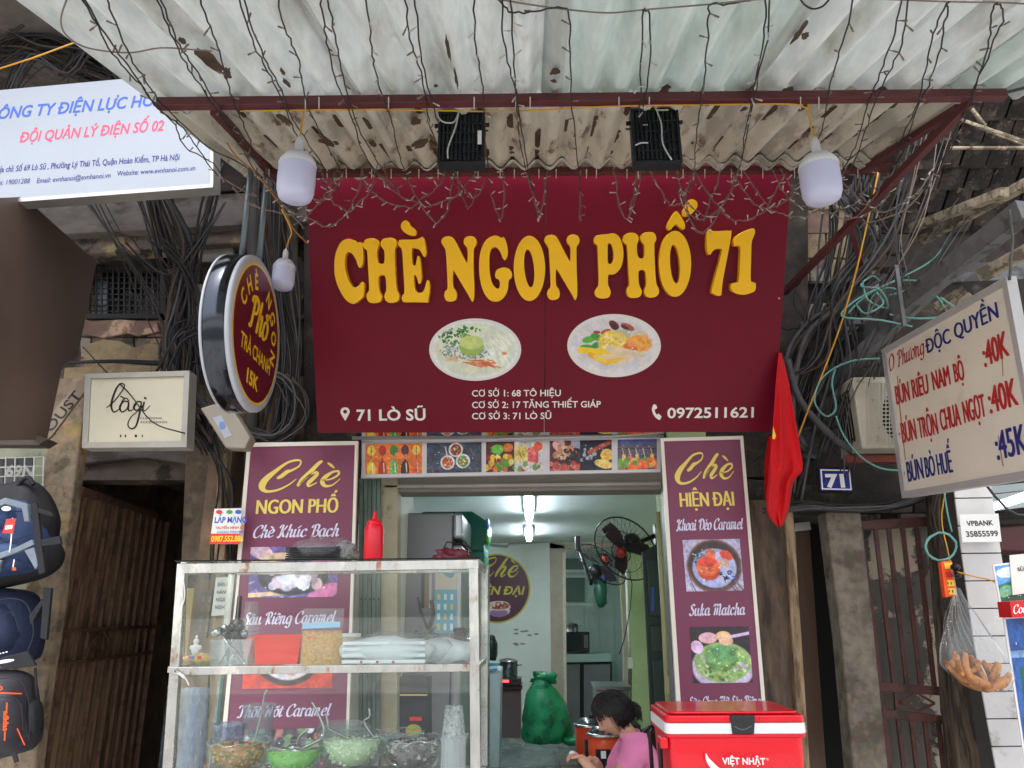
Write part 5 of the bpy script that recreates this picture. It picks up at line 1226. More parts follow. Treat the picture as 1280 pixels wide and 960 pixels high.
# ---------------------------------------------------------------- shutters and the doorway
M_shut = mat('green_grey_shutter', (106, 124, 114), .5, .2, var=.12, scale=10, bump=.06, c2=(84, 98, 90), amt=.35, sc2=6, stretch=(2, 2, .5))
fs_ = thing('folding_shutter', 'green-grey folding shutter stacked at the left side of the shop doorway', 'shutter', at(463, 975, 4.5))
for i in range(5):
    x = 449 + i * 5.4; pp('slat', [(x, 598), (x + 5, 598), (x + 3.6, 975), (x - 1.4, 975)], PY(4.45).off(.012 * (i % 2)), .03, M_shut, fs_, bevel=.003)
    pp('rivet', rect(x + 1.5, 748, x + 3, 750), PY(4.43), .01, M_black, fs_)
o = pp('door_post', [(475, 598), (497, 598), (496, 975), (471, 975)], PY(4.5), .12, mat('cream_post', (176, 168, 142), .65, var=.12, scale=8, bump=.1, c2=(140, 130, 106), amt=.3, sc2=5), bevel=.004); setp(o, 'cream painted door post right of the green folding shutter', 'post')
o = pp('door_track', [(829, 598), (838, 598), (866, 975), (846, 975)], PY(4.4), .1, mat('grey_track', (122, 124, 124), .5, .3, var=.2, scale=14, bump=.1), bevel=.003); setp(o, 'scratched grey shutter track left of the right banner', 'post')
M_dg = mat('dark_green_door', (42, 58, 54), .45, var=.15, bump=.06)
gd = thing('green_door', 'dark green panelled door folded open at the right of the doorway', 'door', at(815, 960, 5.6))
pp('leaf', [(803, 690), (828, 676), (846, 975), (818, 975)], PY(5.3), .04, M_dg, gd, bevel=.004)
for (a, b) in ((700, 770), (782, 815), (825, 950)): pp('door_panel', [(808 + (a - 690) * .055, a), (824 + (a - 690) * .06, a), (824 + (b - 690) * .06, b), (808 + (b - 690) * .055, b)], PY(5.28), .02, mat('green_door_panel', (54, 70, 66), .4, var=.12, bump=.04), gd, bevel=.006)
pp('blue_sticker', rect(814, 734, 818, 764), PY(5.27), .004, mat('blue_sticker', (60, 90, 160), .5), gd)
M_yg = mat('conduit_cream', (184, 182, 140), .5, var=.05, bump=.02)
mb = MB().tube([at(822, 640, 5.0), at(829, 760, 5.0), at(839, 960, 5.0)], .017, 8); o = mb.build('conduit', M_yg); setp(o, 'cream conduit running down beside the dark green door', 'conduit')
pp('conduit_box', rect(832, 845, 842, 868), PY(4.97), .04, M_yg, o, bevel=.004)
# ---------------------------------------------------------------- fridge and drinks cooler
F0, F1 = 5.0, 5.75
zt = at(530, 641, F0).z; xa = at(496, 700, F0).x; xb = at(565, 700, F0).x; xc = at(577, 700, F0).x
fr = thing('fridge', 'grey two-door fridge seen from its side behind the glass cabinet', 'fridge', ((xa + xc) / 2, 5.4, 0))
M_fr = mat('fridge_grey', (128, 130, 132), .4, .3, var=.04, scale=2, bump=.01)
MB().box(((xa + xb) / 2, (F0 + F1) / 2, zt / 2), (xb - xa, F1 - F0, zt)).build('body', M_fr, fr, bevel=.012)
zg = at(577, 677, F0).z; M_frd = mat('fridge_door', (168, 172, 176), .22, .5, var=.03, bump=.01)
MB().box(((xb + xc) / 2 + .002, (F0 + F1) / 2, (zt + zg) / 2 + .01), (xc - xb, F1 - F0, zt - zg - .02)).build('door', M_frd, fr, bevel=.02)
MB().box(((xb + xc) / 2 + .002, (F0 + F1) / 2, (zg - .02) / 2 + .02), (xc - xb, F1 - F0, zg - .06)).build('door', M_frd, fr, bevel=.02)
MB().box((xc - .01, (F0 + F1) / 2, zg - .006), (.03, F1 - F0 - .02, .022)).build('handle_gap', M_black, fr)
PF = PY(F0 - .004); c = Cv(30, 60, (206, 196, 176)); c.el(.6, .12, .3, .08, (90, 150, 170), 20).rc(0, .38, 1, 1, (104, 176, 196))
for i in range(4):
    for j in range(3): c.rc(.12 + j * .3, .44 + i * .14, .26 + j * .3, .53 + i * .14, (226, 236, 232) if (i + j) % 3 else (230, 200, 110))
picture('cup_poster', c, PF, [(544, 704), (571, 704), (570, 792), (543, 792)], fr)
for i, (x, wd, q) in enumerate(((527, 4, (60, 60, 64)), (532, 4, (150, 130, 100)), (537, 3, (190, 190, 186)))): pp('magnet_strip', [(x, 704), (x + wd, 704), (x + wd - 1, 760), (x - 1, 760)], PF, .004, mat('strip_%s' % 'abc'[i], q, .5), fr)
gc = thing('drinks_cooler', 'tall green drinks cooler with a rounded top behind the grey fridge', 'drinks cooler', (at(598, 900, 6.1).x - .2, 6.15, 0))
xg = at(606, 780, 6.0).x; zg1 = at(600, 641, 6.0).z; zg2 = at(600, 690, 6.0).z
M_grn = mat('cooler_green', (24, 118, 98), .35, var=.06, bump=.02)
MB().box((xg - .25, 6.2, zg2 / 2), (.5, .6, zg2)).build('body', M_grn, gc, bevel=.01)
mb = MB(); P = [(xg - .5, zg2), (xg + .0, zg2)] + [(xg + .05 * math.sin(a) - .02, zg2 + (zg1 - zg2) * a / 2.2) for a in (.3, .7, 1.1, 1.6)] + [(xg - .1, zg1), (xg - .5, zg1)]
mb.prism([Vector((x, 5.9, z)) for x, z in P], (0, -1, 0), .6).build('header_box', M_grn, gc, bevel=.01)
MB().box((xg + .005, 6.2, zg2 * .55), (.02, .48, zg2 * .8)).build('glass_door', mat('dark_glass', (70, 100, 96), .1, var=0, bump=0), gc, bevel=.004)
for z, q in ((.3, (120, 190, 60)), (.68, (80, 150, 220))): MB().ell((xg + .02, 5.96, zg2 + (zg1 - zg2) * z), (.02, .08, .05), 10).build('label_sticker', mat('sticker_%d' % int(z * 10), q, .4, var=0, bump=0), gc)
# ---------------------------------------------------------------- ceiling tube lamps
M_lamp = mat('lamp_glow', (232, 246, 255), emit=20, var=0, bump=0)
def tube_lamp(ya, yb, lab, grp='tube lamps on the shop ceiling'):
    Za = RZ - .01
    a = PZ(RZ - .05).hit(661, ya); b = PZ(RZ - .05).hit(661, yb)
    t = thing('ceiling_lamp', lab, 'lamp', (a + b) / 2, grp)
    x = a.x; y0, y1 = a.y, b.y
    MB().box((x, (y0 + y1) / 2, RZ - .022), (.09, abs(y1 - y0), .04)).build('housing', M_wf, t)
    MB().tube([Vector((x, y0, RZ - .055)), Vector((x, y1, RZ - .055))], .035, 10).build('tube', M_lamp, t)
tube_lamp(622, 646, 'nearer lit white tube lamp on the shop ceiling'); tube_lamp(661, 673, 'farther lit white tube lamp on the shop ceiling')
M_pip = mat('room_pipe', (150, 156, 154), .5, var=.05, bump=0)
o = MB().tube([at(600, 680, 10.7), at(634, 683, 10.7), at(636, 679, 10.7), at(700, 676, 10.7), at(780, 673, 10.7)], .018, 6).build('ceiling_pipe', M_pip); setp(o, 'thin pipe along the top of the shop back wall', 'pipe')
# ---------------------------------------------------------------- back wall sticker
PBK = PY(RY1 - .004)
stc = thing('wall_sticker', 'round plum sticker Chè HIỆN ĐẠI on the shop back wall', 'sticker', PBK.hit(622, 778))
q = PBK.hit(621, 735); rr = (PBK.hit(621, 692) - q).length
PBC = Pl(q, (1, 0, 0), (0, 0, 1))
disc(PBC, rr, mat('olive_gold_ring', (196, 184, 60), .4, var=0, bump=0), stc, 'gold_ring', .002)
disc(PBC, rr * .955, mat('dark_plum_print', (84, 42, 62), .4, var=.03, bump=0), stc, 'plum_disc', .004)
che_on(PBK.off(.006), 592, 648.5, 727, 31, stc, m=mat('olive_gold', (206, 190, 70), .4, var=0, bump=0))
text('HIỆN ĐẠI', MATS['olive_gold'], stc, PBK.off(.006), (589, 743), (656.5, 743), 10.5, bold=.03, shear=.25)
c = Cv(60, 40, (84, 42, 62)); c.el(.5, .62, .42, .36, (214, 200, 214)).el(.5, .75, .34, .22, (150, 110, 150)).el(.5, .36, .47, .26, (226, 216, 214)).el(.5, .36, .42, .21, (176, 100, 84)).dots(40, .18, .22, .82, .5, .05, [(214, 140, 110), (140, 60, 50), (236, 200, 180), (190, 110, 90)])
mk = (((c.X - .5) / .46) ** 2 + ((c.Y - .5) / .47) ** 2) < 1
picture('bowl_print', c, PBK.off(.006), [(607, 749), (640, 749), (640, 772), (607, 772)], stc, .001, mask=mk)
sc_ = MB()
random.seed(4)
for k in range(16):
    x, y = uni(634, 680), uni(785, 806); pts = [at(x + a * uni(.4, 1), y + b * uni(.4, 1), RY1 - .001) for a, b in ((-4, 0), (-2, -1), (1, -1.2), (4, 0), (1, 1.3), (-2, 1))]
    if k < 9: pp('scuff', [(x + a * 1.2, y + b) for a, b in ((-3, 0), (-1, -1), (2, -1.2), (3, .5), (0, 1.3))], PY(RY1 - .003), .002, mat('scuff_grey', (128, 130, 126), .8), bpy.data.objects['wall_back'])
# ---------------------------------------------------------------- kitchen doorway contents
M_bei = mat('beige_frame', (176, 164, 148), .6, var=.1, bump=.05)
df = thing('kitchen_door_frame', 'beige door frame at the back of the shop', 'door frame', at(737, 925, RY1))
for q in ([(687, 678), (706, 682), (708, 925), (690, 925)], [(777, 690), (783, 690), (788, 925), (781, 925)], [(687, 676), (783, 676), (783, 684), (687, 686)]): pp('jamb', q, PY(RY1 - .03), .12, M_bei, df, bevel=.005)
pp('inner_edge', [(703, 690), (707, 690), (709, 925), (705, 925)], PY(RY1 - .06), .05, mat('pale_edge', (206, 196, 180), .5), df, bevel=.003)
KC = 12.2
kc = thing('wall_cabinet', 'pale green kitchen wall cabinet with open glass door in the back room', 'cabinet', at(722, 760, KC))
M_kc = mat('pale_green_cabinet', (170, 200, 190), .4, var=.05, bump=.02)
pp('carcass', [(706, 696), (742, 696), (742, 760), (706, 760)], PY(KC), .3, M_kc, kc, bevel=.005)
for (a, b) in ((698, 712), (722, 752)): pp('door_glass', rect(707, a, 731, b), PY(KC - .02), .01, mat('cabinet_glass', (96, 120, 116), .15, var=.1), kc)
for y in (712, 719, 754): pp('shelf_edge', rect(705, y, 742, y + 3), PY(KC - .03), .03, mat('cab_white', (196, 214, 208), .4), kc)
kb = thing('base_cabinet', 'grey kitchen base cabinet with pale worktop in the back room', 'cabinet', at(735, 905, KC))
pp('worktop', [(706, 818), (764, 817), (764, 827), (706, 828)], PY(KC - .05), .5, M_kc, kb, bevel=.004)
for (a, b) in ((708, 725), (730, 763)): pp('door', [(a, 831), (b, 830), (b, 904), (a, 906)], PY(KC), .03, mat('cab_grey', (118, 122, 122), .5, var=.1, bump=.03), kb, bevel=.004)
pp('plinth', rect(706, 828, 765, 908), PY(KC + .05), .4, mat('cab_dark', (52, 54, 54), .6), kb)
mw = thing('microwave', 'black microwave on the worktop in the back room', 'microwave', at(722, 817, KC))
pp('body', rect(707, 790, 737, 816), PY(KC), .35, mat('black_plastic', (28, 30, 34), .25, var=.03, bump=.01), mw, bevel=.01)
pp('window', rect(709, 794, 727, 812), PY(KC - .004), .004, mat('micro_glass', (46, 52, 60), .08, var=0, bump=0), mw); pp('keypad', rect(730, 794, 735, 810), PY(KC - .004), .004, mat('grey_keys', (110, 116, 120), .4), mw)
def lat(name, m, parent, o, prof, n=24, **k): return MB().lathe(o, prof, n).build(name, m, parent, **k)
M_ss = mat('stainless', (176, 178, 178), .2, .9, var=.04, bump=.01)
def pot(px, py, Y, wpx, hpx, lab, m=M_ss, name='cooking_pot'):
    o = at(px, py, Y); k = (at(px + 1, py, Y) - o).length; r = wpx / 2 * k; h = hpx * k
    t = thing(name, lab, 'pot', o); lat('body', m, t, o, [(r * .9, 0), (r, .02), (r, h), (r * 1.05, h), (r * 1.05, h + .006), (r * .96, h + .004), (r * .94, h * .3), (0, h * .3)])
    lat('lid', m, t, o + Vector((0, 0, h + .007)), [(r * 1.02, 0), (r * .8, h * .1), (r * .2, h * .16), (0, h * .17)])
    for s in (-1, 1): MB().tube([o + Vector((s * r * .98, -.03, h * .75)), o + Vector((s * (r + .05), -.02, h * .78)), o + Vector((s * (r + .05), .02, h * .78)), o + Vector((s * r * .98, .03, h * .75))], .008, 6).build('handle', M_black if m is not M_ss else M_ss, t)
    return t
pot(715, 790, KC, 15, 9, 'steel pot standing on the black microwave')
hb = thing('hanging_bag', 'dark green and blue bags hanging in the kitchen doorway', 'bag', at(751, 757, 10.2))
M_bgn = mat('dark_green_film', (30, 84, 66), .3, var=.2, scale=12, bump=.3); M_bbl = mat('blue_film', (34, 60, 120), .35, var=.2, scale=12, bump=.3)
o1 = at(751, 742, 10.1); MB().ell(o1, (.085, .06, .17), 14, jit=.35).build('green_bag', M_bgn, hb); MB().ell(at(747, 724, 10.15), (.06, .05, .1), 12, jit=.4).build('black_bag', mat('black_film', (26, 28, 36), .3, var=.2, bump=.3), hb); MB().ell(at(755, 722, 10.12), (.05, .05, .1), 12, jit=.4).build('blue_bag', M_bbl, hb)
# cooker on its table
tb = thing('stove_table', 'dark red side table under the small cooker at the shop back', 'table', at(636, 925, 9.3))
pp('top', [(616, 857), (653, 857), (653, 862), (616, 862)], PY(9.2), .5, mat('dark_red_laminate', (92, 50, 50), .4), tb, bevel=.003); pp('front', [(618, 863), (651, 863), (651, 922), (618, 922)], PY(9.25), .4, mat('grey_pink_front', (110, 90, 92), .5, var=.1), tb)
iz = thing('induction_cooker', 'black induction cooker with a red display on the back table', 'cooker', at(635, 857, 9.3))
pp('body', [(617, 848), (652, 848), (651, 857), (618, 857)], PY(9.15), .3, MATS['black_plastic'], iz, bevel=.006); pp('display', rect(628, 850, 636, 853), PY(9.147), .004, mat('red_led', (255, 60, 60), emit=1.5, var=0, bump=0), iz)
pot(635, 847, 9.3, 24, 19, 'steel pot steaming on the induction cooker at the back')
cs = thing('cloth_table', 'blue and white checked cold box against the green cooler', 'cold box', at(616, 940, 8.4))
pp('body', [(609, 834), (626, 838), (624, 960), (609, 960)], PY(8.4), .6, mat('pale_box', (186, 196, 198), .4), cs, bevel=.01)
for i in range(4): pp('check', [(610, 830 + i * 4 - 4), (624 - i, 826 + i * 3), (625 - i, 829 + i * 3), (610, 832 + i * 4 - 3)], PY(8.38), .02, mat('blue_check' if i % 2 else 'white_check', (70, 150, 190) if i % 2 else (220, 224, 224), .5), cs)
MB().ell(at(614, 812, 8.5), (.07, .07, .16), 10, jit=.3).build('black_bottle', MATS['black_plastic'], cs)
# green sack on the floor
gs = thing('green_sack', 'crumpled green plastic sack on the shop floor by the kitchen door', 'sack', at(682, 928, 8.6))
M_gs = mat('green_sack_film', (24, 134, 88), .35, var=.2, scale=9, bump=.5, c2=(14, 92, 62), amt=.4, sc2=7)
mb = MB(); o = at(681, 926, 8.6); n = 30
for j in range(17):
    t = j / 16; z = t * .62; r = .255 * (1 - .12 * t - .8 * max(0, t - .4) ** 1.5 * 1.7) * (1 if t > .06 else .9)
    for k in range(n):
        a = 2 * math.pi * k / n; f = 1 + .2 * noise.noise(Vector((math.cos(a) * 2.2, math.sin(a) * 2.2, t * 3.5))) + .13 * abs(noise.noise(Vector((math.cos(a) * 4, math.sin(a) * 4, t * 3 + 7)))) + .07 * noise.noise(Vector((math.cos(a) * 8, math.sin(a) * 8, t * 8)))
        mb.v.append(o + Vector((math.cos(a) * r * f + .03 * math.sin(t * 5), math.sin(a) * r * f, z)))
mb.f = [(j * n + k, j * n + (k + 1) % n, (j + 1) * n + (k + 1) % n, (j + 1) * n + k) for j in range(16) for k in range(n)]; mb.sm = [True] * len(mb.f)
mb.build('film', M_gs, gs)
MB().ell(o + Vector((.02, 0, .62)), (.12, .08, .06), 16, jit=1.0).build('tied_neck', M_gs, gs); MB().ell(o + Vector((.3, -.12, .02)), (.13, .1, .04), 12, jit=.5).build('loose_corner', M_gs, gs)
# ---------------------------------------------------------------- fans
M_cage = mat('fan_cage', (44, 42, 46), .35, .5, var=0, bump=0); M_fanb = mat('fan_blade', (66, 52, 58), .3, var=.05, bump=0); M_fanr = mat('fan_red', (176, 50, 44), .35, var=.05, bump=0)
def fan(c, nrm, R, lab, wall):
    c = Vector(c); nrm = Vector(nrm).normalized(); t = thing('wall_fan', lab, 'fan', c + Vector((0, .0, -R)))
    x = nrm.orthogonal().normalized(); y = nrm.cross(x)
    rg = lambda r, h, th: MB().tube([c + nrm * h + (x * math.cos(a) + y * math.sin(a)) * r for a in [2 * math.pi * k / 36 for k in range(36)]], th, 5, closed=True)
    rg(R, 0, .006).build('cage_ring', M_cage, t); rg(R * .66, .045, .003).build('cage_ring', M_cage, t); rg(R * .3, .06, .004).build('cage_ring', M_cage, t)
    for k in range(44):
        a = 2 * math.pi * k / 44; d = x * math.cos(a) + y * math.sin(a)
        MB().tube([c + d * R * .15 + nrm * .064, c + d * R * .6 + nrm * .05, c + d * R], .0013, 3).build('cage_wire', M_cage, t)
    for k in range(24):
        a = 2 * math.pi * k / 24; d = x * math.cos(a) + y * math.sin(a)
        MB().tube([c + d * R, c + d * R * .6 - nrm * .06, c + d * R * .15 - nrm * .07], .0013, 3).build('cage_wire', M_cage, t)
    for k in range(3):
        a = 2 * math.pi * k / 3 + .4; mb = MB(); 
        for i in range(7):
            r = R * (.12 + .74 * i / 6); wd = R * (.16 + .22 * math.sin(i / 6 * 2.6))
            for s in (-1, 1):
                b = a + s * wd / r / 1.6; mb.v.append(c + (x * math.cos(b) + y * math.sin(b)) * r + nrm * (.012 * s))
        mb.f = [(2 * i, 2 * i + 1, 2 * i + 3, 2 * i + 2) for i in range(6)]; mb.sm = [True] * 6; mb.build('blade', M_fanb, t)
    MB().lathe(c + nrm * .05, [(0, .03), (R * .14, .026), (R * .16, 0), (0, 0)], 18, nrm).build('cap', M_fanr, t)
    MB().lathe(c - nrm * .16, [(0, 0), (R * .22, .01), (R * .27, .05), (R * .25, .1), (R * .1, .12), (0, .12)], 18, nrm).build('motor', mat('fan_motor', (38, 36, 40), .35), t)
    MB().tube([c - nrm * .14, c - nrm * .2 + Vector((0, 0, -.05)), Vector(wall)], .018, 7).build('arm', MATS['fan_motor'], t)
    MB().box(wall, (.05, .1, .16)).build('wall_plate', MATS['fan_motor'], t, bevel=.008)
    return t
fan(at(781, 686, 5.6), (-.55, -.62, -.48), .255, 'larger black and red wall fan near the doorway, tilted down', at(822, 668, 5.75))
fan(at(752, 705, 7.4), (.5, -.55, .66), .27, 'smaller-looking black fan behind the near one, tilted upward', at(722, 680, 7.9))
# conduit, socket and broom on the right wall
cw = MB().tube([at(783, 712, 9.6), at(785, 770, 9.6), at(788, 830, 9.6)], .02, 6).build('cable_trunking', mat('trunk_white', (206, 212, 196), .5)); setp(cw, 'white cable trunking on the pale green right wall', 'trunking')
pp('socket', rect(785, 822, 791, 836), PY(9.5), .03, MATS['trunk_white'], cw, bevel=.004)
o = MB().tube([at(786, 712, 9.2), at(790, 730, 9.2), at(788, 760, 9.2), at(780, 800, 9.2), at(774, 818, 9.2)], .006, 5).build('black_wire', mat('black_cable', (30, 29, 31), .5, var=0, bump=0)); setp(o, 'thin black wire drooping down the pale green wall', 'wire')
br_ = thing('broom', 'dark wooden broom leaning at the end of the pale green wall', 'broom', at(790, 890, 8)); pp('handle', [(786, 836), (790, 836), (789, 925), (783, 925)], PY(8.2), .03, M_dboard, br_); pp('brush_head', [(781, 900), (793, 900), (796, 925), (779, 925)], PY(8.15), .06, M_dw, br_)

# ---------------------------------------------------------------- glass display cabinet
YF, YB = 2.85, 3.38
cb = thing('glass_cabinet', 'rusty steel-framed glass display cabinet in front of the left banner', 'display cabinet', at(400, 975, 3.1))
M_cf = mat('rusty_steel_frame', (184, 183, 178), .28, .75, var=.15, scale=18, bump=.08, c2=(146, 108, 86), amt=.22, sc2=20, sharp=.12, c3=(220, 216, 206), amt3=.3, sc3=6, stretch=(1, 1, .4))
M_gl = glass_mat('cabinet_glass_pane', (251, 254, 253), .008, .008)
PFc = PY(YF)
pp('post', [(221, 706), (231.5, 706), (214, 985), (201, 985)], PFc, .03, M_cf, cb, bevel=.002)
pp('post', [(586, 700.5), (597.5, 700), (601, 985), (588, 985)], PFc, .03, M_cf, cb, bevel=.002)
pp('rail', [(221, 704.5), (598, 699), (598, 711), (221, 717)], PFc.off(.002), .034, M_cf, cb, bevel=.002)
pp('rail', [(212.5, 834), (587, 830), (587, 839.5), (212, 844)], PFc.off(.002), .03, M_cf, cb, bevel=.002)
zT = at(400, 700, YF).z; zM = at(400, 833, YF).z; zB = 1.0
xl, xr_ = at(224, 708, YF).x, at(595, 701, YF).x; xl2 = at(208, 960, YF).x
for x in (xl, xr_): MB().beam((x, YB, zB), (x, YB, zT), .03).build('post', M_cf, cb, bevel=.002)
for z in (zT - .012, zM - .01):
    MB().beam((xl, YB, z), (xr_, YB, z), .025).build('rail', M_cf, cb, bevel=.002)
    for x in (xl, xr_): MB().beam((x, YF + .03, z), (x, YB - .015, z), .022).build('rail', M_cf, cb, bevel=.002)
MB().box(((xl + xr_) / 2, (YF + YB) / 2, zT - .0), (xr_ - xl + .02, YB - YF + .02, .006)).build('top_pane', M_gl, cb)
MB().box(((xl + xr_) / 2, YF + .0, zT + .001), (xr_ - xl + .03, .02, .004)).build('top_edge', M_black, cb)
MB().box(((xl + xr_) / 2, (YF + YB) / 2, zM - .012), (xr_ - xl - .03, YB - YF - .04, .006)).build('shelf_glass', glass_mat('shelf_glass_pane', (240, 248, 246), .03, .08), cb)
MB().box(((xl2 + xr_) / 2, (YF + YB) / 2, zB - .02), (xr_ - xl2 + .02, YB - YF, .04)).build('deck', mat('steel_counter', (160, 158, 160), .25, .5, var=.1), cb)
pp('pane', [(231, 717), (586.5, 711), (587, 830), (223, 834)], PFc.off(-.012), .004, M_gl, cb)
pp('pane', [(222, 844), (587, 840), (588, 985), (213, 985)], PFc.off(-.014), .004, M_gl, cb)
MB().box((xr_, (YF + YB) / 2, (zT + zB) / 2), (.004, YB - YF - .06, zT - zB - .05)).build('pane', M_gl, cb)
MB().box((xl, (YF + YB) / 2, (zT + zB) / 2), (.004, YB - YF - .06, zT - zB - .05)).build('pane', M_gl, cb)
MB().beam((xl + .02, YB - .05, zB), (xl + .02, YB - .05, zM - .03), .012).build('glass_edge', mat('green_glass_edge', (96, 140, 130), .1, var=0, bump=0), cb)
px_rib(PFc.off(.012), [[(217, 838, 1.6), (226, 842, 2), (232, 848, 1.6), (236, 856, 1.6)], [(218, 838, 1.4), (228, 846, 1.8), (234, 850, 1.2)], [(229, 722, 1), (231, 745, 1.2), (226, 762, 1)]], M_tie, cb, 'white_string', .001)
# things on top
def X(px, Y, py=832): return at(px, py, Y).x
tt = thing('tray_stack', 'stack of black takeaway trays in clear film on top of the cabinet', 'trays', (X(395, 3.05, 700), 3.05, zT))
M_tr = mat('black_tray', (26, 26, 32), .25, var=.05, bump=0); M_film = glass_mat('clear_film', (250, 251, 252), .08, .06, film=.8)
x0, x1 = X(362, 3.05, 700), X(428, 3.05, 700)
for i in range(7): MB().box(((x0 + x1) / 2 + uni(-.002, .002), 3.06, zT + .008 + i * .0085), (x1 - x0, .14, .006)).build('tray', M_tr, tt, bevel=.002)
def bagm(c, r, jit, mt, parent, name, n=22, rot=None): return MB().ell(c, r, n, rot, jit).build(name, mt, parent)
bagm(((x0 + x1) / 2 + .02, 3.06, zT + .055), (.128, .085, .05), .35, M_film, tt, 'film'); bagm(((x0 + x1) / 2 + .115, 3.06, zT + .04), (.05, .06, .045), .6, glass_mat('grey_film', (120, 122, 128), .1, .35, film=.8), tt, 'film_end')
c = at(466, 702, 3.0); k = (at(467, 702, 3.0) - at(466, 702, 3.0)).length
sb = thing('squeeze_bottle', 'red plastic squeeze bottle with a pointed nozzle on top of the cabinet', 'bottle', Vector((c.x, 3.0, zT)))
M_sq = mat('red_plastic', (222, 16, 40), .3, var=.03, bump=.01); h = 62 * k
lat('body', M_sq, sb, (c.x, 3.0, zT + .004), [(0, 0), (11.5 * k, 0), (12 * k, 2 * k), (12 * k, 38 * k), (10.5 * k, 44 * k), (9 * k, 46 * k), (0, 46 * k)])
lat('cap', M_sq, sb, (c.x, 3.0, zT + .004 + 45 * k), [(9.5 * k, 0), (9.5 * k, 4 * k), (6 * k, 5 * k), (4 * k, 6.5 * k), (2 * k, 13 * k), (1.6 * k, 16 * k), (.8 * k, 17 * k), (0, 17 * k)])
mbn = thing('maroon_bundle', 'maroon plastic bundle on the right corner of the cabinet top', 'bag', (X(565, 3.1, 698), 3.1, zT))
bagm((X(566, 3.1, 690), 3.1, zT + .026), (.07, .05, .03), .7, mat('maroon_film', (104, 36, 50), .35, var=.2, bump=.3, scale=14), mbn, 'bundle'); MB().tube([(X(552, 3.1), 3.1, zT + .06), (X(556, 3.1), 3.1, zT + .085), (X(572, 3.1), 3.1, zT + .078), (X(588, 3.1), 3.1, zT + .06)], .003, 5).build('strap', M_black, mbn)
# on the glass shelf
SY = 3.08; k = (at(401, 832, SY) - at(400, 832, SY)).length; zs = zM - .006
def pos(px, Y=SY): return Vector((X(px, Y), Y, zs))
def on_shelf(name, lab, cat, px, Y=SY): return thing(name, lab, cat, pos(px, Y))
M_clr = glass_mat('clear_plastic', (252, 253, 253), .05, .05); M_clr2 = glass_mat('cloudy_plastic', (250, 252, 253), .08, .16)
t = on_shelf('glass_jar', 'low glass dish of yellow shreds at the left end of the cabinet shelf', 'dish', 249); p = pos(249)
lat('dish', M_clr, t, p, [(0, .002), (20 * k, .002), (21.5 * k, 14 * k), (21.5 * k, 16 * k)]); bagm(p + Vector((0, 0, 7 * k)), (19 * k, 17 * k, 6 * k), .4, mat('yellow_shreds', (206, 170, 90), .7, var=.4, scale=60, bump=.4), t, 'shreds')
t = on_shelf('toy_figure', 'small white figure with a colourful base leaning in the cabinet', 'figurine', 242, 2.95); p = pos(242, 2.95)
M_fw = mat('white_toy', (226, 222, 222), .4, var=.03)
MB().ell(p + Vector((0, 0, 20 * k)), (5 * k, 4 * k, 7 * k), 12).ell(p + Vector((0, 0, 29 * k)), (3.6 * k, 3.4 * k, 3.6 * k), 12).ell(p + Vector((-5 * k, 0, 22 * k)), (2.4 * k, 2 * k, 3 * k), 8).ell(p + Vector((5 * k, 0, 22 * k)), (2.4 * k, 2 * k, 3 * k), 8).ell(p + Vector((0, 0, 34 * k)), (1.8 * k, 1.6 * k, 2.4 * k), 8).build('body', M_fw, t)
for i, q in enumerate(((220, 120, 140), (90, 130, 200), (236, 190, 80), (220, 60, 60))): MB().box(p + Vector(((-6 + 4 * i) * k, 0, 11 * k)), (3.4 * k, 3 * k, 4 * k)).build('base_block', mat('toy_%s' % 'abcd'[i], q, .4), t, bevel=.001)
t = on_shelf('utensil_box', 'clear plastic box of spoons and black ladles on the cabinet shelf', 'container', 293); p = pos(293)
mb = MB(); w0, w1, d, h = 22 * k, 26 * k, .06, 30 * k
for s in (-1, 1):
    mb.add([p + Vector((s * w0, -d, 0)), p + Vector((s * w0, d, 0)), p + Vector((s * w1, d, h)), p + Vector((s * w1, -d, h))], [(0, 1, 2, 3)]); mb.add([p + Vector((-w0, s * d, 0)), p + Vector((w0, s * d, 0)), p + Vector((w1, s * d, h)), p + Vector((-w1, s * d, h))], [(0, 1, 2, 3)])
mb.build('tub', M_clr2, t).modifiers.new('s', 'SOLIDIFY').thickness = .002
M_bl = mat('black_nylon', (24, 24, 26), .35, var=.05)
random.seed(21)
for i in range(7):
    a = p + Vector((uni(-16, 16) * k, uni(-.03, .03), 4 * k)); b = p + Vector((uni(-24, 26) * k, uni(-.03, .03), uni(34, 46) * k))
    MB().tube([a, b], .003, 5).ell(b, (6 * k, 4 * k, 5 * k), 10).build('spoon', M_bl if i % 3 else M_ss, t)
MB().tube([p + Vector((14 * k, -.03, 0)), p + Vector((-14 * k, -.04, 34 * k))], .004, 5).ell(p + Vector((-22 * k, -.04, 38 * k)), (7 * k, 5 * k, 5 * k), 12).build('spoon', M_ss, t)
MB().lathe(p + Vector((-4 * k, .02, 30 * k)), [(14 * k, 0), (13 * k, 8 * k), (8 * k, 22 * k), (3.5 * k, 24 * k), (3 * k, 52 * k), (0, 53 * k)], 16).build('funnel', M_bl, t)
def cups(px, Y, ztop_px, zbase, r, lab, n, mt, name='cup_stack'):
    p = Vector((X(px, Y, ztop_px), Y, zbase)); zt_ = at(px, ztop_px, Y).z; t = thing(name, lab, 'cups', p); H = zt_ - zbase; cupH = min(.11, H * .5); step = (H - cupH) / max(1, n - 1)
    for i in range(n):
        last = i == n - 1; z = zbase + i * step; hh = cupH if last else step * 1.25
        MB().lathe((p.x, Y, z), [(r * 1.06, 0), (r * 1.06, .003), (r, .004), (r * (.96 if not last else .72), hh)] + ([(0, hh)] if last else []), 20).build('cup', mt, t)
    return t
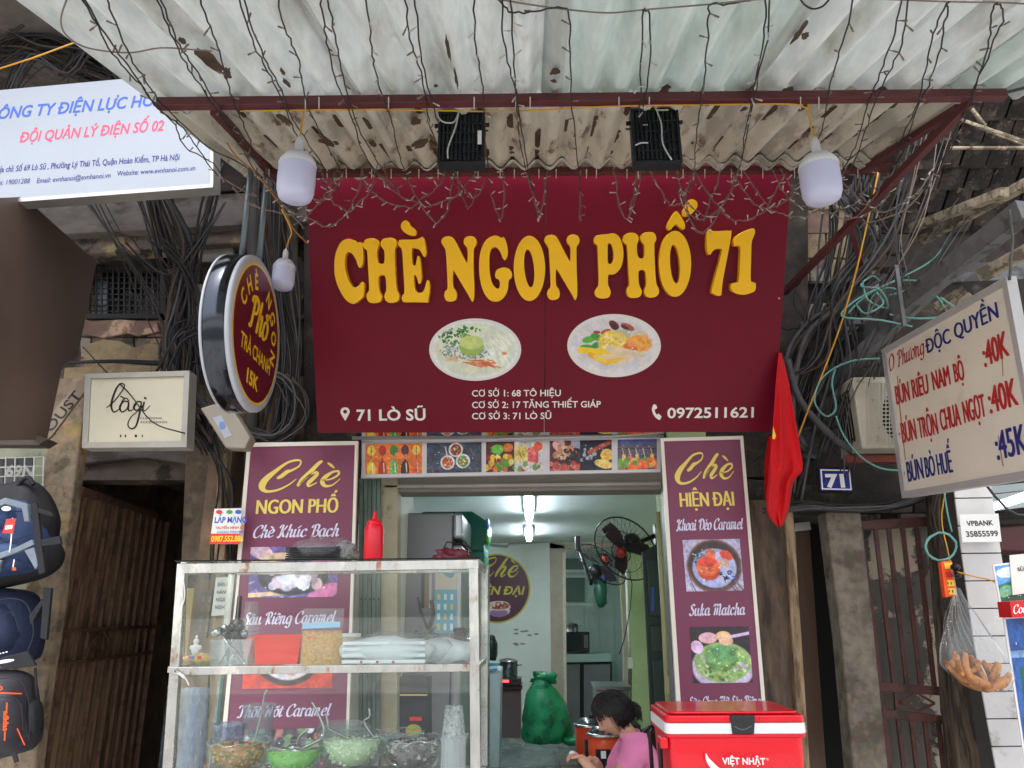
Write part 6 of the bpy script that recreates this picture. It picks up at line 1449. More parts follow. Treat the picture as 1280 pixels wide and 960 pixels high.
cups(315, 3.12, 752, zs, 11.5 * k, 'upturned stack of clear plastic cups beside the spoons on the cabinet shelf', 9, M_clr2)
t = on_shelf('red_box', 'small red plastic basket on the cabinet shelf', 'basket', 350); p = pos(350)
MB().add([p + Vector((s * wq * k, dd, z * k)) for z, wq in ((1, 26), (33, 29)) for s, dd in ((-1, -.05), (1, -.05), (1, .05), (-1, .05))], [(0, 1, 5, 4), (1, 2, 6, 5), (2, 3, 7, 6), (3, 0, 4, 7), (3, 2, 1, 0)]).build('basket', mat('bright_red_plastic', (232, 50, 34), .35, var=.04, bump=.02), t).modifiers.new('s', 'SOLIDIFY').thickness = .002
MB().add([p + Vector((s * 31 * k, dd, z * k)) for z in (32, 35) for s, dd in ((-1, -.055), (1, -.055), (1, .055), (-1, .055))], [(0, 1, 5, 4), (1, 2, 6, 5), (2, 3, 7, 6), (3, 0, 4, 7)]).build('rim', MATS['bright_red_plastic'], t).modifiers.new('s', 'SOLIDIFY').thickness = .003
t = on_shelf('powder_bag', 'clear bag of yellow roasted crumbs on the cabinet shelf', 'bag', 400, 3.02); p = pos(400, 3.02)
mb = MB(); 
def pillow(p, w, h, d, wt, seed, nx=12, nz=14, front=None):
    mb = MB()
    for s in (-1, 1):
        b = len(mb.v)
        for j in range(nz + 1):
            for i in range(nx + 1):
                u_, v_ = i / nx * 2 - 1, j / nz; ww = w + (wt - w) * v_; prof = math.sqrt(max(0, 1 - u_ ** 2)) * math.sin(math.pi * min(1, v_ * .85 + .08)) ** .6
                cr_ = .12 * noise.noise(Vector((u_ * 3 + seed, v_ * 4, s)))
                mb.v.append(p + Vector((u_ * ww + cr_ * w * .25, s * d * prof * (1 - .6 * v_) + s * cr_ * d * .8 - (.0), v_ * h + cr_ * h * .05)))
        for j in range(nz):
            for i in range(nx):
                a = b + j * (nx + 1) + i; mb.f.append((a, a + 1, a + nx + 2, a + nx + 1) if s < 0 else (a, a + nx + 1, a + nx + 2, a + 1)); mb.sm.append(True)
    return mb
pillow(p, 24 * k, 40 * k, .035, 24 * k, 3).build('crumbs', mat('yellow_crumbs', (214, 158, 74), .8, var=.35, scale=90, bump=.4), t)
pillow(p + Vector((0, -.002, 0)), 25 * k, 66 * k, .04, 26 * k, 5).build('bag', glass_mat('wrapper_film', (251, 252, 253), .06, .06, film=.6), t)
PQ = PY(2.975); pp('label_band', [(378, 779), (425, 777), (425, 784), (378, 786)], PQ, .001, mat('pale_blue_print', (150, 190, 220), .4, var=0, bump=0), t)
text('BỘT ĐẬU', MATS['red_print'], t, PY(2.96), (384, 799), (396, 799), 3, bold=.02)
for (a, b, w_, h_, d_, lab) in ((505, 3.05, 78, 40, .07, 'folded stack of white plastic bags on the cabinet shelf'), (505 + 50, 3.14, 46, 36, .06, 'loose crumpled white plastic bag at the right of the cabinet shelf')):
    t = on_shelf('plastic_bags', lab, 'bag', a, b); p = pos(a, b) + Vector((-10 * k if w_ > 60 else 0, 0, 0))
    mb = MB().ell(p + Vector((-12 * k if w_ > 60 else 0, 0, h_ * .4 * k)), (w_ * .8 * k, d_, h_ * .42 * k), 26, jit=.22); mb.build('bag_body', mat('white_plastic_bag', (216, 220, 222), .3, var=.06, scale=10, bump=.35), t)
    if w_ > 60:
        for i in range(4): MB().box(p + Vector((-12 * k, -d_ * .1, (4 + i * 7) * k)), (w_ * 1.3 * k, d_ * 1.7, 4.5 * k)).build('folded_bag', MATS['white_plastic_bag'], t, bevel=.004)
        for i in range(3): pp('red_print', rect(450 + i * 20, 826, 453 + i * 20, 829), PY(2.97), .001, M_red, t)
    bagm(p + Vector((0, 0, h_ * .45 * k)), (w_ * .9 * k, d_ * 1.1, h_ * .5 * k), .3, M_film, t, 'film')
t = on_shelf('small_plant', 'little dark potted plant ornament inside the cabinet', 'plant', 535, 3.25); p = pos(535, 3.25)
lat('pot', MATS['black_plastic'], t, p, [(0, 0), (10 * k, 0), (14 * k, 34 * k), (12 * k, 34 * k)], 14)
random.seed(9); mb = MB()
for i in range(60):
    a = uni(0, 6.28); r = uni(0, 18) * k; c = p + Vector((math.cos(a) * r, math.sin(a) * r * .6, uni(30, 42) * k)); u1 = Vector((uni(-1, 1), uni(-1, 1), uni(-.3, .6))) * 3.5 * k; v1 = Vector((uni(-1, 1), uni(-1, 1), uni(-.6, .6))) * 2.5 * k; mb.add([c - u1, c + v1, c + u1, c - v1], [(0, 1, 2, 3)])
mb.build('leaves', mat('plant_leaf', (60, 100, 60), .6, var=.3), t, kind='stuff')
MB().tube([p + Vector((-2 * k, 0, 40 * k)), p + Vector((-12 * k, 0, 64 * k)), p + Vector((-16 * k, 0, 80 * k))], .006, 6).tube([p + Vector((0, 0, 40 * k)), p + Vector((6 * k, 0, 60 * k)), p + Vector((2 * k, 0, 76 * k))], .008, 6).build('stem', M_dboard, t)
# bowls of sweet soup on the deck
random.seed(31)
M_bg = glass_mat('bowl_glass', (251, 254, 253), .02, .03)
def bowl(px, py_rim, Y, wpx, lab, liquid, bits, fill=.62, nb=70):
    o = at(px, py_rim, Y); kk = (at(px + 1, py_rim, Y) - o).length; r = wpx / 2 * kk; H = r * 1.0; base = o - Vector((0, 0, H)); t = thing('glass_bowl', lab, 'bowl', base, 'glass bowls of sweet soup in the cabinet')
    prof = [(r * .45, 0), (r * .5, .004), (r * .78, H * .2), (r * .95, H * .5), (r * .99, H * .8), (r, H)]
    MB().lathe(base, [(0, 0)] + prof + [(r * .985, H), (r * .96, H * .75), (r * .92, H * .5), (r * .75, H * .22), (0, .01)], 36).build('glass', M_bg, t)
    mb = MB(); n = 36
    for q in (r, ): mb.tube([base + Vector((math.cos(a) * q, math.sin(a) * q, H + .004 * math.sin(a * 9))) for a in [2 * math.pi * j / 72 for j in range(72)]], .0028, 5, closed=True)
    mb.build('wavy_rim', M_clr2, t)
    f = fill; rf = r * (.9 if f > .5 else .8)
    MB().lathe(base + Vector((0, 0, .016)), [(0, 0), (r * .5, H * .08), (rf * .84, H * f * .6), (rf * .94, H * f), (0, H * f)], 30, smooth=True).build('sweet_soup', liquid, t)
    mb = MB()
    for i in range(nb):
        a = uni(0, 6.28); q = math.sqrt(rnd()) * rf * .9; s = bits[0] * uni(.7, 1.2)
        mb.ell(base + Vector((math.cos(a) * q, math.sin(a) * q, H * f + .012 + uni(-.003, .004))), (s, s * uni(.6, 1), s * .6), 6)
    for i in range(nb * 2):
        a = uni(0, 6.28); v_ = math.sqrt(rnd()); s = bits[0] * uni(.7, 1.3); q = rf * (.5 + .42 * v_ ** .6) + .002
        mb.ell(base + Vector((math.cos(a) * q, math.sin(a) * q, .02 + H * f * v_ * .94)), (s, s * uni(.6, 1), s * uni(.5, .9)), 6)
    mb.build('beans', bits[1], t, kind='stuff'); return t, base, r, H
M_s1 = mat('amber_syrup', (168, 110, 40), .1, var=.2, scale=40, bump=.1); M_b1 = mat('orange_green_beans', (206, 150, 70), .3, var=.1, scale=30, bump=0, c2=(90, 110, 50), amt=.45, sc2=38, sharp=.02)
M_s2 = mat('green_jelly', (120, 186, 60), .12, var=.12, scale=30, bump=.1); M_b2 = mat('green_jelly_bits', (110, 190, 70), .15, var=.2, scale=30, bump=0)
M_s3 = mat('pale_green_cream', (186, 204, 160), .15, var=.1, scale=30, bump=.1); M_b3 = mat('pale_jelly_bits', (206, 218, 186), .15, var=.12, scale=30, bump=0)
M_s4 = mat('taro_syrup', (112, 96, 98), .2, var=.2, scale=40, bump=.1); M_b4 = mat('purple_and_white_beans', (60, 44, 56), .3, var=.2, scale=30, bump=0, c2=(190, 176, 170), amt=.45, sc2=42, sharp=.02)
bowl(299, 926, 3.0, 76, 'glass bowl of orange and green beans, leftmost in the cabinet', M_s1, (.008, M_b1), .72)
bowl(368, 930, 3.0, 74, 'glass bowl of bright green jelly in the cabinet', M_s2, (.006, M_b2), .66)
bowl(441, 918, 3.02, 80, 'glass bowl of pale green creamy pudding in the cabinet', M_s3, (.007, M_b3), .72)
bowl(516, 922, 3.02, 76, 'glass bowl of purple beans and white pearls, rightmost in the cabinet', M_s4, (.010, M_b4), .72)
t, b_, r_, h_ = bowl(430, 909, 3.26, 66, 'half-hidden glass bowl behind the pale green pudding', M_s3, (.006, M_b3), .5, 20)
t, b_, r_, h_ = bowl(500, 915, 3.27, 60, 'half-hidden glass bowl behind the purple beans', M_s4, (.006, M_b4), .5, 20)
def ladle(pts, Y, lab):
    P = [at(x, y, Y) for x, y in pts]; o = thing('ladle', lab, 'ladle', P[-1]); MB().tube(catmull(P, 5), .0042, 6).build('handle', M_ss, o); MB().ell(P[-1], (.03, .03, .014), 14).build('scoop', M_ss, o)
ladle([(335, 862), (331, 868), (326, 895), (318, 925), (312, 940)], 2.98, 'steel ladle standing in the orange bean bowl'); ladle([(390, 878), (398, 892), (404, 920), (372, 938)], 3.0, 'bent steel ladle hooked over the green jelly bowl'); ladle([(461, 885), (462, 896), (455, 903), (470, 925)], 3.1, 'short hooked ladle in the pale pudding bowl')
ladle([(407, 892), (410, 905), (412, 912), (440, 925)], 3.1, 'thin ladle lying in the pale pudding bowl'); ladle([(385, 912), (375, 920), (369, 934)], 3.02, 'black-ended ladle dipped in the green jelly')
def tub(px, y0, y1, Y, wpx, lab, mt):
    a = at(px, y1, Y); b = at(px, y0, Y); kk = (at(px + 1, y1, Y) - a).length; r = wpx / 2 * kk; H = b.z - a.z; t = thing('plastic_tub', lab, 'container', a); lat('tub', mt, t, a, [(0, 0), (r * .88, 0), (r * .98, H * .95), (r * 1.04, H * .95), (r * 1.04, H), (r * .96, H), (r * .86, .004)], 28); return t
M_clr3 = glass_mat('milky_plastic', (248, 250, 253), .1, .16); M_clb = glass_mat('bluish_plastic', (226, 232, 250), .1, .25)
tub(318, 880, 952, 3.2, 39, 'tall milky plastic measuring jug behind the bean bowl', M_clr3); tub(281, 904, 960, 3.16, 40, 'low bluish plastic tub behind the leftmost bowl', M_clb); tub(424, 903, 950, 3.3, 54, 'wide clear plastic tub behind the pudding bowl', M_clr2)
cups(567.5, 2.98, 882, at(567, 975, 2.98).z, 14.5 * (at(568, 900, 3.05) - at(567, 900, 3.05)).length, 'tall upturned stack of clear plastic cups at the right of the bowls', 22, glass_mat('cup_plastic', (250, 251, 254), .1, .42))
t = thing('black_box', 'black carton with a red label and round yellow seal behind the bowls', 'box', at(516, 925, 3.9)); PQ = PY(3.9)
MB().prism([PQ.hit(*q) for q in rect(499, 846, 535, 925)], (0, -1, 0), .15).build('carton', mat('black_carton', (36, 36, 46), .35, var=.05), t, bevel=.004)
pp('red_label', rect(512, 896, 527, 901), PQ.off(.002), .001, MATS['red_print'], t); flat(PQ, [ellp(517, 913, 10, 8, n=20)], mat('olive_seal', (176, 160, 60), .4), t, 'seal', .003); pp('gold_line', rect(500, 868, 534, 869.5), PQ.off(.002), .001, M_gold, t)
st_ = thing('back_table', 'low grey table behind the glass cabinet', 'table', at(516, 960, 3.95)); zt2 = at(516, 926, 3.9).z
MB().box((at(516, 925, 3.9).x, 4.0, zt2 - .02), (.5, .35, .03)).build('top', M_fr, st_, bevel=.003)
for sx in (-.22, .22):
    for sy in (-.14, .14): MB().box((at(516, 925, 3.9).x + sx, 4.0 + sy, (zt2 - .035) / 2), (.03, .03, zt2 - .035)).build('leg', M_fr, st_)
# clear sleeves of straws and bags at the left end
for i, (x, q, lab) in enumerate(((222, (150, 156, 170), 'sleeve of clear straws leaning at the left end of the cabinet'), (236, (120, 130, 160), 'bluish plastic sleeve next to the clear straws'))):
    a = at(x, 985, 3.15); t = thing('plastic_sleeve', lab, 'sleeve', a); pillow(a, .05, .36, .03, .04, 7 + i).build('sleeve', glass_mat('sleeve_%s' % 'ab'[i], tuple(min(255, v + 80) for v in q), .1, .2, film=.6), t)

# ---------------------------------------------------------------- red cool box
YC = 3.15
o = at(918, 975, YC); k = (at(919, 905, YC) - at(918, 905, YC)).length
rc = thing('cool_box', 'red cool box with a white band and black latch, lettered VIỆT NHẬT', 'cool box', Vector((o.x, YC + .2, .75)))
M_cr = mat('cool_box_red', (226, 10, 36), .28, var=.02, scale=4, bump=.01, coat=.3); M_cw = mat('cool_box_white', (232, 230, 232), .35, var=.02, bump=.01)
xa, xb = at(832, 915, YC).x, at(1010, 915, YC).x; zr0, zr1 = at(900, 917.5, YC).z, at(900, 904, YC).z
D = .40
def rbox(x0, x1, y0, y1, z0, z1, r=.03, ins=0):
    mb = MB(); P = []
    for (cx_, cy_, a0) in ((x1 - r, y1 - r, 0), (x0 + r, y1 - r, 90), (x0 + r, y0 + r, 180), (x1 - r, y0 + r, 270)):
        for j in range(7): a = R_(a0 + j * 15); P.append((cx_ + r * math.cos(a), cy_ + r * math.sin(a)))
    n = len(P); cx_, cy_ = (x0 + x1) / 2, (y0 + y1) / 2
    lo = [Vector((cx_ + (x - cx_) * (1 - ins), cy_ + (y - cy_) * (1 - ins), z0)) for x, y in P]; hi = [Vector((x, y, z1)) for x, y in P]
    return mb.add(lo + hi, [(i, (i + 1) % n, n + (i + 1) % n, n + i) for i in range(n)] + [tuple(range(n))[::-1], tuple(range(n, 2 * n))])
rbox(xa + .012, xb - .012, YC + .012, YC + D - .012, .76, zr0 - .012, .03, .05).build('body', M_cr, rc, bevel=.004)
rbox(xa + .002, xb - .002, YC, YC + D, zr0 - .014, zr0 - .001, .03).build('rim', M_cr, rc, bevel=.003)
rbox(xa, xb, YC - .002, YC + D + .002, zr0, zr1, .032).build('white_band', M_cw, rc, bevel=.003)
rbox(xa + .002, xb - .002, YC, YC + D, zr1 + .001, zr1 + 9 * k, .032).build('lid', M_cr, rc, bevel=.006)
rbox(xa + .02, xb - .02, YC + .02, YC + D - .02, zr1 + 9.5 * k, zr1 + 13 * k, .03).build('lid_top', M_cr, rc, bevel=.006)
PC = PY(YC)
pp('latch', [(913, 894), (944, 894), (943, 918), (916, 918)], PC.off(.012), .016, mat('latch_black', (36, 36, 40), .35), rc, bevel=.004)
px_rib(PC.off(.013), [[(918, 908, 1.2), (928, 912, 1.4), (939, 908, 1.2)]], mat('latch_line', (90, 90, 96), .4), rc, 'latch_groove', .001)
for x in (908, 950): pp('lid_notch', [(x, 896), (x + 4, 896), (x + 4, 902), (x, 902)], PC.off(.005), .01, M_cr, rc, bevel=.002)
mb = MB(); hx = xa - .005
MB().tube([(xa, YC + .03, zr0 - .03), (hx - .012, YC + .05, zr0 - .04), (hx - .012, YC + .06, zr0 - .2), (hx - .012, YC + .30, zr0 - .2), (hx - .012, YC + .31, zr0 - .04), (xa, YC + .33, zr0 - .03)], .009, 8).build('handle', MATS['latch_black'], rc)
MB().box((hx, YC + .05, zr0 - .035), (.03, .06, .04)).build('handle_mount', M_cr, rc, bevel=.004)
text('VIỆT NHẬT', M_white, rc, PC.off(.001), (902, 954.5), (956, 955), 8.5, bold=.03, name='lettering', off=.012)
text('®', M_white, rc, PC.off(.001), (957, 950), (960, 950), 3, bold=0, off=.012)
mb = MB(); V, F = ribbon([(882.5, 942, 1), (884, 948, 4), (888, 954, 6.5), (895, 961, 7), (908, 968, 4), (916, 972, 1)]); mb.add([PC.off(.012).hit(x, y) for x, y in V], F); mb.build('swoosh_mark', M_white, rc)
bt = thing('box_stand', 'dark stand under the red cool box', 'stand', (o.x, YC + .2, 0))
MB().box(((xa + xb) / 2, YC + .2, .74), (.6, .42, .03)).build('top', M_dboard, bt)
for sx in (xa + .05, xb - .05):
    for sy in (.05, .37): MB().box((sx, YC + sy, .36), (.03, .03, .72)).build('leg', M_dboard, bt)

# ---------------------------------------------------------------- rice cookers and stool
def cooker(px, py, Y, wpx, hpx, lab):
    o = at(px, py, Y); k = (at(px + 1, py, Y) - o).length; r = wpx / 2 * k; h = hpx * k; t = thing('rice_cooker', lab, 'rice cooker', o, 'orange rice cookers in the doorway')
    lat('body', mat('orange_red_enamel', (206, 76, 40), .3, var=.04, bump=.01), t, o, [(0, 0), (r * .9, 0), (r, h * .1), (r, h), (0, h)])
    lat('rim', M_ss, t, o + Vector((0, 0, h)), [(r * 1.07, 0), (r * 1.08, .01), (r * .98, .014), (0, .01)]); lat('lid', mat('lid_glass', (70, 74, 78), .1, .3), t, o + Vector((0, 0, h + .014)), [(r * .98, 0), (r * .7, .03), (0, .04)]); lat('knob', MATS['black_plastic'], t, o + Vector((0, 0, h + .05)), [(.02, 0), (.025, .015), (0, .02)])
    MB().box(o + Vector((-.02, -r * .98, h * .35)), (.09, .03, h * .6)).build('switch_panel', MATS['black_plastic'], t, bevel=.005); MB().box(o + Vector((-.02, -r * .98 - .016, h * .5)), (.03, .006, .04)).build('switch', M_cw, t)
    return t
cooker(742, 948, 5.6, 44, 38, 'orange rice cooker at the back of the pair in the doorway'); cooker(757, 960, 5.0, 42, 38, 'nearer orange rice cooker beside the seated person')
o5 = at(760, 952, 5.3); kt = thing('low_table', 'low table under the orange rice cookers', 'table', (o5.x, 5.35, 0)); MB().box((o5.x, 5.35, at(742, 949, 5.6).z - .04), (.6, .85, .03)).build('top', M_dboard, kt)
for sx in (-.26, .26):
    for sy in (-.38, .38): MB().box((o5.x + sx, 5.35 + sy, (at(742, 949, 5.6).z - .055) / 2), (.04, .04, at(742, 949, 5.6).z - .055)).build('leg', M_dboard, kt)
t = thing('steel_box', 'steel boiler box behind the seated person', 'boiler', at(768, 905, 6.2)); pp('body', rect(746, 862, 788, 905), PY(6.2), .4, M_ss, t, bevel=.01); pp('lid', rect(744, 858, 790, 863), PY(6.18), .44, M_ss, t, bevel=.004)
sx_ = MB().box((at(768, 905, 6.2).x, 6.4, at(768, 906, 6.2).z / 2), (.4, .4, at(768, 906, 6.2).z - .01)).build('crate', mat('dark_crate', (54, 52, 54), .6, var=.15)); setp(sx_, 'dark crate under the steel boiler box', 'crate')
o = MB().ell(at(812, 928, 5.0), (.07, .05, .09), 12, jit=.8).build('black_cord_coil', M_bl); setp(o, 'black coiled cord by the right door post behind the cool box', 'cord')
# ---------------------------------------------------------------- bulbs and floodlights
M_bulbp = mat('bulb_white_plastic', (214, 214, 220), .4, var=.02, bump=0); M_diff = mat('bulb_diffuser', (196, 198, 226), .35, var=.02, bump=0, sss=.2)
M_yw = mat('yellow_wire', (206, 150, 50), .5, var=0, bump=0)
def bulb(px, ytop, ybot, wpx, Y, lab, cord):
    c = at(px, ytop, Y); k = (at(px + 1, (ytop + ybot) / 2, Y) - at(px, (ytop + ybot) / 2, Y)).length; b = at(px, ybot, Y); H = c.z - b.z; r = wpx / 2 * k
    t = thing('light_bulb', lab, 'bulb', Vector((c.x, c.y, b.z)), 'bare bulbs hanging at the shop front'); o = Vector((c.x, c.y, b.z))
    MB().lathe(o, [(0, 0), (r * .6, .003), (r * .86, H * .05), (r * .97, H * .14), (r, H * .3), (r * .98, H * .5)], 32).build('diffuser', M_diff, t)
    mb = MB().lathe(o, [(r * .98, H * .5), (r * 1.0, H * .52), (r * .96, H * .58), (r * .74, H * .66), (r * .42, H * .72), (r * .28, H * .74)], 32)
    mb.build('heat_sink', M_bulbp, t)
    for i in range(28):
        a = 2 * math.pi * i / 28; d = Vector((math.cos(a), math.sin(a), 0)); MB().beam(o + d * r * .985 + Vector((0, 0, H * .53)), o + d * r * .62 + Vector((0, 0, H * .69)), .004, .005, up=d).build('fin', M_bulbp, t)
    lat('socket', M_bulbp, t, o, [(r * .27, H * .73), (r * .29, H * .76), (r * .24, H * .78), (r * .24, H * .9), (r * .16, H * .97), (r * .06, H), (0, H)], 20)
    MB().tube(catmull([o + Vector((0, 0, H * .98))] + [at(*q) for q in cord], 4), .004, 6).build('cord', M_yw, t)
bulb(375.5, 170, 251, 46, 2.62, 'large bare bulb hanging left under the maroon beam', [(377, 158, 2.62), (380, 138, 2.6)])
bulb(1017.5, 172, 253, 49, 2.6, 'large bare bulb hanging right under the maroon beam', [(1012, 150, 2.6), (1010, 124, 2.56)])
bulb(357.5, 311, 362, 27.5, 3.6, 'small bare bulb hanging beside the round sign', [(361, 300, 3.6), (364, 288, 3.6), (352, 262, 3.6)])
def flood(x0, y0, x1, y1, lab, clip):
    FP = PY(2.66); t = thing('floodlight', lab, 'floodlight', FP.hit((x0 + x1) / 2, y1), 'black floodlights under the awning')
    F0 = Pl(FP.hit(x0, y1), (1, 0, 0), (0, 0, 1)); uv = [F0.uv(x0, y1), F0.uv(x1, y1), F0.uv(x1, y0), F0.uv(x0, y0)]; w_ = uv[1][0]; h_ = (uv[2][1] + uv[3][1]) / 2
    M_f = mat('floodlight_black', (36, 40, 44), .5, .3, var=.1, bump=.05)
    pbox(F0, 0, 0, w_, h_, -.05, 0).build('housing', M_f, t, bevel=.004)
    for (a, b, c, d) in ((0, 0, w_, .012), (0, h_ - .012, w_, h_), (0, .012, .012, h_ - .012), (w_ - .012, .012, w_, h_ - .012)): pbox(F0, a, b, c, d, .0, .014).build('rim', M_f, t, bevel=.002)
    n = 9
    for i in range(n): pbox(F0, .018 + i * (w_ - .036) / n, .018, .018 + (i + .55) * (w_ - .036) / n, h_ - .018, .0, .012).build('cooling_fin', M_f, t, bevel=.002)
    for i in range(4): pbox(F0, .016, h_ * (.2 + .18 * i), w_ - .016, h_ * (.2 + .18 * i) + .006, .004, .015).build('cross_fin', M_f, t)
    for a in (-.008, w_ + .008): MB().lathe(F0.at(a, h_ * .78, -.01), [(.009, -.01), (.009, .01), (0, .01)], 8, F0.u).build('bracket_bolt', M_f, t)
    MB().beam(F0.at(-.006, h_ * .7, -.02), F0.at(-.006, h_ * .9, -.09), .008).beam(F0.at(w_ + .006, h_ * .7, -.02), F0.at(w_ + .006, h_ * .9, -.09), .008).build('bracket', M_f, t)
    for c_ in clip: MB().tube(catmull([F0.hit(*q) + F0.n * .03 for q in c_], 5), .0035, 5).build('white_cord', M_cablew, t)
flood(547, 141, 606, 207, 'left black floodlight under the awning, wound with white cord', [[(544, 140), (552, 156), (566, 159), (572, 152), (576, 140), (584, 126)], [(575, 142), (570, 165), (561, 190), (561, 203)], [(563, 125), (567, 134), (575, 139)]])
flood(792, 137, 853, 206, 'right black floodlight under the awning, with one white cord', [[(813, 122), (818, 140), (825, 160), (827, 185), (838, 205)], [(833, 118), (828, 130), (818, 142), (834, 143)], [(793, 187), (800, 184), (809, 184)]])
pp('sticker', rect(597, 163, 602, 180), PY(2.64), .002, M_white, bpy.data.objects['floodlight'])
# yellow supply wire along the beam
YW = AB.off(.03)
o = MB().tube(catmull([YW.hit(*q) for q in ((300, 139), (420, 137), (540, 138), (640, 139), (760, 133), (880, 131), (985, 130), (1005, 134), (1014, 136))], 5), .0032, 5).build('yellow_wire', M_yw); setp(o, 'yellow supply wire running along the maroon front beam', 'wire')
o = MB().tube(catmull([at(*q) for q in ((280, 139, 2.65), (262, 150, 2.8), (278, 170, 2.9), (295, 195, 3.0), (318, 215, 3.1), (352, 258, 3.2), (366, 285, 3.3), (385, 305, 3.4))], 5), .0035, 5).build('yellow_wire', mat('orange_wire', (176, 112, 50), .5, var=0, bump=0)); setp(o, 'orange-brown wire looping down left of the sign toward the small bulb', 'wire')
o = MB().tube([at(-20, 92, 2.9), at(40, 73, 2.9), at(102, 50, 2.8)], .004, 5).build('yellow_wire', M_yw); setp(o, 'yellow wire slanting over the cables at the top left corner', 'wire')
o = MB().tube(catmull([at(*q) for q in ((1098, 215, 3.6), (1085, 275, 3.7), (1070, 340, 3.8), (1053, 400, 3.9), (1035, 450, 4.0), (1015, 500, 4.1), (998, 545, 4.2))], 5), .005, 5).build('yellow_wire', M_yw); setp(o, 'long yellow wire slanting across the right-hand black cable bundle', 'wire')

# ---------------------------------------------------------------- string lights
M_sl = mat('string_cable', (44, 42, 46), .5, var=0, bump=0); M_sl2 = mat('dusty_string_cable', (122, 108, 100), .7, var=.2, bump=0); M_bt = mat('fairy_bulb', (186, 180, 178), .4, var=.1, bump=0)
SP = AW.off(.085)
YS = SP.hit(700, 206).y
random.seed(77)
def spt(x, y):
    return SP.hit(x, y) if y <= 206 else at(x, y, YS + .0)
def strand(pts, lab, dusty=None, grp='strands of fairy lights hanging under the awning'):
    P = [spt(*q) for q in pts]; C = catmull(P, 5)
    ph_ = uni(0, 9); C = [c + Vector((uni(-.004, .004) + .006 * math.sin(j_ * .35 + ph_), uni(-.004, .004), uni(-.004, .003))) for j_, c in enumerate(C)]
    t = thing('string_light', lab, 'string lights', C[-1], grp)
    cut = next((i for i, c in enumerate(C) if c.y > YS - .02), len(C) - 1)
    if dusty: cut = 0
    if cut > 2: MB().tube(C[:cut + 1], .0028, 5).build('cable', M_sl, t)
    if cut < len(C) - 2:
        MB().tube(C[cut:], .0023, 5).tube([c + Vector((.006 * math.sin(i * .9), .004, .006 * math.cos(i * .9))) for i, c in enumerate(C[cut:])], .0018, 4).build('twisted_cable', M_sl2, t)
    mb = MB(); acc = 0
    for i in range(1, len(C)):
        acc += (C[i] - C[i - 1]).length
        if acc > (.16 if C[i].y < YS - .05 else .055):
            acc = 0; d = Vector((uni(-1, 1), uni(-.6, .4), uni(-1, .6))).normalized(); mb.tube([C[i], C[i] + d * .016], .0022, 4); mb.tube([C[i] + d * .016, C[i] + d * uni(.028, .036)], .0032, 5)
    if mb.v: mb.build('fairy_bulbs', M_bt if (dusty or cut < len(C) * .7) else M_sl2, t, kind='stuff')
    return t
ORD = 'first second third fourth fifth sixth seventh eighth ninth tenth eleventh twelfth thirteenth fourteenth fifteenth sixteenth seventeenth eighteenth nineteenth twentieth twenty-first twenty-second twenty-third twenty-fourth twenty-fifth twenty-sixth twenty-seventh twenty-eighth twenty-ninth thirtieth thirty-first thirty-second'.split()
ST = '''97,-8 125,41 147,72 175,106 191,131 219,156 234,184 266,205 294,241 331,262 375,269
104,-8 131,42 152,74 182,112 205,140 228,160 250,190 275,220 320,245
128,-8 141,25 159,59 175,88 184,106 200,128 225,150 262,185 300,205 345,232
191,-8 212,41 231,72 250,106 272,141 297,175 309,194 328,225 359,262 380,285
197,-8 219,43 238,76 257,110 280,145 300,172 318,200 345,236
250,-8 262,34 275,72 287,109 300,141 309,169 316,190 340,225 362,240
294,-8 312,41 331,78 344,109 356,137 372,169 388,200 410,238
303,-8 322,47 336,84 350,112 362,138 380,170 398,200 430,250
350,-8 356,34 369,69 378,103 388,137 400,165 415,195 428,215
397,-8 404,31 414,69 426,112 436,141 451,181 467,209 492,232
407,-8 417,44 429,87 439,131 454,175 476,209 500,240
453,-8 462,50 470,81 479,122 486,147 498,187 511,225 526,256 543,278 560,262 566,225
506,-8 514,41 520,72 529,112 536,144 545,175 570,231 584,259 597,240
514,-8 523,41 532,87 542,137 551,175 567,209 592,247 604,228
592,-8 597,50 600,94 603,134 609,187 615,244 625,275 629,231 630,212
628,-8 632,50 639,94 645,137 651,175 659,215 668,253 675,269
636,-8 640,56 648,119 654,175 664,237 675,272 682,237 683,214
618,-4 636,14 664,14 698,9 709,22 714,78 717,137 720,187 724,240 727,275
806,12 801,22 802,94 801,156 796,200 791,244 784,274 772,240 766,212
806,12 811,25 809,90 806,140 801,205 796,235 786,270
938,0 905,5 890,6 884,37 880,87 877,131 871,169 866,206 862,240
957,-8 952,47 943,112 934,162 924,206 912,241 890,269 870,262 851,240 846,214
963,-8 957,50 948,97 937,156 926,200 906,250 880,290 860,268 846,236
1067,-8 1055,53 1039,103 1030,147 1017,187 996,231
1127,-8 1114,53 1099,100 1083,134 1067,184 1055,212 1020,262
1138,-8 1124,56 1105,103 1089,147 1074,184 1055,225
1183,2 1174,25 1161,72 1149,116 1139,147 1127,178 1111,216 1067,272 1030,262
1183,2 1186,14 1180,40 1165,90 1148,134 1130,190 1108,225
1249,3 1239,22 1233,59 1217,112 1202,150 1186,181 1152,237 1127,266 1080,280
1249,3 1253,14 1246,40 1226,95 1208,145 1190,182 1158,236'''
for i, l in enumerate(ST.split('\n')):
    pts = [tuple(float(v) for v in q.split(',')) for q in l.split()]
    x = int(pts[0][0]); side = 'left third' if x < 420 else 'middle' if x < 850 else 'right third'
    strand(pts, 'thin dark fairy-light strand down the %s of the awning, %s from the left' % (side, ORD[i]), grp='fairy-light strands over the %s of the awning' % side)
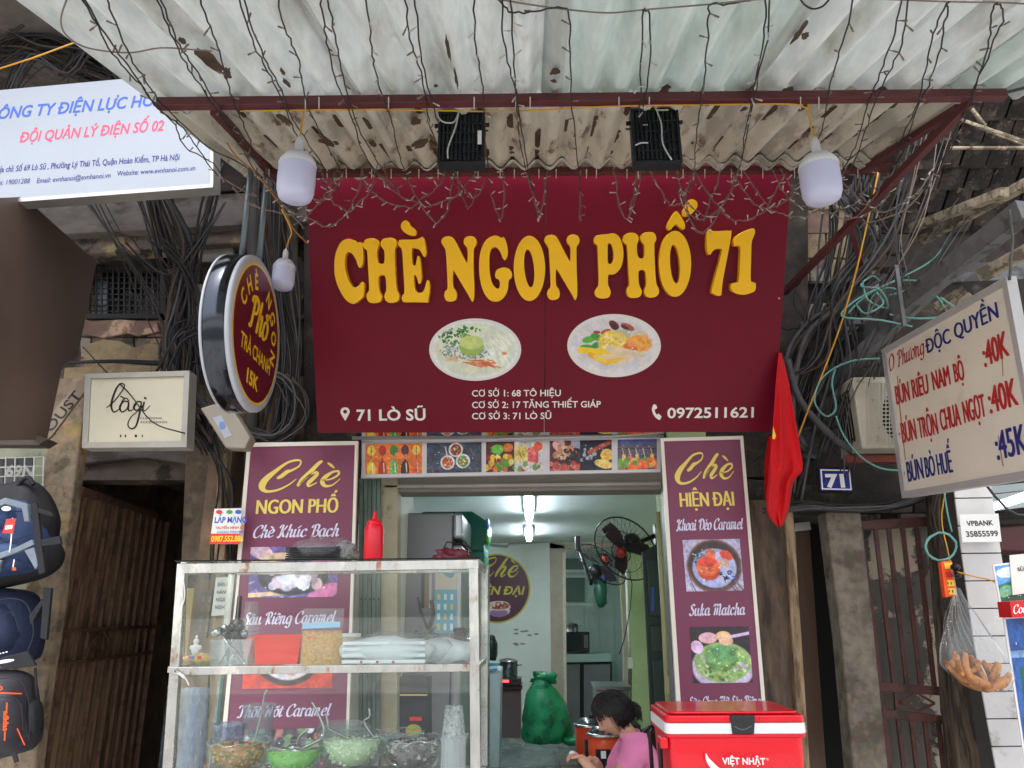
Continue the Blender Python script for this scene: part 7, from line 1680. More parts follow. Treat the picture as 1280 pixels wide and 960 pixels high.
loops = [(365, 430, 40), (400, 470, 52), (330, 420, 58), (448, 560, 48), (470, 600, 44), (845, 900, 62), (815, 870, 44), (915, 1010, 48), (930, 1060, 60), (965, 1040, 46), (975, 1100, 54), (1010, 1130, 58), (1040, 1170, 50), (870, 985, 66), (360, 455, 70)]
for a, b, sg in loops:
    n = 9; pts = []
    for i in range(n):
        t = i / (n - 1); pts.append((a + (b - a) * t + uni(-2, 2), 212 + sg * 4 * t * (1 - t) + uni(-3, 3)))
    sd = 'left' if b < 700 else 'right'
    strand(pts, 'dusty twisted fairy-light loop sagging before the %s half of the sign top' % sd, True, 'dusty fairy-light loops, %s half' % sd)
o = MB().tube(catmull([SP.hit(*q) for q in ((560, -14), (640, 2), (702, 11), (759, 16), (806, 12), (890, 5), (938, 0), (1020, -4), (1183, 2), (1249, 3), (1300, 6))], 5), .0025, 5).build('hanging_wire', M_sl2); setp(o, 'thin grey wire crossing the top of the awning that holds the fairy lights', 'wire')
o = MB().tube(catmull([SP.hit(*q) for q in ((85, -5), (76, 25), (84, 45), (110, 60), (160, 66), (200, 60), (240, 62), (265, 64))], 5), .0025, 5).build('hanging_wire', M_sl2); setp(o, 'thin pale wire looping across the left end of the awning', 'wire')
o = MB().tube(catmull([SP.hit(*q) for q in ((998, -4), (1006, 6), (1016, 11), (1028, 8), (1036, 0))], 5), .003, 5).build('hanging_wire', M_sl); setp(o, 'short dark wire loop at the top edge right of centre', 'wire')

# ---------------------------------------------------------------- cable tangles
M_cb = mat('cable_black', (38, 37, 40), .5, var=.15, scale=20, bump=0); M_cg = mat('cable_grey', (72, 70, 72), .6, var=.15, scale=20, bump=0); M_cbr = mat('cable_brown', (70, 58, 50), .7, var=.2, scale=20, bump=0)
M_teal = mat('teal_cable', (96, 150, 142), .5, var=.05, scale=20, bump=0)
random.seed(5)
def cable(pts, r, m, lab, grp, name='cable', cat='cable', jx=0, n=4):
    P = [at(x + uni(-jx, jx), y + uni(-jx * .5, jx * .5), Y + uni(-.02, .02)) for x, y, Y in pts]
    o = MB().tube(catmull(P, n), r, 6).build(name, m); return setp(o, lab, cat, grp)
def sheaf(path, cnt, spread, lab, grp, rr=(.004, .009), mats=None, jx=8):
    for i in range(cnt):
        ox = uni(-1, 1) * spread; oy = uni(-.6, .6) * spread; oz = uni(-.08, .08)
        f = [1 + uni(-.35, .35) for _ in path]
        cable([(x + ox * f[j], y + oy * f[j], Y + oz) for j, (x, y, Y) in enumerate(path)], uni(*rr), random.choice(mats or [M_cb, M_cb, M_cb, M_cg, M_cbr]), lab, grp, jx=jx)
L1 = 'black cable in the thick bundle dropping behind the left edge of the round sign'
sheaf([(185, 225, 4.3), (205, 290, 4.35), (228, 360, 4.4), (240, 430, 4.4), (232, 500, 4.35), (262, 560, 4.4)], 26, 16, L1, 'cables dropping behind the round sign')
sheaf([(200, 230, 4.3), (235, 310, 4.3), (222, 380, 4.25), (214, 440, 4.3), (240, 500, 4.3), (272, 530, 4.3)], 9, 9, L1, 'cables dropping behind the round sign', rr=(.009, .016), mats=[M_cg, M_cb, M_cbr])
sheaf([(275, 210, 4.2), (262, 260, 4.3), (246, 330, 4.35), (236, 400, 4.4), (250, 480, 4.4)], 9, 9, L1, 'cables dropping behind the round sign')
sheaf([(110, 240, 4.2), (150, 300, 4.3), (200, 390, 4.4), (232, 480, 4.4)], 6, 14, 'thin black cable slanting in front of the small barred window', 'thin cables across the barred window', rr=(.003, .005))
sheaf([(-30, 70, 4.2), (40, 62, 4.2), (110, 92, 4.2), (175, 118, 4.2)], 22, 26, 'cable in the tangle above the white office sign', 'cables above the office sign', rr=(.004, .010))
sheaf([(-30, 20, 4.2), (40, 48, 4.2), (90, 60, 4.2), (160, 100, 4.3)], 14, 26, 'cable in the tangle above the white office sign', 'cables above the office sign', rr=(.004, .012))
sheaf([(-30, 96, 4.1), (40, 40, 4.15), (90, 24, 4.2), (120, 10, 4.3)], 10, 24, 'cable in the tangle above the white office sign', 'cables above the office sign')
sheaf([(120, 90, 4.2), (118, 60, 4.2), (128, 30, 4.3), (100, 0, 4.3)], 10, 26, 'cable in the tangle above the white office sign', 'cables above the office sign', rr=(.003, .006))
sheaf([(78, 455, 4.4), (140, 452, 4.35), (200, 455, 4.35), (250, 452, 4.4)], 3, 3, 'black cable crossing the ledge over the cream name sign', 'cables over the cream name sign', rr=(.005, .009), jx=2)
cable([(104, 434, 4.3), (130, 462, 4.2), (160, 490, 3.98), (190, 527, 3.97), (225, 540, 3.98), (250, 545, 4.2)], .004, M_cb, 'thin black cable sagging across the face of the cream name sign', None)
sheaf([(355, 150, 4.3), (340, 260, 4.4), (352, 360, 4.45), (358, 450, 4.4), (345, 545, 4.4)], 16, 16, 'dark cable hanging between the round sign and the big maroon sign', 'cables between the round sign and the big sign')
sheaf([(300, 500, 4.3), (330, 470, 4.3), (360, 480, 4.3), (368, 520, 4.3), (345, 548, 4.3), (310, 540, 4.3)], 12, 10, 'looped dark cable above the left banner', 'looped cables above the left banner', rr=(.005, .01))
sheaf([(262, 545, 4.35), (280, 600, 4.4), (275, 680, 4.45), (270, 800, 4.5)], 6, 10, 'cable running down beside the thin wooden post left of the banner', 'cables beside the thin post')
for x, r_, lab in ((318, .045, 'wide grey drainpipe behind the round sign'), (345, .05, 'wide dark pipe left of the maroon sign'), (366, .04, 'dark vertical pipe touching the left edge of the maroon sign')):
    o = MB().tube([at(x, 180, 4.55), at(x - 4, 620, 4.55)], r_, 14).build('drainpipe', mat('pipe_dark', (84, 80, 78), .7, var=.2, bump=.1) if x < 340 else M_dboard); setp(o, lab, 'pipe')
sheaf([(170, 300, 4.25), (215, 340, 4.2), (250, 300, 4.2), (280, 250, 4.2)], 5, 16, 'dark cable looping across the thick bundle above the round sign', 'cables looping across the left bundle')
sheaf([(210, 470, 4.2), (225, 420, 4.15), (250, 400, 4.2), (240, 340, 4.2), (205, 300, 4.2)], 6, 14, 'dark cable looping across the thick bundle above the round sign', 'cables looping across the left bundle')
sheaf([(0, 120, 4.1), (30, 70, 4.1), (70, 90, 4.1), (110, 50, 4.1), (150, 105, 4.1)], 9, 20, 'cable in the tangle above the white office sign', 'cables above the office sign', rr=(.003, .008), mats=[M_cb, M_cg])
# right bundle
R1 = 'black cable in the steep bundle right of the maroon sign'
sheaf([(1082, 225, 4.1), (1070, 300, 4.2), (1050, 390, 4.3), (1020, 470, 4.35), (1000, 540, 4.35), (985, 620, 4.4)], 24, 12, R1, 'cables in the steep bundle right of the sign', rr=(.004, .009))
sheaf([(1040, 230, 4.2), (1045, 300, 4.3), (1020, 400, 4.35), (990, 500, 4.35), (985, 580, 4.4)], 10, 12, R1, 'cables in the steep bundle right of the sign')
sheaf([(1100, 345, 4.2), (1060, 375, 4.2), (1020, 405, 4.25), (996, 450, 4.3), (990, 520, 4.3), (1008, 560, 4.35)], 5, 6, 'thick grey cable curving under the green tangle', 'thick grey cables right of the sign', rr=(.014, .02), mats=[M_cg, M_cbr])
cable([(985, 450, 4.25), (1000, 500, 4.2), (1040, 545, 4.2), (1075, 568, 4.2), (1120, 575, 4.25)], .022, M_cg, 'fat grey hose curving down below the air conditioner', None, 'hose', 'hose')
sheaf([(960, 640, 4.4), (1010, 632, 4.35), (1070, 636, 4.3), (1130, 628, 4.3), (1190, 600, 4.3)], 8, 6, 'dark cable along the beam under the blue number plate', 'cables along the beam under the number plate', rr=(.004, .009))
sheaf([(1180, 580, 4.1), (1175, 640, 4.1), (1182, 700, 4.1), (1188, 760, 4.1)], 5, 7, 'thin wire dropping beside the wooden post to the power strip', 'wires beside the power strip', rr=(.003, .005), mats=[M_cb, M_yw, M_cbr])
sheaf([(1200, 560, 4.0), (1260, 636, 3.9), (1300, 640, 3.9)], 2, 2, 'dark wire crossing the white column under the price sign', 'wires crossing the white column', rr=(.003, .005), jx=1)
random.seed(8)
TE = [[(1190, 290), (1165, 325), (1120, 350), (1075, 372), (1052, 395), (1100, 400), (1140, 408)], [(1060, 392), (1080, 372), (1118, 352), (1160, 352)], [(1078, 350), (1085, 375), (1110, 385), (1100, 362), (1076, 358), (1090, 345), (1100, 352)], [(1110, 370), (1150, 360), (1172, 372), (1180, 385)], [(1112, 393), (1150, 398), (1200, 392), (1222, 376)], [(1176, 372), (1190, 382), (1205, 392)],
      [(1100, 448), (1062, 452), (1030, 470), (1018, 500), (1032, 520), (1045, 510), (1040, 480), (1044, 462)], [(1045, 520), (1055, 545), (1075, 570), (1100, 585), (1125, 588)], [(1085, 395), (1090, 372), (1110, 360), (1130, 366)], [(1070, 380), (1082, 392), (1104, 380), (1096, 366)]]
sheaf([(1060, 235, 4.0), (1095, 300, 4.1), (1060, 370, 4.1), (1075, 450, 4.2), (1035, 560, 4.3)], 9, 16, 'dark cable weaving across the steep bundle beside the brick wall', 'cables weaving across the right bundle')
sheaf([(1130, 215, 3.9), (1100, 300, 4.0), (1035, 380, 4.1), (1010, 440, 4.2), (975, 470, 4.3)], 7, 14, 'dark cable weaving across the steep bundle beside the brick wall', 'cables weaving across the right bundle')
sheaf([(1210, 250, 3.8), (1150, 330, 3.9), (1095, 430, 4.0), (1060, 500, 4.1), (1050, 590, 4.2)], 6, 14, 'thin dark wire dropping left of the price sign', 'wires left of the price sign', rr=(.002, .005))
random.seed(8)
for i, l in enumerate(TE): cable([(x, y, 3.95 + .1 * math.sin(i + j)) for j, (x, y) in enumerate(l)], .0055, M_teal, 'teal green cable in the tangle above the price sign' if i not in (6, 7) else ('teal green cable looped left of the air conditioner' if i == 6 else 'teal green cable passing below the air conditioner'), 'teal cables above the price sign' if i not in (6, 7) else None)
cable([(1178, 600, 4.0), (1184, 640, 4.0), (1190, 665, 4.0)], .005, M_teal, 'short teal cable dropping from the price sign to the coil', None)
pts = [at(1176 + 19 * math.cos(a) + uni(-1, 1), 683 + 17 * math.sin(a) + uni(-1, 1), 3.98 + .01 * math.sin(a * 2)) for a in [i * .35 for i in range(54)]]
o = MB().tube(pts, .0048, 6).build('cable_coil', M_teal); setp(o, 'round coil of teal cable hung above the orange power strip', 'cable coil')
sheaf([(1150, 150, 3.6), (1128, 240, 3.7), (1120, 300, 3.8), (1124, 360, 3.9)], 4, 8, 'thin grey wire hanging under the eave at the upper right', 'thin wires under the right eave', rr=(.002, .004), mats=[M_cg, M_sl2])
sheaf([(1180, 170, 3.6), (1150, 270, 3.6), (1115, 350, 3.8), (1080, 400, 3.9)], 3, 14, 'thin grey wire hanging under the eave at the upper right', 'thin wires under the right eave', rr=(.002, .004), mats=[M_cg, M_sl2])
# fine leftover fuzz of thin wires as one mass
random.seed(15)
for (cx_, cy_, sx2, sy2, n_, Y_, lab) in ((130, 80, 60, 30, 60, 4.35, 'mass of thin dusty wires above the office sign'), (1030, 470, 30, 80, 60, 4.45, 'mass of thin dusty wires right of the maroon sign'), (232, 440, 24, 70, 60, 4.5, 'mass of thin dusty wires behind the round sign')):
    mb = MB()
    for i in range(n_):
        x, y = cx_ + uni(-1, 1) * sx2, cy_ + uni(-1, 1) * sy2; a = uni(0, 6.28); P = [at(x, y, Y_)]
        for j in range(5): a += uni(-.9, .9); x += math.cos(a) * 9; y += math.sin(a) * 12; P.append(at(x, y, Y_ + uni(-.05, .05)))
        mb.tube(catmull(P, 3), uni(.0015, .004), 4, cap=False)
    o = mb.build('wire_tangle', M_cb, kind='stuff'); setp(o, lab, 'wires')
jb = thing('junction_box', 'grey telecom junction box tilted under the round sign', 'junction box', at(282, 562, 3.9)); JP = PY(3.9)
M_jb = mat('grey_beige_plastic', (138, 130, 118), .5, var=.1, bump=.04)
pp('case', [(250, 510), (284, 500), (313, 547), (306, 561), (282, 560)], JP, .09, M_jb, jb, bevel=.008); pp('label', [(266, 522), (276, 519), (290, 544), (281, 548)], JP.off(.002), .002, mat('label_grey', (150, 156, 166), .4), jb); flat(JP, [ellp(278, 532, 4, 5, n=14)], mat('label_blue', (90, 120, 170), .4), jb, 'emblem', .004)
# air conditioner
ac = thing('air_conditioner', 'old cream air-conditioner outdoor unit behind the price sign', 'air conditioner', at(1110, 562, 4.3))
a0 = at(1078, 561, 4.05); a1 = at(1078, 471, 4.05); x0, z0, z1 = a0.x, a0.z, a1.z
M_ac = mat('cream_metal', (176, 172, 158), .5, .1, var=.08, scale=6, bump=.04, c2=(140, 128, 108), amt=.25, sc2=5)
MB().box((x0 + .36, 4.2, (z0 + z1) / 2), (.72, .3, z1 - z0)).build('case', M_ac, ac, bevel=.01)
AP = PY(4.048)
for i in range(16): pp('grille_slat', rect(1083, 478 + i * 5, 1150, 479.5 + i * 5), AP, .006, M_ac, ac)
pts = [(1128 + 26 * math.cos(a / 24 * 6.283), 518 + 34 * math.sin(a / 24 * 6.283)) for a in range(24)]; pp('fan_opening', pts, PY(4.0495), .001, M_black, ac)
for i in range(14): pp('grille_wire', rect(1084 + i * 4.6, 478, 1085 + i * 4.6, 556), PY(4.044), .003, M_ac, ac)
for i in range(6): MB().box((x0 - .004, 4.12 + i * .035, (z0 + z1) / 2), (.006, .012, (z1 - z0) * .72)).build('side_vent', M_black, ac)
MB().box((x0 + .36, 4.2, z0 - .03), (.8, .04, .04)).build('bracket', mat('rusty_bracket', (110, 52, 44), .7, var=.2), ac)
cv_ = thing('ribbed_insulator', 'grey ribbed ceramic fitting left of the air conditioner', 'insulator', at(1010, 575, 4.4)); o = at(1010, 575, 4.4)
MB().lathe(o, [(.04, 0)] + [(r, .02 + i * .016) for i in range(11) for r in ((.075, .05)[i % 2],)] + [(.03, .2), (0, .2)], 18).build('body', M_cg, cv_)

# ---------------------------------------------------------------- power strip and bag of bread
es_ = thing('power_strip', 'orange four-way power strip tied to the rotten wooden post', 'power strip', at(1188, 746, 3.96)); SPn = PY(3.96)
M_or = mat('orange_plastic', (240, 84, 20), .35, var=.03, bump=0)
pp('case', [(1176, 702), (1190, 700), (1197, 744), (1182, 747)], SPn, .035, M_or, es_, bevel=.005)
for i, y in enumerate((707, 718, 729, 739)): pp('socket_face', [(1180 + i * 1.7, y - 3.5), (1190 + i * 1.7, y - 4.2), (1191.5 + i * 1.7, y + 3.5), (1181.5 + i * 1.7, y + 4)], SPn.off(.003), .003, mat('yellow_plastic', (246, 200, 70), .4, var=0, bump=0) if i != 1 else M_red, es_, bevel=.001)
for i, y in enumerate((729, 739)):
    for dx in (0, 4): pp('slot', rect(1184.5 + dx + i * 1.7, y - 1.5, 1185.6 + dx + i * 1.7, y + 1.5), SPn.off(.005), .001, M_black, es_)
MB().ell(at(1194, 709, 3.92), (.022, .03, .018), 12).ell(at(1196, 719, 3.92), (.02, .028, .016), 12).build('plug', M_bl, es_)
o = MB().tube(catmull([at(*q) for q in ((1197, 715, 3.9), (1215, 720, 3.85), (1240, 726, 3.85), (1256, 738, 3.85))], 5), .004, 5).build('yellow_wire', M_yw); setp(o, 'short yellow wire from the power strip across the white column', 'wire')
bg = thing('bread_bag', 'clear plastic bag of brown bread sticks hanging by the power strip', 'bag', at(1222, 862, 3.6))
M_bread = mat('brown_bread', (190, 128, 74), .75, var=.25, scale=30, bump=.25, c2=(140, 84, 44), amt=.35, sc2=20)
random.seed(19)
br_pts = [((1180, 826), (1225, 852)), ((1184, 832), (1235, 860)), ((1188, 826), (1240, 858)), ((1196, 818), (1204, 845)), ((1206, 816), (1214, 850)), ((1212, 820), (1226, 850)), ((1220, 828), (1232, 856)), ((1228, 826), (1240, 858)), ((1236, 830), (1250, 852)), ((1244, 836), (1252, 862)), ((1262, 842), (1238, 856)), ((1258, 848), (1230, 862)), ((1192, 814), (1190, 838)), ((1190, 836), (1230, 862)), ((1248, 828), (1240, 850)), ((1225, 826), (1205, 842))]
for i, (a, b) in enumerate(br_pts):
    y_ = 3.58 + uni(-.05, .06); A1, B1 = at(*a, y_), at(*b, y_ + uni(-.03, .03)); m_ = (A1 + B1) / 2 + Vector((uni(-.016, .016), 0, uni(-.024, .006)))
    C_ = catmull([A1, m_, B1], 4); MB().tube(C_, [.006 + (.006 + .004 * (i % 3)) * math.sin(math.pi * (.15 + .7 * j / (len(C_) - 1))) for j in range(len(C_))], 8).build('bread_stick', M_bread, bg)
oL = [(735, 1193, 1199), (750, 1191, 1206), (770, 1188, 1220), (790, 1184, 1234), (810, 1179, 1248), (830, 1176, 1260), (846, 1190, 1266), (858, 1215, 1262), (866, 1236, 1254)]
mb = MB(); nk = 28
for j, (y, xa_, xb_) in enumerate(oL):
    ca_ = at((xa_ + xb_) / 2, y, 3.58); rx = (at(xb_, y, 3.58) - at(xa_, y, 3.58)).length / 2; ry = min(rx, .075)
    for k_ in range(nk):
        a = 2 * math.pi * k_ / nk; f = 1 + .1 * math.sin(a * 7 + j * .5) * (1 if j < 5 else .4); mb.v.append(ca_ + Vector((math.cos(a) * rx * f, math.sin(a) * ry * f, 0)))
mb.f = [(j * nk + k_, j * nk + (k_ + 1) % nk, (j + 1) * nk + (k_ + 1) % nk, (j + 1) * nk + k_) for j in range(len(oL) - 1) for k_ in range(nk)]; mb.sm = [True] * len(mb.f)
mb.build('clear_bag', glass_mat('bag_film', (252, 253, 254), .05, .03, film=.35), bg)
MB().tube(catmull([at(*q) for q in ((1195, 738, 3.58), (1192, 722, 3.75), (1190, 712, 3.9))], 4), .004, 5).build('bag_neck', glass_mat('bag_film', film=1.), bg)
for i in range(7): MB().tube(catmull([at(1195, 738, 3.57), at(1195 + (i - 3) * 5, 775, 3.52), at(1198 + (i - 3) * 9 + 12, 815, 3.5)], 4), .0012, 4).build('crease', M_clr2, bg)
# right-edge posters and cans
po = thing('stall_poster', 'landscape poster with a white menu card at the right edge', 'poster', at(1262, 757, 3.8)); PP_ = PY(3.8)
c = Cv(46, 56, (90, 150, 206)); c.el(.3, .2, .3, .14, (214, 230, 240)).el(.4, .75, .7, .3, (50, 110, 90)).el(.2, .7, .25, .16, (110, 170, 130)).el(.6, .95, .6, .2, (30, 84, 66)).grain(.06)
pp('board', [(1241, 706), (1300, 698), (1308, 752), (1250, 757)], PP_, .006, M_cw, po); picture('landscape_print', c, PP_, [(1243, 708), (1300, 700), (1306, 750), (1252, 755)], po)
pp('menu_card', [(1262, 694), (1304, 690), (1308, 738), (1266, 744)], PP_.off(.01), .004, mat('paper_card', (214, 212, 206), .6, var=.03, bump=.02), po); text('SỮA CHUA', M_ink, po, PP_.off(.011), (1272, 714), (1306, 711), 4.5, bold=.03)
po2 = thing('lower_poster', 'blue and green drink poster under the soda carton at the right edge', 'poster', at(1275, 975, 3.8))
pp('board', [(1254, 772), (1305, 768), (1318, 985), (1286, 985)], PP_, .006, M_cw, po2)
c = Cv(40, 90, (44, 90, 160)); c.rc(.0, .2, 1, .24, (120, 160, 210)).rc(.2, .3, 1, .55, (34, 96, 70)).rc(.4, .34, .7, .42, (226, 230, 226)).rc(.3, .6, 1, .75, (206, 210, 214)).rc(.1, .8, 1, 1, (60, 130, 90)).dots(14, .3, .62, 1, .98, .06, [(226, 180, 90), (180, 60, 50), (230, 230, 226)]).el(.8, .1, .2, .08, (160, 90, 60)).grain(.05)
picture('drink_print', c, PP_, [(1257, 774), (1305, 771), (1317, 985), (1288, 985)], po2)
ck = thing('soda_carton', 'red soda carton with white script at the right edge', 'carton', at(1280, 772, 3.7)); pp('carton', [(1262, 752), (1300, 749), (1303, 770), (1265, 772)], PY(3.7), .1, mat('soda_red', (206, 24, 36), .35, var=0, bump=0), ck, bevel=.002)
text('Coca', M_white, ck, PY(3.7), (1267, 767), (1290, 765), 10, geo=pen_geo('Coca', .12, .05, .2))

# ---------------------------------------------------------------- backpacks on the stall at the left edge
def puff(outline, Y, depth, n=3, rings=7):
    pl = PY(Y); P = catmull([(x, y, 0) for x, y in outline], n, True); P = [(p.x, p.y) for p in P]; cx_ = sum(p[0] for p in P) / len(P); cy_ = sum(p[1] for p in P) / len(P); mb = MB(); m = len(P)
    for j in range(rings):
        t = j / (rings - 1) * math.pi / 2; s = math.cos(t) ** .55 if j < rings - 1 else .02; d = math.sin(t) * depth
        for (x, y) in P:
            d = math.sin(t) * depth * (1 + .16 * noise.noise(Vector((x * .06, y * .06, Y * 9))) + .07 * noise.noise(Vector((x * .2, y * .2, 3)))) ; mb.v.append(pl.hit(cx_ + (x - cx_) * s, cy_ + (y - cy_) * s) + Vector((0, -d, 0)))
    for (x, y) in P: mb.v.append(pl.hit(x, y) + Vector((0, depth * .4, 0)))
    b = rings * m
    mb.f = [(j * m + i, j * m + (i + 1) % m, (j + 1) * m + (i + 1) % m, (j + 1) * m + i) for j in range(rings - 1) for i in range(m)] + [tuple((rings - 1) * m + i for i in range(m)), tuple(b + m - 1 - i for i in range(m))] + [(b + i, b + (i + 1) % m, (i + 1) % m, i) for i in range(m)]
    mb.sm = [True] * len(mb.f); return mb
M_bpb = mat('blue_nylon', (44, 64, 104), .7, var=.2, scale=30, bump=.25, stretch=(1, 1, 1)); M_bpk = mat('black_nylon_fabric', (30, 31, 36), .75, var=.2, scale=30, bump=.25); M_bpg = mat('grey_nylon', (116, 126, 138), .7, var=.12, scale=30, bump=.2); M_bpn = mat('navy_nylon', (30, 40, 68), .75, var=.2, scale=20, bump=.35); M_bpc = mat('charcoal_nylon', (56, 54, 62), .75, var=.12, scale=30, bump=.2)
YB_ = 3.95
bk = thing('backpack', 'blue and grey backpack with a red tag hanging under the number tiles', 'backpack', at(15, 735, YB_), 'backpacks hanging at the left edge')
puff([(-60, 640), (-30, 612), (14, 604), (36, 600), (52, 612), (63, 630), (69, 650), (67, 672), (74, 690), (70, 706), (56, 718), (35, 726), (-10, 736), (-60, 740)], YB_, .13).build('body', M_bpk, bk)
puff([(-55, 650), (-20, 630), (20, 622), (44, 626), (56, 650), (60, 690), (50, 712), (10, 722), (-55, 730)], YB_ - .05, .13).build('front_panel', M_bpb, bk)
puff([(-50, 690), (0, 678), (38, 680), (46, 700), (30, 714), (-50, 726)], YB_ - .1, .11).build('lower_pocket', M_bpb, bk)
puff([(-30, 640), (6, 628), (28, 632), (32, 656), (10, 668), (-30, 672)], YB_ - .1, .11).build('upper_pocket', M_bpb, bk)
GP = PY(YB_ - .23)
for q in ([(-20, 634), (6, 622), (34, 630), (36, 652), (30, 652), (27, 636), (6, 630), (-20, 642)], [(-10, 694), (20, 684), (40, 674), (42, 681), (22, 690), (-10, 702)], [(30, 688), (42, 684), (48, 706), (44, 712)], [(2, 700), (-8, 730), (-14, 730), (-4, 700)]):
    pp('grey_trim', q, GP, .02, M_bpg, bk, bevel=.003)
pp('side_strap', [(38, 630), (46, 628), (56, 716), (48, 718)], GP.off(.004), .02, M_bpk, bk, bevel=.003); pp('side_strap', [(44, 634), (64, 640), (66, 646), (44, 640)], GP.off(.002), .02, M_bpk, bk, bevel=.003); pp('side_strap', [(44, 676), (74, 670), (76, 680), (46, 684)], GP.off(.002), .02, M_bpk, bk, bevel=.003)
MB().tube(catmull([at(x, y, YB_ - .08) for x, y in ((20, 610), (28, 600), (36, 597), (42, 606))], 5), .012, 8).build('top_loop', M_bpk, bk)
pp('hang_tag', [(8, 649), (20, 648), (16, 667), (3, 666)], GP.off(.02), .003, mat('tag_red', (224, 60, 50), .5, var=.03, bump=0), bk); pp('tag_print', [(7, 657), (16, 656), (15, 661), (6, 662)], GP.off(.022), .001, M_white, bk)
flat(GP, [ellp(9, 636, 6, 3, n=16)], M_white, bk, 'logo_mark', .008); px_rib(GP.off(.01), [[(16, 648, 1.6), (14, 676, 1.6), (12, 690, 1.2)], [(18, 700, 1.6), (16, 712, 1.4)]], M_white, bk, 'zip_pull'); pp('orange_tab', [(15, 709), (19, 709), (20, 713), (15, 713)], GP.off(.012), .003, M_or, bk)
bk2 = thing('backpack', 'dark navy backpack squeezed between the blue one and the charcoal one', 'backpack', at(15, 838, YB_ + .02), 'backpacks hanging at the left edge')
puff([(-60, 745), (-10, 735), (34, 740), (46, 760), (50, 785), (46, 812), (36, 826), (-10, 834), (-60, 836)], YB_ + .05, .14).build('body', M_bpn, bk2)
puff([(-50, 760), (0, 752), (24, 762), (30, 800), (10, 818), (-50, 822)], YB_ - .02, .12).build('front_pocket', M_bpn, bk2)
for q in ([(36, 770), (52, 748), (54, 754), (38, 782)], [(54, 735), (64, 735), (58, 800), (50, 798)], [(0, 822), (34, 814), (44, 832), (0, 838)]): pp('strap', q, GP.off(-.06), .02, M_bpk, bk2, bevel=.003)
px_rib(GP, [[(-2, 828, 4), (10, 826, 4), (17, 825, 2)], [(0, 817, 1.6), (1, 816.8, 1.6)], [(4, 816, 1.6), (5, 815.8, 1.6)], [(8, 815, 1.6), (9, 814.8, 1.6)]], M_white, bk2, 'white_mark')
bk3 = thing('backpack', 'charcoal backpack with orange stripes and vertical orange lettering, lowest of the three', 'backpack', at(10, 948, YB_), 'backpacks hanging at the left edge')
puff([(-60, 842), (0, 838), (26, 842), (37, 854), (42, 880), (46, 912), (40, 930), (20, 943), (-60, 950)], YB_, .14).build('body', M_bpc, bk3)
puff([(-50, 862), (10, 858), (28, 866), (33, 900), (28, 928), (4, 936), (-50, 940)], YB_ - .06, .12).build('front_panel', M_bpc, bk3)
puff([(40, 878), (50, 880), (51, 912), (42, 916)], YB_ - .02, .05).build('side_pocket', M_bpk, bk3)
G3 = PY(YB_ - .235)
px_rib(G3, [[(-20, 866, 1.6), (10, 866.5, 1.6), (27, 867, 1.2)], [(9, 879, 1.8), (8.5, 888, 1.8)], [(6.5, 915, 1.8), (6, 925, 1.8)], [(22, 911, 1.4), (31, 931, 1.4)], [(-4, 860, 1.4), (1, 858, 1.4), (3, 861, 1.4), (-2, 863, 1.4)]], M_or, bk3, 'orange_stripe')
vs, fs = text_geo('adidas', .03); x0_ = min(v[0] for v in vs); x1_ = max(v[0] for v in vs); A1 = G3.hit(5, 889); B1 = G3.hit(4, 914); U = (B1 - A1) / (x1_ - x0_); Vv = G3.n.cross(U).normalized() * ((G3.hit(12, 900) - G3.hit(5, 900)).length / CAPH)
put2d([(x - x0_, y) for x, y in vs], fs, G3, A1, U, Vv, M_or, bk3, 'lettering', .002)
MB().tube([at(44, 835, YB_), at(46, 870, YB_), at(50, 880, YB_)], .008, 6).build('strap', M_bpk, bk3); pp('loose_strap', [(14, 942), (20, 940), (23, 952), (18, 954)], G3.off(-.1), .006, M_bpk, bk3)

G5 = PY(YB_ - .19)
px_rib(G5, [[(-20, 650, 1.2), (10, 640, 1.2), (36, 642, 1.2), (44, 660, 1)], [(-20, 684, 1.2), (14, 676, 1.2), (40, 668, 1)], [(4, 704, 1), (24, 700, 1), (42, 712, 1)]], M_bpk, bk, 'seam')
px_rib(G5, [[(-10, 752, 1.4), (14, 748, 1.4), (34, 756, 1.4), (42, 790, 1.2), (34, 815, 1)], [(2, 770, 1), (16, 766, 1), (24, 790, 1)]], M_bpk, bk2, 'seam')
px_rib(G5.off(.02), [[(-10, 850, 1.2), (16, 848, 1.2), (30, 858, 1.2), (38, 890, 1.2), (36, 925, 1)], [(-10, 872, 1), (14, 872, 1), (26, 880, 1), (29, 912, 1)]], M_bpk, bk3, 'seam')
k = (at(401, 832, SY) - at(400, 832, SY)).length
for i, (px_, Y_, w_, h_, q, lab) in enumerate(((340, 3.2, 16, 26, (196, 70, 50), 'small red lidded tub behind the red basket in the cabinet'), (436, 3.25, 13, 34, (206, 190, 150), 'beige lidded jar behind the crumbs bag in the cabinet'), (575, 3.2, 9, 40, (70, 66, 66), 'dark bottle at the right end of the cabinet shelf'))):
    p = pos(px_, Y_); t = thing('lidded_jar', lab, 'jar', p); lat('jar', mat('jar_%s' % 'abc'[i], q, .3, var=.05, bump=0), t, p, [(0, 0), (w_ * k * .95, 0), (w_ * k, h_ * k * .9), (0, h_ * k * .9)], 20); lat('lid', M_cw if i < 2 else M_bl, t, p + Vector((0, 0, h_ * k * .9)), [(w_ * k * 1.04, 0), (w_ * k * 1.04, h_ * k * .12), (0, h_ * k * .13)], 20)
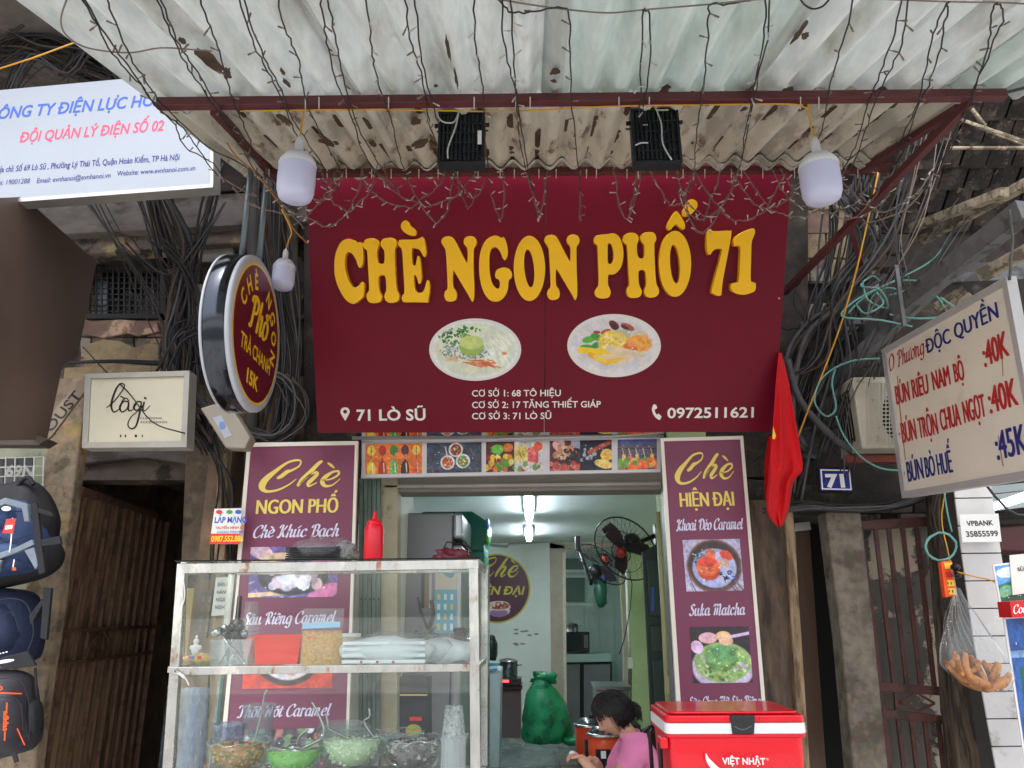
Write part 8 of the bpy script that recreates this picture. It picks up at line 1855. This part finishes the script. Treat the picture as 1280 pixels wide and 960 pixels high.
# ---------------------------------------------------------------- the seated person
M_skin = mat('skin', (206, 158, 134), .5, var=.05, scale=14, bump=.03, sss=.15); M_hair = mat('black_hair', (26, 22, 22), .35, var=.3, scale=40, bump=.3, stretch=(1, 1, .3)); M_pink = mat('pink_cotton', (226, 132, 178), .85, var=.06, scale=12, bump=.12)
pe = thing('person', 'seated person in a pink T-shirt with short black hair, looking down at the hands', 'person', (at(800, 950, 4.4).x, 4.4, 0))
def W(px, py, Y): return at(px, py, Y)
Hd = W(766, 893, 4.35)
ch = W(802, 948, 4.38); nk = W(783, 914, 4.36); pv = W(822, 1030, 4.42); wa = W(815, 990, 4.40)
shN, shF = W(797, 936, 4.2), W(786, 934, 4.54)
elN, elF = W(762, 988, 4.12), W(752, 984, 4.55)
wrN, wrF = W(733, 955, 4.17), W(748, 956, 4.42)
kneeN, kneeF = W(735, 1055, 4.25), W(730, 1060, 4.6)
nodes = {'pv': (pv, .13), 'wa': (wa, .115), 'ch': (ch, .12), 'nb': (W(789, 925, 4.37), .06), 'nk': (nk, .047), 'hb': (W(775, 903, 4.355), .05),
 'sN': (shN, .058), 'eN': (elN, .038), 'wN': (wrN, .024), 'hN': (W(724, 945, 4.19), .024), 'sF': (shF, .058), 'eF': (elF, .038), 'wF': (wrF, .024), 'hF': (W(742, 949, 4.36), .024),
 'hpN': (pv + Vector((-.04, -.1, -.02)), .09), 'kN': (kneeN, .062), 'aN': (kneeN + Vector((.05, 0, -.42)), .042), 'fN': (kneeN + Vector((-.1, 0, -.5)), .035),
 'hpF': (pv + Vector((-.04, .1, -.02)), .09), 'kF': (kneeF, .062), 'aF': (kneeF + Vector((.05, 0, -.42)), .042), 'fF': (kneeF + Vector((-.1, 0, -.5)), .035)}
edges = [('pv', 'wa'), ('wa', 'ch'), ('ch', 'nb'), ('nb', 'nk'), ('nk', 'hb'), ('ch', 'sN'), ('sN', 'eN'), ('eN', 'wN'), ('wN', 'hN'), ('ch', 'sF'), ('sF', 'eF'), ('eF', 'wF'), ('wF', 'hF'), ('pv', 'hpN'), ('hpN', 'kN'), ('kN', 'aN'), ('aN', 'fN'), ('pv', 'hpF'), ('hpF', 'kF'), ('kF', 'aF'), ('aF', 'fF')]
mb = MB(); vs, fs = skin(nodes, edges, 'pv'); mb.add(vs, fs, True)
def finger(b, d1, d2, d3, L_, r):
    p0 = b; p1 = b + d1 * L_ * .45; p2 = p1 + d2 * L_ * .32; p3 = p2 + d3 * L_ * .26
    v, f = skin({'a': (p0 - d1 * .015, r * 1.05), 'b': (p0, r * 1.05), 'c': (p1, r), 'd': (p2, r * .92), 'e': (p3, r * .75)}, [('a', 'b'), ('b', 'c'), ('c', 'd'), ('d', 'e')], 'a', 1); mb.add(v, f, True)
def hand(h, fw, side, upv):
    fw = fw.normalized(); side = side.normalized(); upv = upv.normalized()
    for i in range(4):
        b = h + fw * .022 + side * (-.021 + i * .014); L_ = (.062, .07, .066, .052)[i]
        finger(b, (fw * .85 - upv * (.3 + .1 * i)), (fw * .35 - upv * .9), (fw * -.3 - upv * .9), L_, .0078)
    finger(h + side * -.022 - fw * .004, (fw * .6 - side * .5 - upv * .3).normalized(), (fw * .8 - upv * .5).normalized(), (fw * .8 - upv * .6).normalized(), .055, .0088)
hand(nodes['hN'][0], Vector((-1, .3, .35)), Vector((.1, -1, .2)) * -1, Vector((.3, 0, 1)))
hand(nodes['hF'][0], Vector((-1, -.5, .2)), Vector((0, 1, .1)) * -1, Vector((.2, 0, 1)))
# head: one sculpted surface joined to the body
fwd = Vector((-.82, -.06, -.58)).normalized(); upv = (Vector((-.5, -.05, .85)) - fwd * Vector((-.5, -.05, .85)).dot(fwd)).normalized(); lf = upv.cross(fwd)
n1_, n2_ = 40, 30
def headp(th, ph):
    z = math.cos(th); s = math.sin(th); f = s * math.cos(ph); l = s * math.sin(ph)
    rf, rl, rz = .086, .069, .105
    if z < 0: rl *= 1 - .34 * (-z) ** 1.5; rf *= 1 - (.06 if f > 0 else .28) * (-z)
    q = Vector((f * rf, l * rl, z * rz))
    g = lambda f0, l0, z0, w_: math.exp(-((q.y - l0) ** 2 + (q.z - z0) ** 2) / w_ ** 2) if f > 0 else 0
    q.x += .022 * g(0, 0, -.022, .013) + .014 * g(0, 0, -.008, .012) + .007 * g(0, 0, -.052, .012) + .006 * g(0, 0, -.09, .018) + .005 * g(0, 0, .03, .03) - .008 * (g(0, .03, .004, .014) + g(0, -.03, .004, .014)) - .004 * g(0, 0, -.062, .006)
    return q
def HP_(q): return Hd + fwd * q.x + lf * q.y + upv * q.z
b = len(mb.v); vv = [HP_(headp(math.pi * i / n2_, 2 * math.pi * k_ / n1_)) for i in range(n2_ + 1) for k_ in range(n1_)]
mb.add(vv, [(i * n1_ + k_, (i + 1) * n1_ + k_, (i + 1) * n1_ + (k_ + 1) % n1_, i * n1_ + (k_ + 1) % n1_) for i in range(n2_) for k_ in range(n1_)], True)
for s_ in (-1, 1): # ears
    c_ = Vector((-.004, s_ * .073, -.008)); rt = Matrix((fwd, lf, upv)).transposed()
    mb.ell(HP_(c_), (.017, .007, .029), 14, rt)
    mb.tube([HP_(c_ + Vector((.014 * math.cos(a), s_ * .006, .026 * math.sin(a)))) for a in [-.9 + .45 * i for i in range(12)]], .0045, 6)
mb.build('body', M_skin, pe)
for s_ in (-1, 1):
    rt = Matrix((fwd, lf, upv)).transposed()
    MB().ell(HP_(Vector((.073, s_ * .03, .001))), (.006, .009, .005), 12, rt).build('eye', mat('eye_white', (220, 214, 208), .2, var=0, bump=0), pe)
    MB().ell(HP_(Vector((.079, s_ * .03, .000))), (.004, .005, .0045), 10, rt).build('iris', M_black, pe)
    MB().tube([HP_(Vector((.079 - abs(t) * .012, s_ * (.03 + t * .015), .022 - .003 * t * t))) for t in (-1, -.5, 0, .5, 1)], .0024, 5).build('eyebrow', M_hair, pe)
    MB().tube([HP_(Vector((.0805 - abs(t) * .010, s_ * (.03 + t * .012), .007 - .002 * t * t))) for t in (-1, -.5, 0, .5, 1)], .0014, 5).build('eyelash', M_hair, pe)
MB().tube([HP_(Vector((.0925 - abs(t) * .012, t * .02, -.053 + .002 * t * t))) for t in (-1, -.6, -.2, .2, .6, 1)], [.002, .0042, .0052, .0052, .0042, .002], 7).build('lips', mat('lips', (170, 90, 88), .45, var=.04, bump=0), pe)
# hair: a cap plus many strands
random.seed(3)
mb = MB()
for i in range(n2_ + 1):
    for k_ in range(n1_):
        th, ph = math.pi * i / n2_, 2 * math.pi * k_ / n1_; q = headp(th, ph); d = q.normalized(); q = q + d * (.016 + .006 * noise.noise(q * 40)); 
        if q.x < 0: q.x *= 1.10
        mb.v.append(HP_(q))
def covered(th, ph):
    z = math.cos(th); f = math.sin(th) * math.cos(ph)
    if f > .55: return z > .62
    if f > .12: return z > .62 - (.55 - f) * 1.6
    return z > -.62 + max(0, f) * 3
for i in range(n2_):
    for k_ in range(n1_):
        if covered(math.pi * (i + .5) / n2_, 2 * math.pi * (k_ + .5) / n1_): mb.f.append((i * n1_ + k_, (i + 1) * n1_ + k_, (i + 1) * n1_ + (k_ + 1) % n1_, i * n1_ + (k_ + 1) % n1_)); mb.sm.append(True)
mb.build('hair', M_hair, pe)
mb = MB()
for i in range(420):
    ph = uni(.75, 2 * math.pi - .75) if i % 4 else uni(-.8, .8); t0_ = uni(.12, .5); t1_ = (1.15 if math.cos(ph) > .2 else 2.1) + uni(-.2, .25)
    if math.cos(ph) > .2: t1_ = uni(.75, .95) + (.5 if abs(math.sin(ph)) > .5 else 0)
    P = []
    for j in range(7):
        th = t0_ + (t1_ - t0_) * j / 6; q = headp(min(th, 3), ph + .12 * math.sin(j * .7 + i)); q = q + q.normalized() * (.019 + uni(0, .006)); 
        if q.x < 0: q.x *= 1.1
        P.append(HP_(q))
    mb.tube(catmull(P, 2), .0022, 4, cap=False, taper=.4)
for i in range(120):   # short tied tail at the nape
    a = uni(0, 6.28); r0 = uni(0, .02); s0 = HP_(Vector((-.098, r0 * math.cos(a), .0 + r0 * math.sin(a)))); e = s0 + Vector((.055, .0, -.075)) + Vector((uni(-.02, .02), uni(-.025, .025), uni(-.02, .02))); m_ = (s0 + e) / 2 + Vector((.022, 0, .014)) + Vector((uni(-.012, .012), uni(-.02, .02), uni(-.01, .01)))
    mb.tube(catmull([s0, m_, e], 4), .0024, 4, cap=False, taper=.3)
mb.build('hair_strands', M_hair, pe, kind='stuff')
# T-shirt with short sleeves
def lerpv(a, b, t): return a + (b - a) * t
sn = {'pv': (pv + Vector((0, 0, -.02)), .162), 'wa': (wa, .150), 'ch': (ch, .150), 'nb': (W(790, 927, 4.37), .074), 'sN': (shN, .076), 'mN': (lerpv(shN, elN, .62), .066), 'sF': (shF, .076), 'mF': (lerpv(shF, elF, .62), .066)}
vs, fs = skin(sn, [('pv', 'wa'), ('wa', 'ch'), ('ch', 'nb'), ('ch', 'sN'), ('sN', 'mN'), ('ch', 'sF'), ('sF', 'mF')], 'pv')
vs = [v + Vector((noise.noise(v * 9), noise.noise(v * 9 + Vector((5, 0, 0))), noise.noise(v * 7))) * .014 + Vector((.004 * math.sin(v.z * 55 + v.x * 40 + 2 * math.sin(v.y * 20)), 0, .005 * math.sin(v.z * 60 + v.x * 30))) for v in vs]
MB().add(vs, fs, True).build('t_shirt', M_pink, pe)
nkv = (nk - W(790, 927, 4.37)).normalized(); cn = W(786.5, 920.5, 4.365)
x_ = nkv.orthogonal().normalized(); y_ = nkv.cross(x_)
MB().tube([cn + (x_ * math.cos(a) + y_ * math.sin(a)) * .058 for a in [2 * math.pi * i / 24 for i in range(24)]], .008, 8, closed=True).build('collar', M_pink, pe)
sv, sf = skin({'a': (pv + Vector((0, 0, -.03)), .150), 'b': (pv + Vector((-.05, -.1, -.03)), .105), 'c': (kneeN, .078), 'd': (kneeN + Vector((.04, 0, -.3)), .06), 'e': (pv + Vector((-.05, .1, -.03)), .105), 'f': (kneeF, .078), 'g': (kneeF + Vector((.04, 0, -.3)), .06)}, [('a', 'b'), ('b', 'c'), ('c', 'd'), ('a', 'e'), ('e', 'f'), ('f', 'g')], 'a')
MB().add(sv, sf, True).build('trousers', mat('dark_trousers', (44, 46, 56), .8, var=.1, bump=.1), pe)
so = thing('stool', 'low blue plastic stool under the seated person', 'stool', (pv.x, 4.42, 0)); hs = max(.12, pv.z - .14)
M_stl = mat('blue_stool_plastic', (40, 90, 170), .4, var=.03); MB().box((pv.x, 4.42, hs - .015), (.3, .3, .03)).build('seat', M_stl, so, bevel=.008)
for sx in (-.12, .12):
    for sy in (-.12, .12): MB().beam((pv.x + sx, 4.42 + sy, hs - .03), (pv.x + sx * 1.2, 4.42 + sy * 1.2, 0), .03).build('leg', M_stl, so)
ob = MB().ell(nodes['hN'][0] + Vector((-.035, .0, .012)), (.018, .016, .014), 12).build('white_item', M_cw); setp(ob, 'tiny white item held between the fingers of the seated person', 'item')
